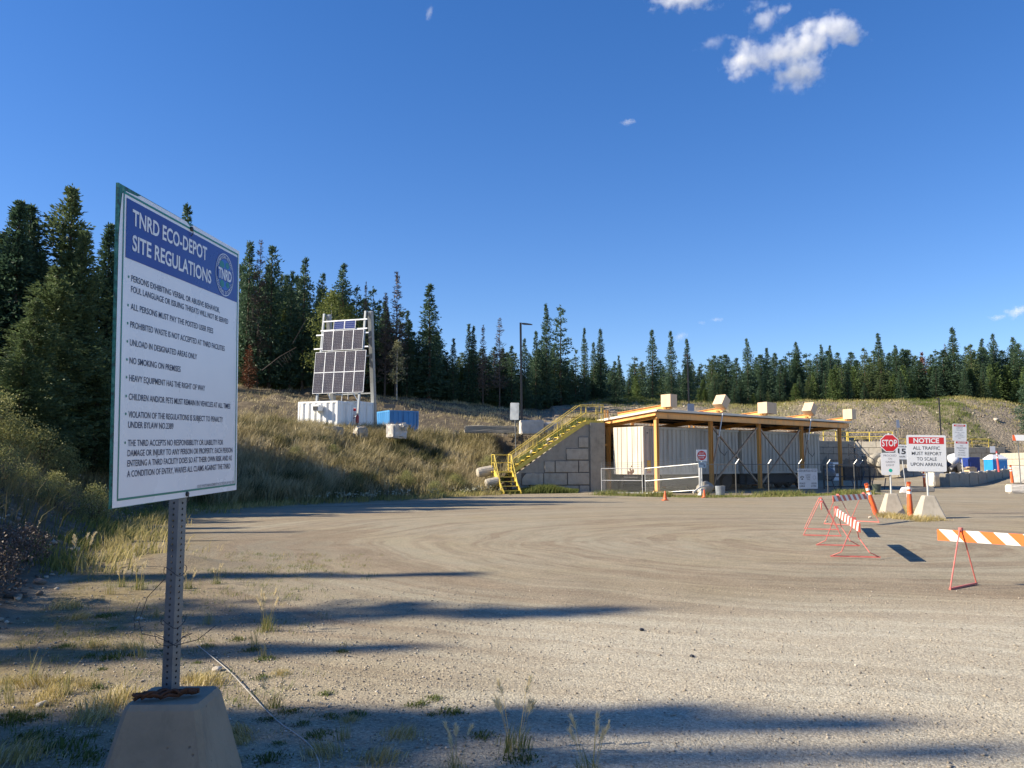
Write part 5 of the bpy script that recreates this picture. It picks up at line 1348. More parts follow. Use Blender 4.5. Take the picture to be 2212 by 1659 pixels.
# ------------------------------------------------------------------ toilet, bin, tank, tyres and junk behind the barrier
q = P(2146, 1030, 84.0); g0 = Vector((q.x, q.y, hz(q.x, q.y))); ztop = P(2150, 982, 84).z - g0.z
po = thing('portable_toilet', 'bright blue portable toilet with white domed roof behind the barrier row', 'portable toilet', g0, R(12))
Wp, Dp = 1.75, 1.2; hb = ztop * 0.80
M_pblue = paint('toilet_blue_plastic', (0.02, 0.24, 0.62), 0.4, 0, 0.10, 3.0, None, 0.0)
mb = MB(); mb.box((Wp / 2, Dp / 2, hb / 2), (Wp, Dp, hb)); mb.build('body', M_pblue, po, 0.05)
mb = MB(); mb.box((Wp / 2, -0.012, hb * 0.42), (Wp * 0.70, 0.03, hb * 0.78)); d_ = mb.build('door', M_pblue, po, 0.012)
mb = MB(); mb.box((Wp * 0.75, -0.04, hb * 0.5), (0.05, 0.03, 0.2)); mb.build('handle', M_white, d_)
mb = MB(); mb.box((Wp / 2, -0.02, hb * 0.90), (Wp * 0.74, 0.02, hb * 0.09)); mb.build('vent_panel', flat('pale_blue_vent', (0.12, 0.38, 0.68), 0.4), po)
mb = MB(); k = 0.06
mb.add([(-k, -k, hb), (Wp + k, -k, hb), (Wp + k, Dp + k, hb), (-k, Dp + k, hb), (0.35, 0.35, ztop), (Wp - 0.35, 0.35, ztop), (Wp - 0.35, Dp - 0.35, ztop), (0.35, Dp - 0.35, ztop), (-k, -k, hb - 0.08), (Wp + k, -k, hb - 0.08), (Wp + k, Dp + k, hb - 0.08), (-k, Dp + k, hb - 0.08)],
       [(4, 5, 6, 7), (0, 1, 5, 4), (1, 2, 6, 5), (2, 3, 7, 6), (3, 0, 4, 7), (8, 9, 1, 0), (9, 10, 2, 1), (10, 11, 3, 2), (11, 8, 0, 3), (11, 10, 9, 8)])
mb.build('roof', flat('white_roof_plastic', (0.80, 0.80, 0.80), 0.4), po, 0.03)
mb = MB(); mb.tube([(Wp - 0.2, Dp - 0.2, hb), (Wp - 0.2, Dp - 0.2, ztop + 0.12)], 0.06, 8); mb.build('vent_pipe', M_dark, po)
q = P(2092, 1020, 88); t = thing('blue_bin', 'dark blue steel bin with sloping lid left of the portable toilet', 'bin', (q.x, q.y, 0.1), R(8))
M_dblue = paint('dark_blue_bin_paint', (0.012, 0.035, 0.20), 0.45, 0, 0.2, 3.0, None, 0.0)
mb = MB(); mb.prism([(0, 0), (1.4, 0), (1.4, 2.35), (0.25, 2.35), (0, 2.1)], 1.2, 0, Matrix.Translation((0, 1.2, 0)) @ FRONT); mb.build('body', M_dblue, t, 0.03)
mb = MB(); mb.box((0.7, -0.03, 1.6), (0.9, 0.04, 0.5)); mb.build('lid', M_dblue, t, 0.01)
mb = MB(); mb.box((0.75, -0.02, 0.95), (0.26, 0.015, 0.14)); mb.build('sticker', M_white, t)
q = P(2057.5, 996, 90); mb = MB(); mb.lathe([(0.10, 0), (0.5, 0.06), (0.62, 0.2), (0.62, 0.75), (0.5, 0.95), (0.12, 1.02)], 20, 0, Matrix.Rotation(R(70), 4, 'Y') @ Matrix.Rotation(R(12), 4, 'X'))
o = mb.build('white_tank', flat('white_tank_plastic', (0.80, 0.80, 0.80), 0.4), smooth=True); o.location = q + Vector((-0.4, 0, 0)); tag(o, 'white rounded tank lying on black scrap right of the large notice', 'tank')
for i, (x, y, D, d) in enumerate(((2044, 1010, 89, (1.6, 1.0, 1.5)), (2060, 1013, 88.5, (2.0, 1.0, 1.1)), (2074, 1012, 88, (1.4, 0.9, 1.3)))):
    q = P(x, y, D); lump(('black scrap under the white tank, nearest the large notice', 'crumpled black sheeting right below the white tank', 'black scrap heap leaning towards the blue bin')[i], q, d, i * 0.7, 60 + i, M_black, 'scrap_heap', 'scrap')
q = P(2096, 1012, 78); mb = MB(); mb.box((0, 0, -0.15), (0.8, 0.7, 0.3)); mb.box((-0.1, 0, 0.04), (1.1, 0.7, 0.05)); mb.box((0.1, 0.1, 0.12), (0.6, 0.5, 0.07))
o = mb.build('lumber_pile', paint('raw_lumber', (0.50, 0.38, 0.24), 0.8)); o.location = q; o.rotation_euler = (0, 0, 0.2); tag(o, 'small pile of pale boards behind the barrier below the blue bin', 'lumber')
rg = random.Random(5)
tw = MB(); tw.lathe([(0.30, -0.12), (0.46, -0.13), (0.52, -0.08), (0.52, 0.08), (0.46, 0.13), (0.30, 0.12)], 14)
ty0 = None; kk = 0
for i in range(44):
    f = (i + 0.5) / 44; x = WC0.x + 1.0 + (WC1.x - WC0.x - 3.0) * f; y = 113.8 + rg.uniform(-0.3, 0.8) + (x - 44) * 0.045
    for lv in range(rg.choice((1, 2, 2, 3)) if f < 0.55 else rg.choice((2, 3, 3))):
        lab = 'black scrap tyre in the heap on top of the long grey block wall'
        if ty0 is None: o = ty0 = tw.build('scrap_tyre', tyre_m)
        else: o = ty0.copy(); C.objects.link(o)
        tag(o, lab, 'tyre', 'scrap tyres on the long grey wall')
        o.location = (x + rg.uniform(-.2, .2), y + rg.uniform(-.2, .2), 4.35 + lv * 0.30 + rg.uniform(-.05, .05)); o.rotation_euler = (rg.uniform(-.5, .5) + (1.3 if rg.random() < .3 else 0), rg.uniform(-.5, .5), rg.uniform(0, 3)); s_ = rg.uniform(1.0, 1.45); o.scale = (s_, s_, s_)
for i, (x, y, D, d) in enumerate(((1893, 994, 90.5, (2.2, 1.6, 1.8)), (1905, 1000, 89.8, (2.4, 1.5, 1.5)), (1918, 998, 91.5, (2.4, 1.6, 2.0)))):
    q = P(x, y, D); lump(('grey rubble heap beside the sunlit wall stub', 'flat rubble lump left of the green-light plate', 'rubble heap behind the green-light plate')[i], q, d, i, 90 + i, M_conc_dk, 'rubble_heap', 'rubble')
# things in the shade below the far wall
q = P(1804, 1029, 88); t = thing('white_cabinet', 'white cabinet with a dark window in the shade below the far wall', 'cabinet', (q.x, q.y, 0), R(20))
mb = MB(); mb.box((0, 0, 0.95), (1.0, 0.7, 1.9)); mb.build('body', M_cont_w, t, 0.03)
mb = MB(); mb.box((0.02, -0.36, 1.2), (0.62, 0.03, 0.9)); mb.build('window', M_black, t)
q = P(1793, 1031, 86); lump('pile of pale scrap appliances in the shade right of the trailers', (q.x, q.y, 0.6), (1.6, 1.2, 1.5), 0.4, 15, M_galv, 'scrap_pile', 'scrap')
q = P(1836, 1031, 90); mb = MB(); mb.box((0, 0, 0.65), (2.3, 1.0, 1.3)); mb.box((0, 0, 1.33), (2.4, 1.1, 0.07)); o = mb.build('dark_bin', M_dark); o.location = (q.x, q.y, 0); o.rotation_euler = (0, 0, R(22)); tag(o, 'dark low bin in the shade under the far wall right of the canopy column', 'bin')
# ------------------------------------------------------------------ foliage materials
def leaf_mat(name, dark, lite, rnd=0.35, transl=0.25, rough=0.6):
    m, nt, b = newmat(name)
    at_ = nd(nt, 'ShaderNodeAttribute', attribute_name='tone').outputs['Fac']
    oi = nd(nt, 'ShaderNodeObjectInfo')
    c = ramp(nt, at_, [(0.0, dark), (1.0, lite)])
    c = mix(nt, math_(nt, 'MULTIPLY', oi.outputs['Random'], rnd), c, (lite[0] * 1.1, lite[1] * 1.0, lite[2] * 0.95))
    lk(nt, c, b.inputs['Base Color']); b.inputs['Roughness'].default_value = rough; b.inputs['Specular IOR Level'].default_value = 0.25
    tr = nd(nt, 'ShaderNodeBsdfTranslucent'); lk(nt, c, tr.inputs['Color'])
    ms = nd(nt, 'ShaderNodeMixShader'); ms.inputs[0].default_value = transl
    lk(nt, b.outputs[0], ms.inputs[1]); lk(nt, tr.outputs[0], ms.inputs[2])
    lk(nt, ms.outputs[0], nt.nodes['Material Output'].inputs['Surface'])
    return m
M_spruce = leaf_mat('spruce_needles', (0.032, 0.064, 0.042), (0.098, 0.165, 0.092), 0.22, 0.30)
M_pine = leaf_mat('pine_needles', (0.052, 0.084, 0.038), (0.145, 0.195, 0.080), 0.22, 0.32)
M_young = leaf_mat('young_conifer_needles', (0.060, 0.105, 0.040), (0.165, 0.230, 0.078), 0.22, 0.35)
M_deadn = leaf_mat('dead_twigs', (0.085, 0.062, 0.048), (0.17, 0.13, 0.105), 0.3, 0.0)
M_redn = leaf_mat('red_dead_needles', (0.11, 0.04, 0.022), (0.22, 0.085, 0.04), 0.1, 0.1)
M_aspen = leaf_mat('aspen_leaves', (0.085, 0.115, 0.03), (0.23, 0.26, 0.07), 0.2, 0.35)
M_bush = leaf_mat('bush_leaves', (0.10, 0.115, 0.035), (0.38, 0.38, 0.15), 0.25, 0.35)
M_paleleaf = leaf_mat('pale_birch_leaves', (0.16, 0.17, 0.085), (0.36, 0.35, 0.20), 0.2, 0.3)
M_birch = paint('pale_birch_bark', (0.46, 0.43, 0.38), 0.8, 0, 0.3, 4.0, (0.08, 0.07, 0.06), 0.0)
M_deadbark = paint('dead_grey_bark', (0.095, 0.072, 0.058), 0.9, 0, 0.3, 4.0, None, 0.0)

def diamonds(p, d, n_, L, Wd, tone):
    """leaf or spray quads: p base (n,3), d direction, n_ sideways hint"""
    d = d / np.linalg.norm(d, axis=1, keepdims=True)
    s = np.cross(d, n_); s /= np.linalg.norm(s, axis=1, keepdims=True) + 1e-9
    L = L[:, None]; Wd = Wd[:, None]
    v = np.stack([p, p + d * L * 0.5 + s * Wd, p + d * L, p + d * L * 0.5 - s * Wd], 1).reshape(-1, 3)
    f = np.arange(len(v)).reshape(-1, 4)
    return v, f, np.repeat(tone, 4)
def needles(rng, c, d, n, size, spread=0.9):
    """tuft of n sprays around each branch point"""
    m = len(c)
    p = np.repeat(c, n, 0) + rng.normal(0, size * 0.28, (m * n, 3))
    dd = np.repeat(d, n, 0) + rng.normal(0, spread, (m * n, 3)) * 0.6
    hint = rng.normal(0, 1, (m * n, 3))
    tn = np.repeat(rng.uniform(0, 1, m), n) * 0.6 + rng.uniform(0, 0.4, m * n)
    return diamonds(p, dd, hint, size * rng.uniform(0.6, 1.3, m * n), size * rng.uniform(0.13, 0.25, m * n), tn)
def conifer_geo(seed, H, rad, start=0.06, whorls=40, per=9, size=0.26, tuft=5, droop=0.2, power=0.95, gaps=0.06, irr=0.15, step=0.36, topround=0.0):
    """layered crown: every whorl is a ring of fronds, every frond a row of small sprays"""
    rng = np.random.default_rng(seed)
    pts = []; dirs = []
    zs = start + (1 - start) * (np.arange(whorls) + rng.uniform(-0.25, 0.25, whorls)) / whorls
    lop = rng.uniform(0, 6.28, 4)
    for z in zs:
        z = min(max(z, start), 0.992)
        u = (z - start) / (1 - start)
        prof = (1 - u) ** power
        if topround: prof = max(prof, topround * math.sqrt(max(0, 1 - u ** 3)))
        prof *= min(1, 0.55 + u * 4) * rng.uniform(0.86, 1.12)
        for k in range(per if u < 0.85 else max(4, per - 3)):
            if rng.random() < gaps: continue
            a = 6.283 * (k + rng.uniform(-0.4, 0.4)) / per + z * 40
            L = rad * prof * rng.uniform(0.72, 1.12) * (1 + irr * math.cos(a - lop[0]) * math.sin(u * 9 + lop[1]) + irr * math.sin(u * 21 + lop[2]))
            L = max(L, 0.07)
            elev = -droop * (1 - u) + 0.7 * u ** 2.5 + rng.normal(0, 0.07)
            n = max(2, int(L / step) + 1)
            t = (np.arange(n) + rng.uniform(0.3, 0.9)) / n
            d = np.array([math.cos(a) * math.cos(elev), math.sin(a) * math.cos(elev), math.sin(elev)])
            s = np.array([-math.sin(a), math.cos(a), 0.0])
            side = rng.normal(0, 0.30, n)[:, None] * (1 - t[:, None] * 0.7) * min(L, 1.4) * 0.55
            q = np.outer(t * L, d) + side * s; q[:, 2] += z * H + 0.10 * L * t ** 2.5
            pts.append(q); dirs.append(np.tile(d, (n, 1)) + side * s * 1.2)
    c = np.concatenate(pts); d = np.concatenate(dirs)
    v, f, tn = needles(rng, c, d, tuft, size, 0.75)
    lt = np.linspace(0.93, 1.0, 22) * H
    v2, f2, t2 = needles(rng, np.stack([np.zeros(22), np.zeros(22), lt], 1), np.tile([0, 0, 1.0], (22, 1)), 2, size * 0.55, 0.5)
    return np.concatenate([v, v2]), np.concatenate([f, f2 + len(v)]), np.concatenate([tn, t2])
def tree_proto(name, label, seed, H, crown, crown_mat, bark, r0, lean=0.0, limbs=True, cat='tree'):
    t = thing(name, label, cat)
    rg = random.Random(seed)
    mb = MB(); pts = [(lean * z * z + 0.03 * H * 0.1 * math.sin(z * 5 + seed), 0.03 * H * 0.1 * math.cos(z * 4 + seed), z * H - (0.4 if z == 0 else 0)) for z in (0, 0.12, 0.3, 0.5, 0.7, 0.85, 0.985)]
    mb.tube(pts, r0, 7, 0, r0 * 0.10)
    if limbs:
        for k in range(16):
            z = rg.uniform(0.06, 0.6) * H; a = rg.uniform(0, 6.28); L = rg.uniform(0.5, 1.3)
            mb.tube([(0, 0, z), (L * math.cos(a) * 0.6, L * math.sin(a) * 0.6, z - 0.05), (L * math.cos(a), L * math.sin(a), z - 0.1 * L)], 0.022, 4, 0, 0.008)
    mb.build('trunk', bark, t)
    v, f, tn = crown
    np_mesh('crown', v, [f], crown_mat, {'tone': tn}, t)
    t['h'] = H
    return t
def dead_geo(seed, H, rad, n=150, power=0.8):
    rng = np.random.default_rng(seed); mb = MB()
    for k in range(n):
        u = rng.uniform(0.22, 0.99); z = u * H; a = rng.uniform(0, 6.28); L = rad * (1 - u) ** power * rng.uniform(0.5, 1.1) + 0.15
        e = rng.uniform(-0.15, 0.35)
        d = Vector((math.cos(a), math.sin(a), e)); p0 = Vector((0, 0, z)); p1 = p0 + d * L * 0.55 + Vector((0, 0, -0.04 * L)); p2 = p0 + d * L + Vector((0, 0, 0.10 * L))
        mb.tube([p0, p1, p2], 0.034, 3, 0, 0.014, False)
        for j in range(8):
            b_ = p0.lerp(p2, rng.uniform(0.35, 1)); s_ = Vector(rng.normal(0, 1, 3)); s_ = (s_ * 0.5 + d * 0.6).normalized() * rng.uniform(0.2, 0.5) * max(0.5, L)
            mb.tube([b_, b_ + s_], 0.019, 3, 0, 0.008, False)
    return mb
def dead_proto(name, label, seed, H, rad, fuzz=None):
    t = thing(name, label, 'tree')
    mb = MB(); mb.tube([(0, 0, -0.4), (0.05, 0, H * 0.3), (0.0, 0.04, H * 0.6), (0.02, 0, H)], 0.15, 7, 0, 0.02); mb.build('trunk', M_deadbark, t)
    dead_geo(seed, H, rad).build('branches', M_deadbark, t)
    if fuzz is not None:
        v, f, tn = conifer_geo(seed + 3, H * 0.98, rad, 0.15, 22, 6, 0.3, 2, 0.1, 0.9, 0.35); np_mesh('dry_needles', v, [f], fuzz, {'tone': tn}, t)
    t['h'] = H; return t
def leafy_geo(seed, H, rad, n_cl, leaf, per, start=0.25, flatten=1.0):
    rng = np.random.default_rng(seed); out = []
    u = rng.uniform(0, 1, n_cl); a = rng.uniform(0, 6.28, n_cl); z = start + (1 - start) * u
    rr = rad * np.sin(np.pi * (0.12 + 0.86 * u)) ** 0.7 * np.sqrt(rng.uniform(0.1, 1, n_cl)) * (1 + 0.3 * np.sin(u * 13 + seed))
    c = np.stack([rr * np.cos(a), rr * np.sin(a), z * H], 1)
    p = np.repeat(c, per, 0) + rng.normal(0, 1, (n_cl * per, 3)) * rad * 0.13 * np.array([1, 1, flatten])
    tn = np.repeat(rng.uniform(0, 1, n_cl), per) * 0.5 + rng.uniform(0, .5, n_cl * per)
    return diamonds(p, rng.normal(0, 1, p.shape), rng.normal(0, 1, p.shape), leaf * rng.uniform(0.7, 1.3, len(p)), leaf * rng.uniform(0.28, 0.42, len(p)), tn)

# prototypes ------------------------------------------------------
PR = {}
def keep(k, o): PR.setdefault(k, []).append(o)
L0 = 'tree'
for i in range(4):
    keep('spruce', tree_proto('spruce_tree', L0, i, 13, conifer_geo(10 + i, 13, 1.75 + 0.15 * i, 0.05, 42, 9, 0.30, 5, 0.35, 0.92, 0.08, 0.10), M_spruce, M_bark, 0.17))
for i in range(4):
    keep('fir', tree_proto('fir_tree', L0, 10 + i, 13, conifer_geo(30 + i, 13, 2.3 + 0.2 * i, 0.06, 38, 10, 0.32, 5, 0.22, 0.78, 0.12, 0.2), M_spruce, M_bark, 0.2))
for i in range(3):
    keep('pine', tree_proto('pine_tree', L0, 20 + i, 12, conifer_geo(50 + i, 12, 2.1, 0.10, 30, 9, 0.30, 6, -0.05, 0.72, 0.2, 0.25, 0.36, 0.22), M_pine, M_bark, 0.18))
for i in range(3):
    keep('young', tree_proto('young_conifer', L0, 30 + i, 6, conifer_geo(70 + i, 6, 1.25, 0.02, 30, 9, 0.22, 5, 0.05, 0.9, 0.06, 0.1, 0.26), M_young, M_bark, 0.09, limbs=False))
# finer ones for the near stand on the left
for i in range(3):
    keep('near', tree_proto('pine_tree', L0, 40 + i, 9, conifer_geo(90 + i, 9, 1.7 + 0.15 * i, 0.04, 52, 12, 0.16, 8, -0.02, 0.72, 0.14, 0.28, 0.20, 0.16), M_pine, M_bark, 0.13))
for i in range(2):
    keep('nearspruce', tree_proto('spruce_tree', L0, 50 + i, 9, conifer_geo(100 + i, 9, 1.55, 0.04, 56, 12, 0.16, 8, 0.28, 0.85, 0.08, 0.15, 0.20), M_spruce, M_bark, 0.13))
for i in range(2):
    keep('open', tree_proto('fir_tree', L0, 60 + i, 12, conifer_geo(110 + i, 12, 1.9, 0.12, 20, 7, 0.34, 8, 0.05, 0.55, 0.3, 0.35, 0.36, 0.35), M_spruce, M_bark, 0.16))
keep('dead', dead_proto('dead_tree', L0, 3, 12, 2.6)); keep('dead', dead_proto('dead_tree', L0, 4, 12, 1.6, M_deadn))
keep('red', tree_proto('dead_conifer', L0, 70, 7, conifer_geo(120, 7, 1.2, 0.06, 26, 8, 0.24, 4, 0.1, 0.8, 0.15), M_redn, M_bark, 0.09))
keep('aspen', tree_proto('aspen_tree', L0, 75, 9, leafy_geo(5, 9, 1.9, 420, 0.17, 14, 0.18), M_aspen, M_birch, 0.09, limbs=False))
keep('birch', tree_proto('birch_tree', L0, 76, 7, leafy_geo(6, 7, 0.95, 150, 0.14, 10, 0.30), M_paleleaf, M_birch, 0.06, limbs=False))
used = set(); trng = random.Random(11)
def plant(kind, x, ytop, D, label, group=None, idx=None, wide=1.0, xy=None, htop=None, cap=None):
    """stand a tree of a kind so that its tip reaches the photo height ytop at depth D"""
    lst = PR[kind]; o = lst[(idx if idx is not None else trng.randrange(len(lst)))]
    if xy is None and 515 < x < 1330 and D > 80: D = max(D, np.interp(x, [300, 700, 1100, 1300, 2212], [98, 108, 116, 130, 134]) + {'birch': -6, 'aspen': -7, 'dead': -0.5, 'red': -3}.get(kind, 2.0 if group else 0.5))
    g = PG(x, D) if xy is None else Vector((xy[0], xy[1], hz(*xy)))
    Ht = (P(x, ytop, D).z - g.z) if htop is None else htop
    Ht = max(2.0, Ht)
    if cap: Ht = min(Ht, cap)
    k = Ht / o['h']; w = k ** 0.7 * wide * {'spruce': 1.12, 'fir': 1.05, 'young': 1.1, 'nearspruce': 1.1, 'open': 1.0, 'pine': 1.0}.get(kind, 1.0)
    g.z -= 0.1
    if o.name not in used: used.add(o.name); o.location = g; o.rotation_euler = (0, 0, trng.uniform(0, 6.28)); o.scale = (w, w, k); o['label'] = label; r = o
    else: r = dup(o, g, trng.uniform(0, 6.28), label, (w, w, k))
    if group: r['group'] = group
    elif 'group' in r: del r['group']
    return r
# key trees that break the skyline
KEY = [
 ('near', 128, 397, 35.5, 'tallest pine of the near stand left of the regulations board', 1.15), ('nearspruce', 12, 432, 33, 'dark spruce cut by the left border of the photo', 1.25), ('nearspruce', 40, 440, 35, 'dark spruce next to the left border, right of another', 1.1),
 ('nearspruce', 216, 481, 37, 'pointed spruce tip just left of the regulations board', 1.0), ('nearspruce', 252, 462, 41, 'spruce tip half hidden by the left edge of the regulations board', 1.0),
 ('near', 105, 570, 31, 'lighter olive pine at the front of the left stand', 1.45), ('near', 158, 492, 33.5, 'slim pine just right of the tallest pine in the left stand', 0.9), ('near', 60, 640, 29, 'bushy pine low at the left border behind the leafy bushes', 1.3),
 ('spruce', 385, 440, 97, 'lone spruce tip peeking over the top edge of the regulations board', 0.9), ('near', 205, 797, 32, 'bright young pine behind the concrete block left of the board', 1.9), ('near', 42, 727, 27.5, 'low bright pine at the left border', 1.5),
 ('fir', 527, 519, 98, 'dark fir right beside the right edge of the regulations board', 0.9), ('dead', 551, 515, 104, 'thin bare tree top right of the regulations board', 0.6), ('fir', 577, 531, 100, 'broad fir second from the regulations board', 1.0),
 ('spruce', 622, 585, 104, 'thin ragged spruce between two broad firs left of the solar array', 0.7), ('fir', 650, 557, 101, 'dense round-topped fir left of the solar array', 0.85), ('fir', 690, 590, 105, 'short fir above the left mast of the solar array', 0.8),
 ('fir', 734, 569, 104, 'tall fir directly above the solar array', 0.95), ('open', 766, 615, 106, 'ragged fir above the right mast of the solar array', 0.9), ('dead', 785, 607, 108, 'bare pale snag behind the right mast of the solar array', 0.45), ('open', 801, 618, 105, 'layered dark fir right of the solar mast', 0.9),
 ('dead', 853, 585, 103, 'large bare dead conifer right of the solar array', 1.0), ('dead', 829, 631, 104, 'brown dead conifer left of the large bare one', 0.9), ('spruce', 878, 670, 108, 'small spruce right of the large dead conifer', 0.8),
 ('spruce', 925, 613, 96, 'perfectly conical tall spruce standing clear between solar array and lamp post', 1.25), ('spruce', 978, 730, 112, 'small spruce tip in the gap right of the conical spruce', 0.8), ('spruce', 1012, 699, 108, 'slim spruce pair member left of the lamp post', 0.75), ('spruce', 1022, 703, 110, 'slim spruce close to its twin left of the lamp post', 0.7),
 ('dead', 1043, 700, 113, 'grey dying tree left of the lamp post', 0.7), ('dead', 1079, 684, 111, 'leaning bare dead top just left of the lamp post', 0.7), ('spruce', 1105, 746, 112, 'dark spruce touching the left side of the lamp post', 0.9), ('fir', 1133, 731, 116, 'fir right behind the lamp post', 0.7), ('spruce', 1158, 714, 118, 'ragged spruce right of the lamp post', 0.7),
 ('fir', 1181, 655, 112, 'taller trunk of the big double tree right of the lamp post', 0.62), ('open', 1212, 658, 112.5, 'broad open right half of the big double tree right of the lamp post', 1.05), ('open', 1244, 752, 120, 'small open fir right of the big double tree', 0.8),
 ('spruce', 1264, 707, 128, 'slim spruce spire above the stair head', 0.6), ('spruce', 1284, 738, 130, 'short spruce between two spires above the stair head', 0.8), ('spruce', 1299, 709, 128, 'full spruce spire left of the canopy', 0.8),
 ('spruce', 1412, 711, 132, 'tall full spruce above the left end of the canopy', 0.95), ('spruce', 1453, 714, 134, 'slim pointed spruce left of the rear lamp post', 0.8), ('spruce', 1488, 731, 135, 'spruce directly behind the rear lamp post', 0.85), ('spruce', 1339, 767, 140, 'small spire in the low treeline left of the canopy', 0.7),
 ('fir', 1619, 731, 142, 'ragged forked fir above the canopy middle', 0.75), ('fir', 1662, 750, 142, 'triangular fir right of the forked fir', 0.8), ('fir', 1726, 738, 144, 'broad fir above the right part of the canopy', 0.8), ('fir', 1781, 743, 145, 'round-topped fir above the right end of the canopy', 0.7), ('spruce', 1800, 745, 146, 'slim spruce right of the round-topped fir', 0.7),
 ('spruce', 1906, 719, 145, 'tall spruce rising above the stop sign', 0.95), ('fir', 1943, 745, 147, 'flat-topped fir right of the spruce above the stop sign', 0.8), ('red', 2001, 760, 150, 'dead conifer with red needles above the notice sign', 1.1), ('dead', 2051, 741, 150, 'grey dead spire left of the tallest tree on the right', 0.5),
 ('spruce', 2069, 706, 142, 'tallest spruce of the right treeline', 1.05), ('fir', 2132, 731, 146, 'broad fir near the right border', 0.8), ('fir', 2157, 720, 147, 'taller ragged fir near the right border', 0.75), ('fir', 2200, 728, 146, 'fir at the right border of the photo', 0.9),
 ('aspen', 711, 633, 92, 'light green aspen behind the left mast of the solar array', 1.1), ('aspen', 750, 664, 94, 'smaller light green aspen behind the upper solar panels', 0.95), ('red', 732, 650, 95, 'small rust-red conifer between two light green aspens', 0.8),
 ('birch', 856, 736, 90, 'slender pale birch with white trunk right of the solar array', 1.1), ('red', 533, 744, 84, 'brownish dying young conifer right of the regulations board', 1.3),
 ('fir', 2228, 790, 118, 'dense dark fir at the right border on the stockpile', 1.0),
]
for k_, x, yt, D, lab, w in KEY: plant(k_, x, yt, D, lab, None, None, w)
# filler of the stands, kept below the skyline of the photo
SKX = [-200, 0, 60, 130, 200, 260, 385, 520, 580, 650, 740, 800, 860, 930, 980, 1010, 1080, 1130, 1180, 1240, 1300, 1360, 1450, 1520, 1620, 1700, 1780, 1900, 2000, 2070, 2140, 2212, 2500]
SKY = [440, 450, 470, 430, 500, 480, 470, 540, 560, 585, 600, 640, 640, 690, 745, 720, 740, 760, 720, 770, 765, 775, 775, 775, 765, 765, 755, 755, 760, 750, 745, 745, 740]
GLAB = {'left': 'dark conifer in the crowded near stand on the bank left of the board', 'mid': 'dark conifer in the dense stand on the slope behind the solar array', 'gap': 'conifer in the lower stand between the solar array and the canopy',
        'right': 'conifer in the treeline along the ridge behind the gravel stockpile'}
GGRP = {'left': 'near stand on the left bank', 'mid': 'stand behind the solar array', 'gap': 'stand left of the canopy', 'right': 'treeline behind the stockpile'}
def fill(n, x0, x1, D0, D1, kinds, reg, lo, hi, edge=None, w0=0.9, w1=1.3):
    for i in range(n):
        x = x0 + (x1 - x0) * (i + trng.uniform(-0.3, 1.3)) / n; D = trng.uniform(D0, D1)
        if edge: D += np.interp(x, [600, 1100, 1300, 2212], edge)
        sk = np.interp(x, SKX, SKY); yt = sk + trng.uniform(lo, hi)
        plant(trng.choice(kinds), x, yt, D, GLAB[reg], GGRP[reg], None, trng.uniform(w0, w1))
fill(12, -40, 260, 33, 41, ('near', 'nearspruce', 'nearspruce'), 'left', 40, 260)
fill(7, -200, 0, 31, 42, ('nearspruce', 'near'), 'left', 0, 120)
fill(14, 262, 520, 101, 118, ('spruce', 'fir'), 'mid', 80, 220)
fill(56, 505, 960, 111, 130, ('spruce', 'fir', 'fir', 'open', 'pine'), 'mid', 8, 100, None, 1.0, 1.6)
fill(34, 505, 980, 100, 112, ('pine', 'young', 'spruce', 'pine'), 'mid', 70, 190)
fill(64, 930, 1330, 112, 140, ('spruce', 'fir', 'pine', 'fir'), 'gap', 4, 70, None, 1.0, 1.6)
fill(26, 940, 1290, 106, 116, ('pine', 'spruce', 'young'), 'gap', 60, 115, (-8, 0, 6, 6))
fill(160, 1290, 2320, 142, 168, ('spruce', 'fir', 'fir', 'fir', 'pine', 'open'), 'right', -6, 42, None, 1.0, 1.75)
fill(90, 1280, 2320, 137, 144, ('young', 'spruce', 'pine', 'young'), 'right', 30, 92, None, 1.0, 1.6)
# trees outside the left of the frame whose shadows cross the yard
ct = 1 / math.tan(SUN_EL)
def caster(tipx, tipy, H, kind, idx, wide, lab=None):
    x, y = tipx, tipy
    for _ in range(8):
        zg = hz(x, y); L = (zg + H) * ct
        x = tipx - L * math.cos(SUN_BACK); y = tipy - L * math.sin(SUN_BACK)
    plant(kind, 0, 0, 1, 'conifer on the left bank outside the frame whose long shadow crosses the yard', 'trees outside the frame on the left', idx, wide, (x, y), H)
for (tx, ty, H, k_, i, w) in ((-0.9, 34.8, 12, 'spruce', 0, .8), (-4.5, 31.5, 11, 'spruce', 1, .8), (-5.5, 28.0, 11, 'spruce', 2, .7), (-5.3, 21.4, 10, 'spruce', 3, .6), (-6.2, 18.8, 9.5, 'nearspruce', 0, .6), (-0.4, 13.3, 13, 'spruce', 0, .75), (-3.4, 13.0, 11, 'nearspruce', 1, .9),
                              (1.6, 10.0, 14.5, 'spruce', 1, .95), (-0.2, 10.4, 13, 'open', 0, .8), (-0.6, 8.0, 12.5, 'spruce', 2, .7), (-1.9, 8.1, 12, 'spruce', 0, .6),
                              (2.9, 5.8, 14, 'fir', 0, .5), (1.7, 6.05, 13, 'spruce', 1, .6), (0.6, 5.9, 13, 'fir', 1, .6), (3.1, 5.25, 14, 'fir', 2, .42), (1.0, 4.75, 13, 'fir', 3, .7), (5.8, 4.35, 15, 'fir', 0, .8), (3.4, 3.6, 14, 'fir', 1, .9), (-0.4, 5.2, 12, 'nearspruce', 0, .9), (-7.5, 25.0, 12, 'nearspruce', 1, .9), (-9.2, 15.2, 9.5, 'near', 0, .9), (-7.9, 11.8, 9, 'near', 1, .9), (-7.0, 22.8, 12, 'nearspruce', 0, 1.0)):
    caster(tx, ty, H, k_, i, w)
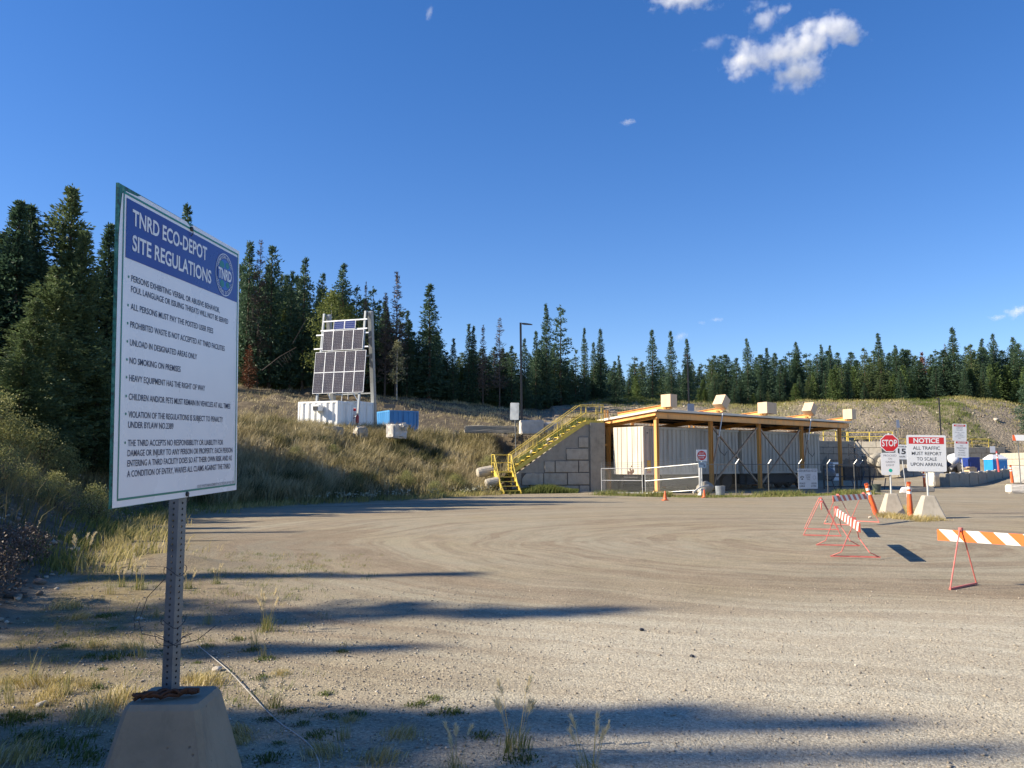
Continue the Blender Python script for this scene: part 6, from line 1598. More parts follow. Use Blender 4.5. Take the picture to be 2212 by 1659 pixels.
# any prototype that no photo tree used is dropped
for lst in PR.values():
    for o in lst:
        if o.name not in used:
            for c in list(o.children): bpy.data.objects.remove(c)
            bpy.data.objects.remove(o)
for o in bpy.data.objects:
    if 'h' in o: del o['h']
# bare leaning trunk in front of the stand
mb = MB(); a, c = P(566, 800, 88), P(640, 750, 89); mb.tube([a, a.lerp(c, .5) + Vector((0, 0, .2)), c], 0.045, 5, 0, 0.02)
for k in range(9):
    q = a.lerp(c, 0.3 + 0.07 * k); mb.tube([q, q + Vector((trng.uniform(.2, .9), 0.1, trng.uniform(-.9, .2)))], 0.025, 4, 0, 0.01)
tag(mb.build('fallen_trunk', M_deadbark), 'bare grey trunk leaning against the trees left of the solar array', 'dead trunk')
mb = MB(); a, c = P(632, 742, 88), P(664, 685, 89); mb.tube([a, c], 0.03, 5, 0, 0.015)
tag(mb.build('fallen_trunk', M_deadbark), 'thin pale trunk slanting upwards just left of the solar mast', 'dead trunk')

# ------------------------------------------------------------------ leafy bushes on the left bank
def bush(seed, n_cl, leaf, per):
    t = thing('leafy_bush', 'bush', 'bush'); rg = random.Random(seed)
    mb = MB()
    for k in range(14):
        a = rg.uniform(0, 6.28); L = rg.uniform(0.6, 1.5); h = rg.uniform(0.9, 1.9)
        mb.tube([(0.1 * math.cos(a), 0.1 * math.sin(a), -0.1), (L * 0.35 * math.cos(a), L * 0.35 * math.sin(a), h * 0.6), (L * 0.8 * math.cos(a), L * 0.8 * math.sin(a), h)], 0.018, 4, 0, 0.006)
    mb.build('stems', M_bark, t)
    v, f, tn = leafy_geo(seed, 2.0, 1.25, n_cl, leaf, per, 0.12)
    np_mesh('foliage', v, [f], M_bush, {'tone': tn}, t)
    return t
bu = [bush(201, 330, 0.085, 11), bush(202, 260, 0.08, 11), bush(203, 380, 0.075, 10)]
BUSH = [(0, 28, 25.5, 0.62, 'pale-leaved bush at the left border below the pines'), (1, 92, 26.5, 0.66, 'yellowish leafy bush right of the one at the left border'), (2, 138, 27.5, 0.55, 'pale leafy bush on the bank crest left of the concrete block'), (0, 212, 23.0, 0.46, 'small round pale bush beside the lower left of the regulations board'),
        (2, 8, 20.5, 0.5, 'dark shaded bush low at the left border'), (1, 66, 21.5, 0.42, 'dark shaded bush in the middle of the left bank'), (2, -22, 25, 0.8, 'tall bush cut by the left border'), (0, 122, 23.0, 0.42, 'shaded low bush under the yellowish one'),
        (1, 640, 44, 0.42, 'green shrub in the straw grass below the left end of the white container'), (2, 770, 42.5, 0.36, 'dark green shrub low on the grassy bank below the solar array'), (0, 880, 45.5, 0.42, 'green shrub in the middle of the grassy bank below the blue container'), (1, 985, 47.5, 0.5, 'dark shrub at the foot of the bank just left of the concrete stubs'), (2, 940, 45.0, 0.4, 'green shrub low on the bank, second from the stair'), (0, 720, 47, 0.35, 'small green shrub on the bank under the red cylinder'), (1, 1055, 53, 0.5, 'brownish shrub on the bank crest left of the stair head')]
seen = set()
for i, x, D, s_, lab in BUSH:
    g = PG(x, D); rz = trng.uniform(0, 6)
    if i not in seen: seen.add(i); o = bu[i]; o.location = g; o.rotation_euler = (0, 0, rz); o.scale = (s_, s_, s_); o['label'] = lab
    else: o = dup(bu[i], g, rz, lab, (s_, s_, s_))
    o['group'] = 'leafy bushes on the left bank' if x < 500 else 'shrubs on the grassy bank'

db = thing('dry_bush', 'reddish dry weed bush in the shade at the left border of the bank', 'bush')
v, f, tn = leafy_geo(301, 1.1, 0.7, 200, 0.07, 9, 0.05); np_mesh('foliage', v, [f], M_deadn, {'tone': tn}, db)
mb = MB()
for k in range(12):
    a = trng.uniform(0, 6.28); mb.tube([(0, 0, -0.1), (0.5 * math.cos(a), 0.5 * math.sin(a), trng.uniform(0.6, 1.1))], 0.012, 4, 0, 0.004)
mb.build('stems', M_bark, db); db.scale = (0.5, 0.5, 0.5); db.location = PG(22, 12.5); db['group'] = 'dry bushes low on the left bank'
for (x, D, s_, lab) in ((75, 13.6, 0.5, 'dull reddish weed bush, second from the left border on the bank'), (-8, 10.5, 0.6, 'dry weed bush cut by the lower left border')):
    dup(db, PG(x, D), 1.0, lab, (s_, s_, s_))
# ------------------------------------------------------------------ grasses
def grass_mat(name, stops, transl=0.3):
    m, nt, b = newmat(name)
    a = nd(nt, 'ShaderNodeAttribute', attribute_name='tone').outputs['Fac']
    c = ramp(nt, a, stops)
    lk(nt, c, b.inputs['Base Color']); b.inputs['Roughness'].default_value = 0.7; b.inputs['Specular IOR Level'].default_value = 0.2
    tr = nd(nt, 'ShaderNodeBsdfTranslucent'); lk(nt, c, tr.inputs['Color'])
    ms = nd(nt, 'ShaderNodeMixShader'); ms.inputs[0].default_value = transl
    lk(nt, b.outputs[0], ms.inputs[1]); lk(nt, tr.outputs[0], ms.inputs[2]); lk(nt, ms.outputs[0], nt.nodes['Material Output'].inputs['Surface'])
    return m
M_straw = grass_mat('dry_grass_blades', [(0.0, (0.055, 0.065, 0.025)), (0.25, (0.13, 0.12, 0.045)), (0.5, (0.31, 0.255, 0.125)), (0.75, (0.46, 0.385, 0.22)), (1.0, (0.62, 0.52, 0.34))])
M_green = grass_mat('green_grass_blades', [(0.0, (0.06, 0.085, 0.02)), (0.5, (0.13, 0.165, 0.04)), (0.8, (0.24, 0.225, 0.075)), (1.0, (0.42, 0.35, 0.15))])
def blades(rng, p, h, w, lean, tone):
    n = len(p); a = rng.uniform(0, 6.28, n); la = vnoise(p[:, 0], p[:, 1], 0.9, 81, 2) * 4 + 0.4 + rng.normal(0, 0.9, n)
    sx_, sy_ = np.cos(a) * w, np.sin(a) * w
    lx_, ly_ = np.cos(la) * lean * h + 0.10 * h, np.sin(la) * lean * h
    z = np.zeros(n)
    b0 = p + np.stack([sx_, sy_, z], 1); b1 = p - np.stack([sx_, sy_, z], 1)
    mp = p + np.stack([lx_ * 0.35, ly_ * 0.35, h * 0.6], 1)
    m0 = mp + np.stack([sx_, sy_, z], 1) * 0.7; m1 = mp - np.stack([sx_, sy_, z], 1) * 0.7
    tp_ = p + np.stack([lx_, ly_, h * np.sqrt(np.clip(1 - lean ** 2 * 0.6, 0.2, 1))], 1)
    v = np.stack([b0, b1, m1, m0, tp_], 1).reshape(-1, 3)
    k = np.arange(n) * 5
    q = np.stack([k, k + 1, k + 2, k + 3], 1); t = np.stack([k + 3, k + 2, k + 4], 1)
    return v, q, t, np.repeat(tone, 5)
def field(name, X, Y, h, w, lean, tone, mat, label=None, seed=0, zoff=-0.03):
    rng = np.random.default_rng(seed)
    p = np.stack([X, Y, height(X, Y) + zoff], 1)
    v, q, t, tn = blades(rng, p, h, w, lean, tone)
    o = np_mesh(name, v, [q, t], mat, {'tone': tn})
    tag(o, label, 'grass', kind='stuff'); return o
rng = np.random.default_rng(4)
def clumped(n, x0, x1, y0, y1, fn, sc=0.8, seed=1, spread=0.16, per=14):
    m = n // per
    X = rng.uniform(x0, x1, m * 3); Y = rng.uniform(y0, y1, m * 3)
    keep_ = fn(X, Y) > rng.uniform(0, 1, len(X)); X, Y = X[keep_][:m], Y[keep_][:m]
    tn = rng.uniform(0, 1, len(X)); hs_ = rng.uniform(0.6, 1.25, len(X))
    X = np.repeat(X, per) + rng.normal(0, spread, len(X) * per); Y = np.repeat(Y, per) + rng.normal(0, spread, len(Y) * per)
    return X, Y, np.repeat(tn, per), np.repeat(hs_, per)
dT = lambda X, Y: seg_d(X, Y, TOE)
inP = lambda X, Y: inside(X, Y, PLAT)
# tall straw on the bank below the containers
fn = lambda X, Y: inP(X, Y) * sstep((dT(X, Y) - 0.25) / 1.0) * (0.45 + 0.8 * vnoise(X, Y, 0.5, 61)).clip(0.12, 1) * ~((X > 0.0) & (Y < 52.6)) * (1 - 0.75 * ((np.hypot((X + 5.0) / 3.0, (Y - 45.5) / 1.2) < 1)))
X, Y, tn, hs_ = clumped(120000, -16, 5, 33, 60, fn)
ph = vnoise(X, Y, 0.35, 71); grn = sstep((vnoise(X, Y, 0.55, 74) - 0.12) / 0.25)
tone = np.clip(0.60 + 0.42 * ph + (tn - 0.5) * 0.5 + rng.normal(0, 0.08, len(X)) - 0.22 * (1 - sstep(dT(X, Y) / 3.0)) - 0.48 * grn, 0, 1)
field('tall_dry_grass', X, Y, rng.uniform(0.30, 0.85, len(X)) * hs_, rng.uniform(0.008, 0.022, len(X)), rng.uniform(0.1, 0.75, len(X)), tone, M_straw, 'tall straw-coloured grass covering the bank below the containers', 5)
# shaded growth on the left bank
fn = lambda X, Y: inP(X, Y) * sstep((dT(X, Y) - 0.6) / 4.0) * (0.5 + 0.6 * vnoise(X, Y, 0.7, 62)).clip(0.05, 1)
X, Y, tn, hs_ = clumped(60000, -26, -7, 10, 34, fn)
field('bank_grass', X, Y, rng.uniform(0.2, 0.7, len(X)) * hs_, rng.uniform(0.005, 0.012, len(X)), rng.uniform(0.1, 0.8, len(X)), np.clip(0.25 + 0.5 * tn * vnoise(X, Y, .4, 5) + 0.1, 0, 1), M_straw, 'dull grass on the shaded bank left of the regulations board', 6)
# green fringe along the toe of the bank and before the stair wall
fn = lambda X, Y: np.exp(-((dT(X, Y) - 0.0) / 0.8) ** 2) * (0.75 + 0.6 * vnoise(X, Y, 0.8, 63)).clip(0, 1)
X, Y, tn, hs_ = clumped(50000, -14, 0, 13, 50, fn)
X2 = rng.uniform(-0.8, 3.9, 9000); Y2 = 50.0 + X2 * 0.2 - np.abs(rng.normal(0, 0.42, 9000)) - 0.1
tall2 = np.exp(-((X2 - 1.8) / 1.3) ** 2)
XX = np.concatenate([X, X2]); YY = np.concatenate([Y, Y2]); out_ = ~inP(XX, YY)
hh = np.concatenate([rng.uniform(0.1, 0.38, len(X)) * hs_, rng.uniform(0.15, 0.3, 9000) + 0.42 * tall2 * rng.uniform(0.3, 1, 9000)])
tt = np.concatenate([np.clip(0.35 + 0.5 * tn + 0.35 * out_[:len(X)], 0, 1), np.clip(rng.uniform(0.1, 0.75, 9000), 0, 1)])
field('green_grass', XX, YY, hh, rng.uniform(0.006, 0.014, len(XX)), rng.uniform(0.1, 0.7, len(XX)), tt, M_green, 'green grass fringe along the foot of the bank and stair wall', 7)
# dry strip under the gate and fence
n = 22000; s = rng.uniform(0, 1, n) ** 0.9; fxp = np.interp(s, [0, .3, .55, 1], [4.8, 9.0, 12.0, 21.0]); fyp = np.interp(s, [0, .3, .55, 1], [46.3, 44.2, 44.2, 49.0])
X = fxp + rng.normal(0, 0.3, n); Y = fyp + rng.normal(0, 0.55, n)
field('fence_grass', X, Y, rng.uniform(0.06, 0.30, n) * (0.5 + 0.9 * (vnoise(X, Y, 0.9, 64) > 0)), rng.uniform(0.006, 0.013, n), rng.uniform(0.1, 0.8, n), np.clip(rng.uniform(0.25, 1.0, n) + 0.25 * vnoise(X, Y, 0.5, 3), 0, 1), M_green, 'dry low grass along the foot of the gate and fence', 8)
# grass among the rocks behind the stair
fn = lambda X, Y: inP(X, Y) * (0.4 + 0.8 * vnoise(X, Y, 0.9, 72)).clip(0.05, 1)
X, Y, tn, hs_ = clumped(9000, -0.4, 5.4, 51.3, 55, fn)
field('bank_grass', X, Y, rng.uniform(0.15, 0.5, len(X)) * hs_, rng.uniform(0.006, 0.014, len(X)), rng.uniform(0.1, 0.7, len(X)), rng.uniform(0.1, 0.85, len(X)), M_green, 'weedy grass on the slope behind the yellow stair rail', 16)
# thin scatter of dry weeds over the verge in the lower left
fn = lambda X, Y: ~inP(X, Y) * sstep((-0.3 - 0.10 * Y - X) / 2.5) * (0.3 + 1.0 * vnoise(X, Y, 0.9, 73)).clip(0.02, 1)
X, Y, tn, hs_ = clumped(26000, -7.5, 0.5, 2.3, 16, fn, per=11, spread=0.05)
field('verge_weeds', X, Y, rng.uniform(0.02, 0.085, len(X)) * hs_, rng.uniform(0.0015, 0.003, len(X)), rng.uniform(0.3, 1.1, len(X)), np.clip(0.2 + 0.6 * tn + 0.3 * rng.uniform(0, 1, len(X)), 0, 1), M_green, 'sparse dry weeds scattered over the gravel verge in the lower left', 17, -0.005)
# grass on the hill behind, coarse
fn = lambda X, Y: inP(X, Y) * (0.35 + 1.1 * vnoise(X, Y, 0.16, 65)).clip(0.06, 1) * (1106 + 1805 * X / Y < 1330) * ~((np.abs(X + 10) < 6) & (np.abs(Y - 66) < 6) & False)
X, Y, tn, hs_ = clumped(70000, -55, 12, 58, 118, fn, per=10, spread=0.35)
field('hill_grass', X, Y, rng.uniform(0.15, 0.5, len(X)) * hs_, rng.uniform(0.012, 0.03, len(X)), rng.uniform(0.1, 0.8, len(X)), np.clip(0.45 + 0.5 * tn + 0.3 * vnoise(X, Y, .2, 8), 0.1, 1), M_straw, 'dry grass on the slope behind the containers', 9)
px = lambda X, Y: 1106 + 1805 * X / Y
fn = lambda X, Y: inP(X, Y) * (np.interp(Y, [100, 118, 126, 136, 150], [0.0, 0.10, 0.5, 1.0, 1.0]) * (0.6 + 0.6 * vnoise(X, Y, 0.12, 66)).clip(0, 1) + 0.8 * ((np.abs(px(X, Y) - (2080 + (0.5 - (Y - 104) / 28) * 130)) < 45) & (Y > 106)) + 0.9 * ((np.abs(px(X, Y) - 1380) < 85) & (Y > 122)))
X, Y, tn, hs_ = clumped(60000, 8, 105, 100, 145, fn, per=10, spread=0.4)
gr_ = np.maximum(sstep(1 - np.abs(px(X, Y) - 1380) / 110), 0.8 * (np.abs(px(X, Y) - (2080 + (0.5 - (Y - 104) / 28) * 130)) < 55))
field('stockpile_grass', X, Y, rng.uniform(0.15, 0.55, len(X)) * hs_, rng.uniform(0.015, 0.035, len(X)), rng.uniform(0.1, 0.8, len(X)), np.clip(0.55 + 0.5 * tn - 0.45 * gr_, 0, 1), M_green, 'tufted grass on the crest of the gravel stockpile', 10)
# small white flower heads at the foot of the bank
n = 380; X = rng.uniform(-9.5, -0.5, n); Y = np.interp(X, [-10.6, -8.4, -4.4, -1.5, 0], [34.2, 37.0, 42.3, 48.0, 49.8]) + rng.normal(0.1, 0.35, n)
sel = vnoise(X, Y, 0.8, 67) > -0.1; X, Y = X[sel], Y[sel]; n = len(X)
p = np.stack([X, Y, height(X, Y) + rng.uniform(0.22, 0.45, n)], 1); p3 = np.repeat(p, 4, 0) + rng.normal(0, 0.02, (4 * n, 3))
v, f, tn = diamonds(p3, rng.normal(0, 1, p3.shape), rng.normal(0, 1, p3.shape), np.full(4 * n, 0.055), np.full(4 * n, 0.02), rng.uniform(0, 1, 4 * n))
tag(np_mesh('wild_flowers', v, [f], flat('white_petals', (0.45, 0.45, 0.33), 0.7)), 'tiny white flower heads along the foot of the grassy bank', 'flowers', kind='stuff')
# loose rock on the stockpile and the stony slope
def stones(name, X, Y, s, mat, label, seed, sink=0.25, zscale=0.7):
    rg = np.random.default_rng(seed); n = len(X)
    base = np.array([(1, 0, 0), (-1, 0, 0), (0, 1, 0), (0, -1, 0), (0, 0, 1), (0, 0, -1), (.6, .6, .55), (-.6, .6, .55), (.6, -.6, .55), (-.6, -.6, .55)], float)
    ft = np.array([(0, 6, 4), (6, 2, 4), (2, 7, 4), (7, 1, 4), (1, 9, 4), (9, 3, 4), (3, 8, 4), (8, 0, 4), (0, 2, 6), (2, 1, 7), (1, 3, 9), (3, 0, 8), (0, 5, 2), (2, 5, 1), (1, 5, 3), (3, 5, 0)])
    v = base[None] * rg.uniform(0.65, 1.2, (n, 10, 1)) * (s[:, None, None] * np.stack([rg.uniform(.7, 1.3, n), rg.uniform(.6, 1.1, n), rg.uniform(.5, .9, n) * zscale / 0.7], 1)[:, None, :])
    a = rg.uniform(0, 6.28, n); ca, sa = np.cos(a)[:, None], np.sin(a)[:, None]
    v = np.stack([v[..., 0] * ca - v[..., 1] * sa, v[..., 0] * sa + v[..., 1] * ca, v[..., 2]], -1)
    v += np.stack([X, Y, height(X, Y) + s * sink], 1)[:, None, :]
    f = (ft[None] + (np.arange(n) * 10)[:, None, None]).reshape(-1, 3)
    o = np_mesh(name, v.reshape(-1, 3), [f], mat, {'tone': np.repeat(rg.uniform(0, 1, n), 10)})
    return tag(o, label, 'stones', kind='stuff')
def stone_mat(name, stops):
    m, nt, b = newmat(name); a = nd(nt, 'ShaderNodeAttribute', attribute_name='tone').outputs['Fac']
    lk(nt, ramp(nt, a, stops), b.inputs['Base Color']); b.inputs['Roughness'].default_value = 0.9; b.inputs['Specular IOR Level'].default_value = 0.2
    return m
M_st = stone_mat('gravel_stones', [(0.0, (0.17, 0.15, 0.13)), (0.3, (0.30, 0.26, 0.205)), (0.65, (0.38, 0.33, 0.255)), (0.9, (0.45, 0.39, 0.31)), (1.0, (0.55, 0.5, 0.42))])
M_st2 = stone_mat('stockpile_stones', [(0.0, (0.10, 0.085, 0.07)), (0.5, (0.22, 0.18, 0.14)), (0.8, (0.33, 0.28, 0.215)), (1.0, (0.55, 0.49, 0.40))])
n = 13000; X = rng.uniform(6, 95, n); Y = rng.uniform(94, 135, n); w_ = inP(X, Y) & (vnoise(X, Y, 0.11, 68) + rng.normal(0, 0.35, n) > 0.05) & (px(X, Y) > 1140)
X, Y = X[w_], Y[w_]
stones('stockpile_rubble', X, Y, np.minimum(0.07 + rng.exponential(0.034, len(X)), 0.36), M_st2, 'loose pale stones over the gravel stockpile', 12, 0.1)
n = 3000; X = rng.uniform(-1.2, 5, n); Y = rng.uniform(51, 58, n); w_ = inP(X, Y) & (rng.uniform(0, 1, n) < 0.22); X, Y = X[w_], Y[w_]
stones('bank_rubble', X, Y, np.minimum(0.04 + rng.exponential(0.035, len(X)), 0.2), M_st2, 'loose stones on the slope behind the yellow stair', 13)
n = 9000; X = rng.uniform(-24, -4, n); Y = rng.uniform(8, 33, n); d_ = dT(X, Y); w_ = inP(X, Y) & (d_ < 6) & (vnoise(X, Y, 0.8, 69) > -0.2); X, Y = X[w_], Y[w_]
stones('cutbank_rubble', X, Y, np.minimum(0.02 + rng.exponential(0.022, len(X)), 0.11), M_st2, 'stones in the shaded cut bank on the left', 14)
# loose gravel lying on the yard near the camera
n = 24000; Yg = 2.3 + 9.5 * rng.uniform(0, 1, n) ** 1.7; Xg = rng.uniform(-0.72, 0.72, n) * Yg * 0.95
dens = np.clip(0.62 + 0.5 * vnoise(Xg, Yg, 0.6, 91) + 0.25 * (Xg < 0.2), 0.1, 1) * (dT(Xg, Yg) > 0)
w_ = (rng.uniform(0, 1, n) < dens) & ~inP(Xg, Yg); Xg, Yg = Xg[w_], Yg[w_]
stones('loose_gravel', Xg, Yg, np.minimum(0.0045 + rng.exponential(0.0022, len(Xg)) + 0.004 * (Xg < -0.3) * rng.uniform(0, 1, len(Xg)), 0.016), M_st, 'loose gravel on the yard in the foreground', 15, 0.35)

# ------------------------------------------------------------------ individual weeds on the gravel
def tuft_proto(kind, seed):
    rg = np.random.default_rng(seed); t = thing('grass_tuft' if kind != 'foxtail' else 'foxtail_clump', 'x', 'weed')
    n = {'dry': 260, 'foxtail': 70, 'green': 150, 'stalk': 26}[kind]
    r_ = {'dry': 0.075, 'foxtail': 0.045, 'green': 0.05, 'stalk': 0.03}[kind]; hh = {'dry': 0.11, 'foxtail': 0.19, 'green': 0.05, 'stalk': 0.24}[kind]
    p = np.stack([rg.normal(0, r_, n), rg.normal(0, r_, n), np.full(n, -0.01)], 1)
    h = hh * rg.uniform(0.4, 1.1, n) * np.clip(1.15 - np.hypot(p[:, 0], p[:, 1]) / (r_ * 3), 0.4, 1)
    tone = {'dry': rg.uniform(0.55, 1, n), 'foxtail': rg.uniform(0.2, 0.95, n), 'green': rg.uniform(0, 0.6, n), 'stalk': rg.uniform(0.7, 1, n)}[kind]
    ln = {'dry': (0.3, 1.0), 'foxtail': (0.08, 0.45), 'green': (0.3, 1.1), 'stalk': (0.1, 0.5)}[kind]
    v, q, tr, tn = blades(rg, p, h, np.full(n, 0.0022 if kind != 'green' else 0.0035), rg.uniform(*ln, n), tone)
    np_mesh('blades', v, [q, tr], M_green if kind != 'dry' else M_tuft, {'tone': tn}, t)
    if kind == 'foxtail':
        vs = []; ts = []
        for k in range(6):
            a = rg.uniform(0, 6.28); c = np.array([0.07 * math.cos(a), 0.07 * math.sin(a), hh * rg.uniform(0.85, 1.35)])
            st_ = np.array([[0.02 * math.cos(a) - .0016, 0.02 * math.sin(a), 0], [0.02 * math.cos(a) + .0016, 0.02 * math.sin(a), 0], [c[0] + .0012, c[1], c[2] + .01], [c[0] - .0012, c[1], c[2] + .01]]); vs.append(st_); ts.append(np.full(4, 0.7))
            m = 60; u = rg.uniform(0, 1, m); pp = c + np.stack([u * 0.03 * math.cos(a), u * 0.03 * math.sin(a), u * 0.06], 1)
            d = rg.normal(0, 0.4, (m, 3)) + np.array([0.25 * math.cos(a), 0.25 * math.sin(a), 1.2])
            vv, ff, tt_ = diamonds(pp, d, rg.normal(0, 1, (m, 3)), np.full(m, 0.038), np.full(m, 0.0018), np.full(m, 1.0)); vs.append(vv); ts.append(tt_)
        vv = np.concatenate(vs); np_mesh('seed_heads', vv, [np.arange(len(vv)).reshape(-1, 4)], M_tuft, {'tone': np.concatenate(ts)}, t)
    return t
M_tuft = grass_mat('dry_tuft_blades', [(0.0, (0.16, 0.15, 0.045)), (0.5, (0.32, 0.27, 0.08)), (0.8, (0.42, 0.32, 0.11)), (1.0, (0.70, 0.60, 0.38))])
TP = {'dry': [tuft_proto('dry', 1), tuft_proto('dry', 2)], 'foxtail': [tuft_proto('foxtail', 3), tuft_proto('foxtail', 4)], 'green': [tuft_proto('green', 5), tuft_proto('green', 6)], 'stalk': [tuft_proto('stalk', 7)]}
first = set()
def weed(kind, x, y, s_, label, group):
    o = TP[kind][trng.randrange(len(TP[kind]))]; g = G(x, y); g.z = hz(g.x, g.y); rz = trng.uniform(0, 6)
    sc = (s_, s_, s_ * trng.uniform(0.85, 1.15))
    if o.name not in first: first.add(o.name); o.location = g; o.rotation_euler = (0, 0, rz); o.scale = sc; o['label'] = label
    else: o = dup(o, g, rz, label, sc)
    o['group'] = group
GW = {'dry': ('low dry yellow tuft on the gravel in the lower left', 'dry tufts on the gravel'), 'foxtail': ('foxtail grass clump with pale seed heads on the gravel', 'foxtail clumps on the gravel'), 'green': ('small flat green weed on the gravel', 'green weeds on the gravel'), 'stalk': ('thin dry stalks standing on the gravel', 'dry stalks on the gravel')}
WL_ = [('foxtail', 575, 1362, 1.15), ('stalk', 570, 1420, 0.9), ('green', 572, 1425, 1.2), ('foxtail', 590, 1530, .8), ('green', 566, 1465, 1.1), ('foxtail', 1112, 1622, 1.25), ('green', 1040, 1590, 1.2), ('green', 1125, 1640, 1.4), ('foxtail', 1275, 1690, 1.1), ('green', 900, 1522, 1.1), ('green', 935, 1510, 1.0), ('green', 975, 1540, 1.3), ('dry', 820, 1640, 1.1), ('foxtail', 985, 1668, 0.9), ('dry', 865, 1590, 1.0), ('green', 768, 1545, 1.0), ('green', 740, 1408, .9), ('green', 690, 1590, 1.2), ('green', 712, 1550, .9),
       ('foxtail', 300, 1275, 1.3), ('foxtail', 262, 1270, 1.0), ('stalk', 238, 1285, 1.2), ('dry', 140, 1312, 1.5), ('dry', 185, 1215, 2.0), ('foxtail', 180, 1215, 1.8), ('dry', 75, 1480, 1.3), ('stalk', 70, 1475, 1.2), ('dry', 130, 1475, 1.1), ('dry', 215, 1535, 1.5), ('dry', 262, 1512, 1.4), ('dry', 190, 1560, 1.2), ('dry', 95, 1520, 1.1), ('stalk', 345, 1510, 1.0), ('dry', 275, 1400, 1.1), ('dry', 208, 1395, 0.9), ('green', 138, 1395, 1.2), ('green', 250, 1420, 1.8), ('green', 230, 1330, 1.6), ('stalk', 300, 1420, 1.2), ('dry', 446, 1477, 1.3), ('dry', 420, 1470, 1.0), ('stalk', 450, 1345, 1.0), ('foxtail', 468, 1262, 1.0), ('foxtail', 408, 1272, .9), ('green', 515, 1380, 1.2), ('green', 445, 1395, 1.0), ('dry', 700, 1630, 1.0), ('stalk', 735, 1600, 0.8), ('green', 580, 1640, 1.4), ('dry', 505, 1585, 1.1), ('green', 60, 1600, 2.0), ('green', 130, 1620, 2.0), ('dry', 30, 1640, 1.4), ('green', 180, 1640, 1.6), ('green', 20, 1560, 1.6)]
for k_, x, y, s_ in WL_: weed(k_, x, y, s_, *GW[k_])
for k in range(46):
    x = trng.uniform(0, 430) if k % 3 else trng.uniform(430, 960); y = trng.uniform(1330, 1655); kd = trng.choice(('green', 'green', 'dry', 'stalk'))
    weed(kd, x, y, trng.uniform(0.5, 1.2), *GW[kd])
for (x, y, s_) in ((1915, 1114, 3.0), (1935, 1119, 2.6), (1950, 1121, 3), (1958, 1108, 3.2), (1975, 1122, 2.6), (2000, 1125, 2.4), (2022, 1124, 2.4), (1958, 1100, 2.6), (1990, 1127, 2.0), (1905, 1117, 2.2)):
    weed('dry', x, y, s_, 'dry straw tuft around the feet of the stop sign and the notice', 'dry tufts at the sign feet')
for (x, y, s_) in ((190, 1660, 1.2),): pass
# stray stones that stand out
for (x, y, s_, lab) in ((1386, 1365, .035, 'small dark stone on the lit gravel right of the long shadow'), (1495, 1421, .03, 'dark stone alone in the middle of the lit gravel'), (470, 1448, .05, 'flat pale stone behind the concrete base'), (300, 1336, .05, 'flat pale stone left of the post'), (90, 1525, .05, 'pale flat stone in the lower left gravel'), (1785, 1128, .07, 'pebble at the foot of the orange marker'), (1880, 1120, .09, 'pale pebble beside the leaning orange marker'), (1480, 905, .3, 'pale rock on the stockpile near the canopy roof'), (2154, 898, .6, 'large pale boulder on the stockpile at the right')):
    g = G(x, y) if y > 1010 else PG(x, 122); g.z = hz(g.x, g.y) + s_ * 0.25
    lump(lab, g, (s_ * 2, s_ * 1.5, s_), 1.0, int(x), None if s_ > 0.04 else M_black, 'stone', 'stone')

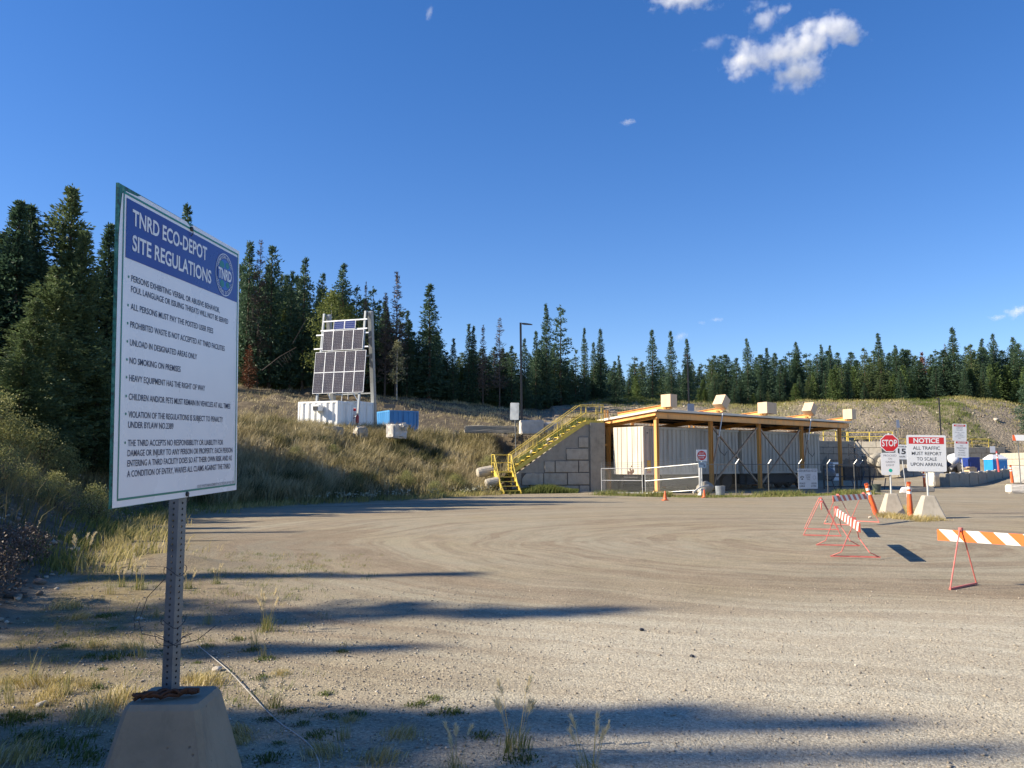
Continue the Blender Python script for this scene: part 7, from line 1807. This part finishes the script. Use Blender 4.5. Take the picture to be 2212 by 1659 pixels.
# ------------------------------------------------------------------ clouds, far beyond the scene
def cloud(label, D, lobes, dens=0.03, scale=0.03, thr=0.52, seed=0.0):
    """lobes: (x, y, half width, half height, turn) in photo measures; one volume, one thing"""
    k = D / 1805.0
    xs = [l[0] for l in lobes]; ys = [l[1] for l in lobes]
    c = P((min(xs) + max(xs)) / 2, (min(ys) + max(ys)) / 2, D)
    m = bpy.data.materials.new('cloud_vapour'); m.use_nodes = True; nt = m.node_tree
    nt.nodes.remove(nt.nodes['Principled BSDF'])
    pv = nd(nt, 'ShaderNodeVolumePrincipled'); pv.inputs['Color'].default_value = (1, 1, 1, 1); pv.inputs['Anisotropy'].default_value = 0.0
    tc = nd(nt, 'ShaderNodeTexCoord'); obj_ = tc.outputs['Object']
    wn_ = nd(nt, 'ShaderNodeTexNoise', Scale=0.018 * 2000 / D, Detail=3.0); lk(nt, obj_, wn_.inputs['Vector'])
    wv = nd(nt, 'ShaderNodeVectorMath', operation='SUBTRACT'); lk(nt, wn_.outputs['Color'], wv.inputs[0]); wv.inputs[1].default_value = (0.5, 0.5, 0.5)
    ws = nd(nt, 'ShaderNodeVectorMath', operation='SCALE'); lk(nt, wv.outputs[0], ws.inputs[0]); ws.inputs['Scale'].default_value = 70 * k * max(0.25, min(1, max(l[2] for l in lobes) / 90))
    wp_ = nd(nt, 'ShaderNodeVectorMath', operation='ADD'); lk(nt, obj_, wp_.inputs[0]); lk(nt, ws.outputs[0], wp_.inputs[1])
    fall = None; bb = [[1e9] * 3, [-1e9] * 3]
    for (x, y, w, h, rot) in lobes:
        q = P(x, y, D) - c; r_ = (w * k, 0.6 * (w + h) * 0.5 * k + 0.3 * h * k, h * k)
        mp = nd(nt, 'ShaderNodeMapping'); mp.vector_type = 'TEXTURE'
        mp.inputs['Location'].default_value = q; mp.inputs['Rotation'].default_value = (0, R(rot), 0); mp.inputs['Scale'].default_value = r_
        lk(nt, wp_.outputs[0], mp.inputs['Vector'])
        le = nd(nt, 'ShaderNodeVectorMath', operation='LENGTH'); lk(nt, mp.outputs[0], le.inputs[0])
        f = math_(nt, 'SUBTRACT', 1.0, le.outputs['Value'])
        fall = f if fall is None else math_(nt, 'MAXIMUM', fall, f)
        e = max(r_) * 1.25
        for a in range(3): bb[0][a] = min(bb[0][a], q[a] - e); bb[1][a] = max(bb[1][a], q[a] + e)
    nz = noise(nt, obj_, scale * 2000 / D, 9, 0.66)
    dd = math_(nt, 'ADD', math_(nt, 'MULTIPLY', math_(nt, 'SUBTRACT', nz, thr), 3.4), math_(nt, 'MULTIPLY', fall, 1.05))
    dd = math_(nt, 'MULTIPLY', math_(nt, 'MAXIMUM', dd, 0.0), dens * 2000 / D)
    lk(nt, dd, pv.inputs['Density']); lk(nt, pv.outputs[0], nt.nodes['Material Output'].inputs['Volume'])
    m.cycles.volume_step_rate = 0.3
    mb = MB(); mb.box(tuple((a + b_) / 2 for a, b_ in zip(*bb)), tuple(b_ - a for a, b_ in zip(*bb)))
    o = mb.build('cloud', m); o.location = c
    return tag(o, label, 'cloud')
cloud('large ragged white cloud at the upper right', 2000, [(1605, 132, 42, 36, -20), (1642, 122, 48, 24, 0), (1690, 110, 64, 30, -20), (1735, 98, 72, 44, -25), (1738, 150, 46, 38, 0), (1790, 64, 74, 28, 0), (1842, 76, 44, 18, 25), (1700, 165, 26, 22, 30)], 0.030, 0.034, 0.505)
cloud('small white cloud just above the large ragged one', 2000, [(1655, 40, 40, 22, -25), (1690, 20, 28, 14, -40), (1640, 15, 30, 14, 0)], 0.022, 0.035, 0.54)
cloud('flat white cloud cut by the top border', 2000, [(1480, -6, 80, 20, 0)], 0.03, 0.03, 0.5)
cloud('faint wisp left of the large ragged cloud', 2000, [(1540, 92, 36, 14, -15), (1575, 80, 18, 8, 0)], 0.012, 0.04, 0.54)
cloud('faint shreds below the large ragged cloud', 2000, [(1680, 182, 16, 22, 30), (1720, 190, 26, 14, 20)], 0.012, 0.04, 0.54)
cloud('tiny lone white cloud in mid sky', 2000, [(1357, 264, 19, 6, 0)], 0.03, 0.05, 0.5)
cloud('tiny cloud wisp near the top centre', 2000, [(929, 26, 7, 15, 10)], 0.02, 0.05, 0.5)
cloud('small white cloud cut by the right border', 2000, [(2198, 672, 26, 12, -10)], 0.03, 0.04, 0.5)
cloud('thin flat cloud left of the one at the right border', 2000, [(2154, 686, 20, 6, 0)], 0.025, 0.05, 0.5)
cloud('faint thin cloud above the treeline behind the canopy', 2000, [(1516, 698, 10, 5, 0), (1546, 691, 14, 6, 0)], 0.018, 0.05, 0.52)
cloud('small pinkish cloud beside the slim spruce behind the canopy', 2000, [(1470, 726, 16, 10, 0)], 0.018, 0.05, 0.52)
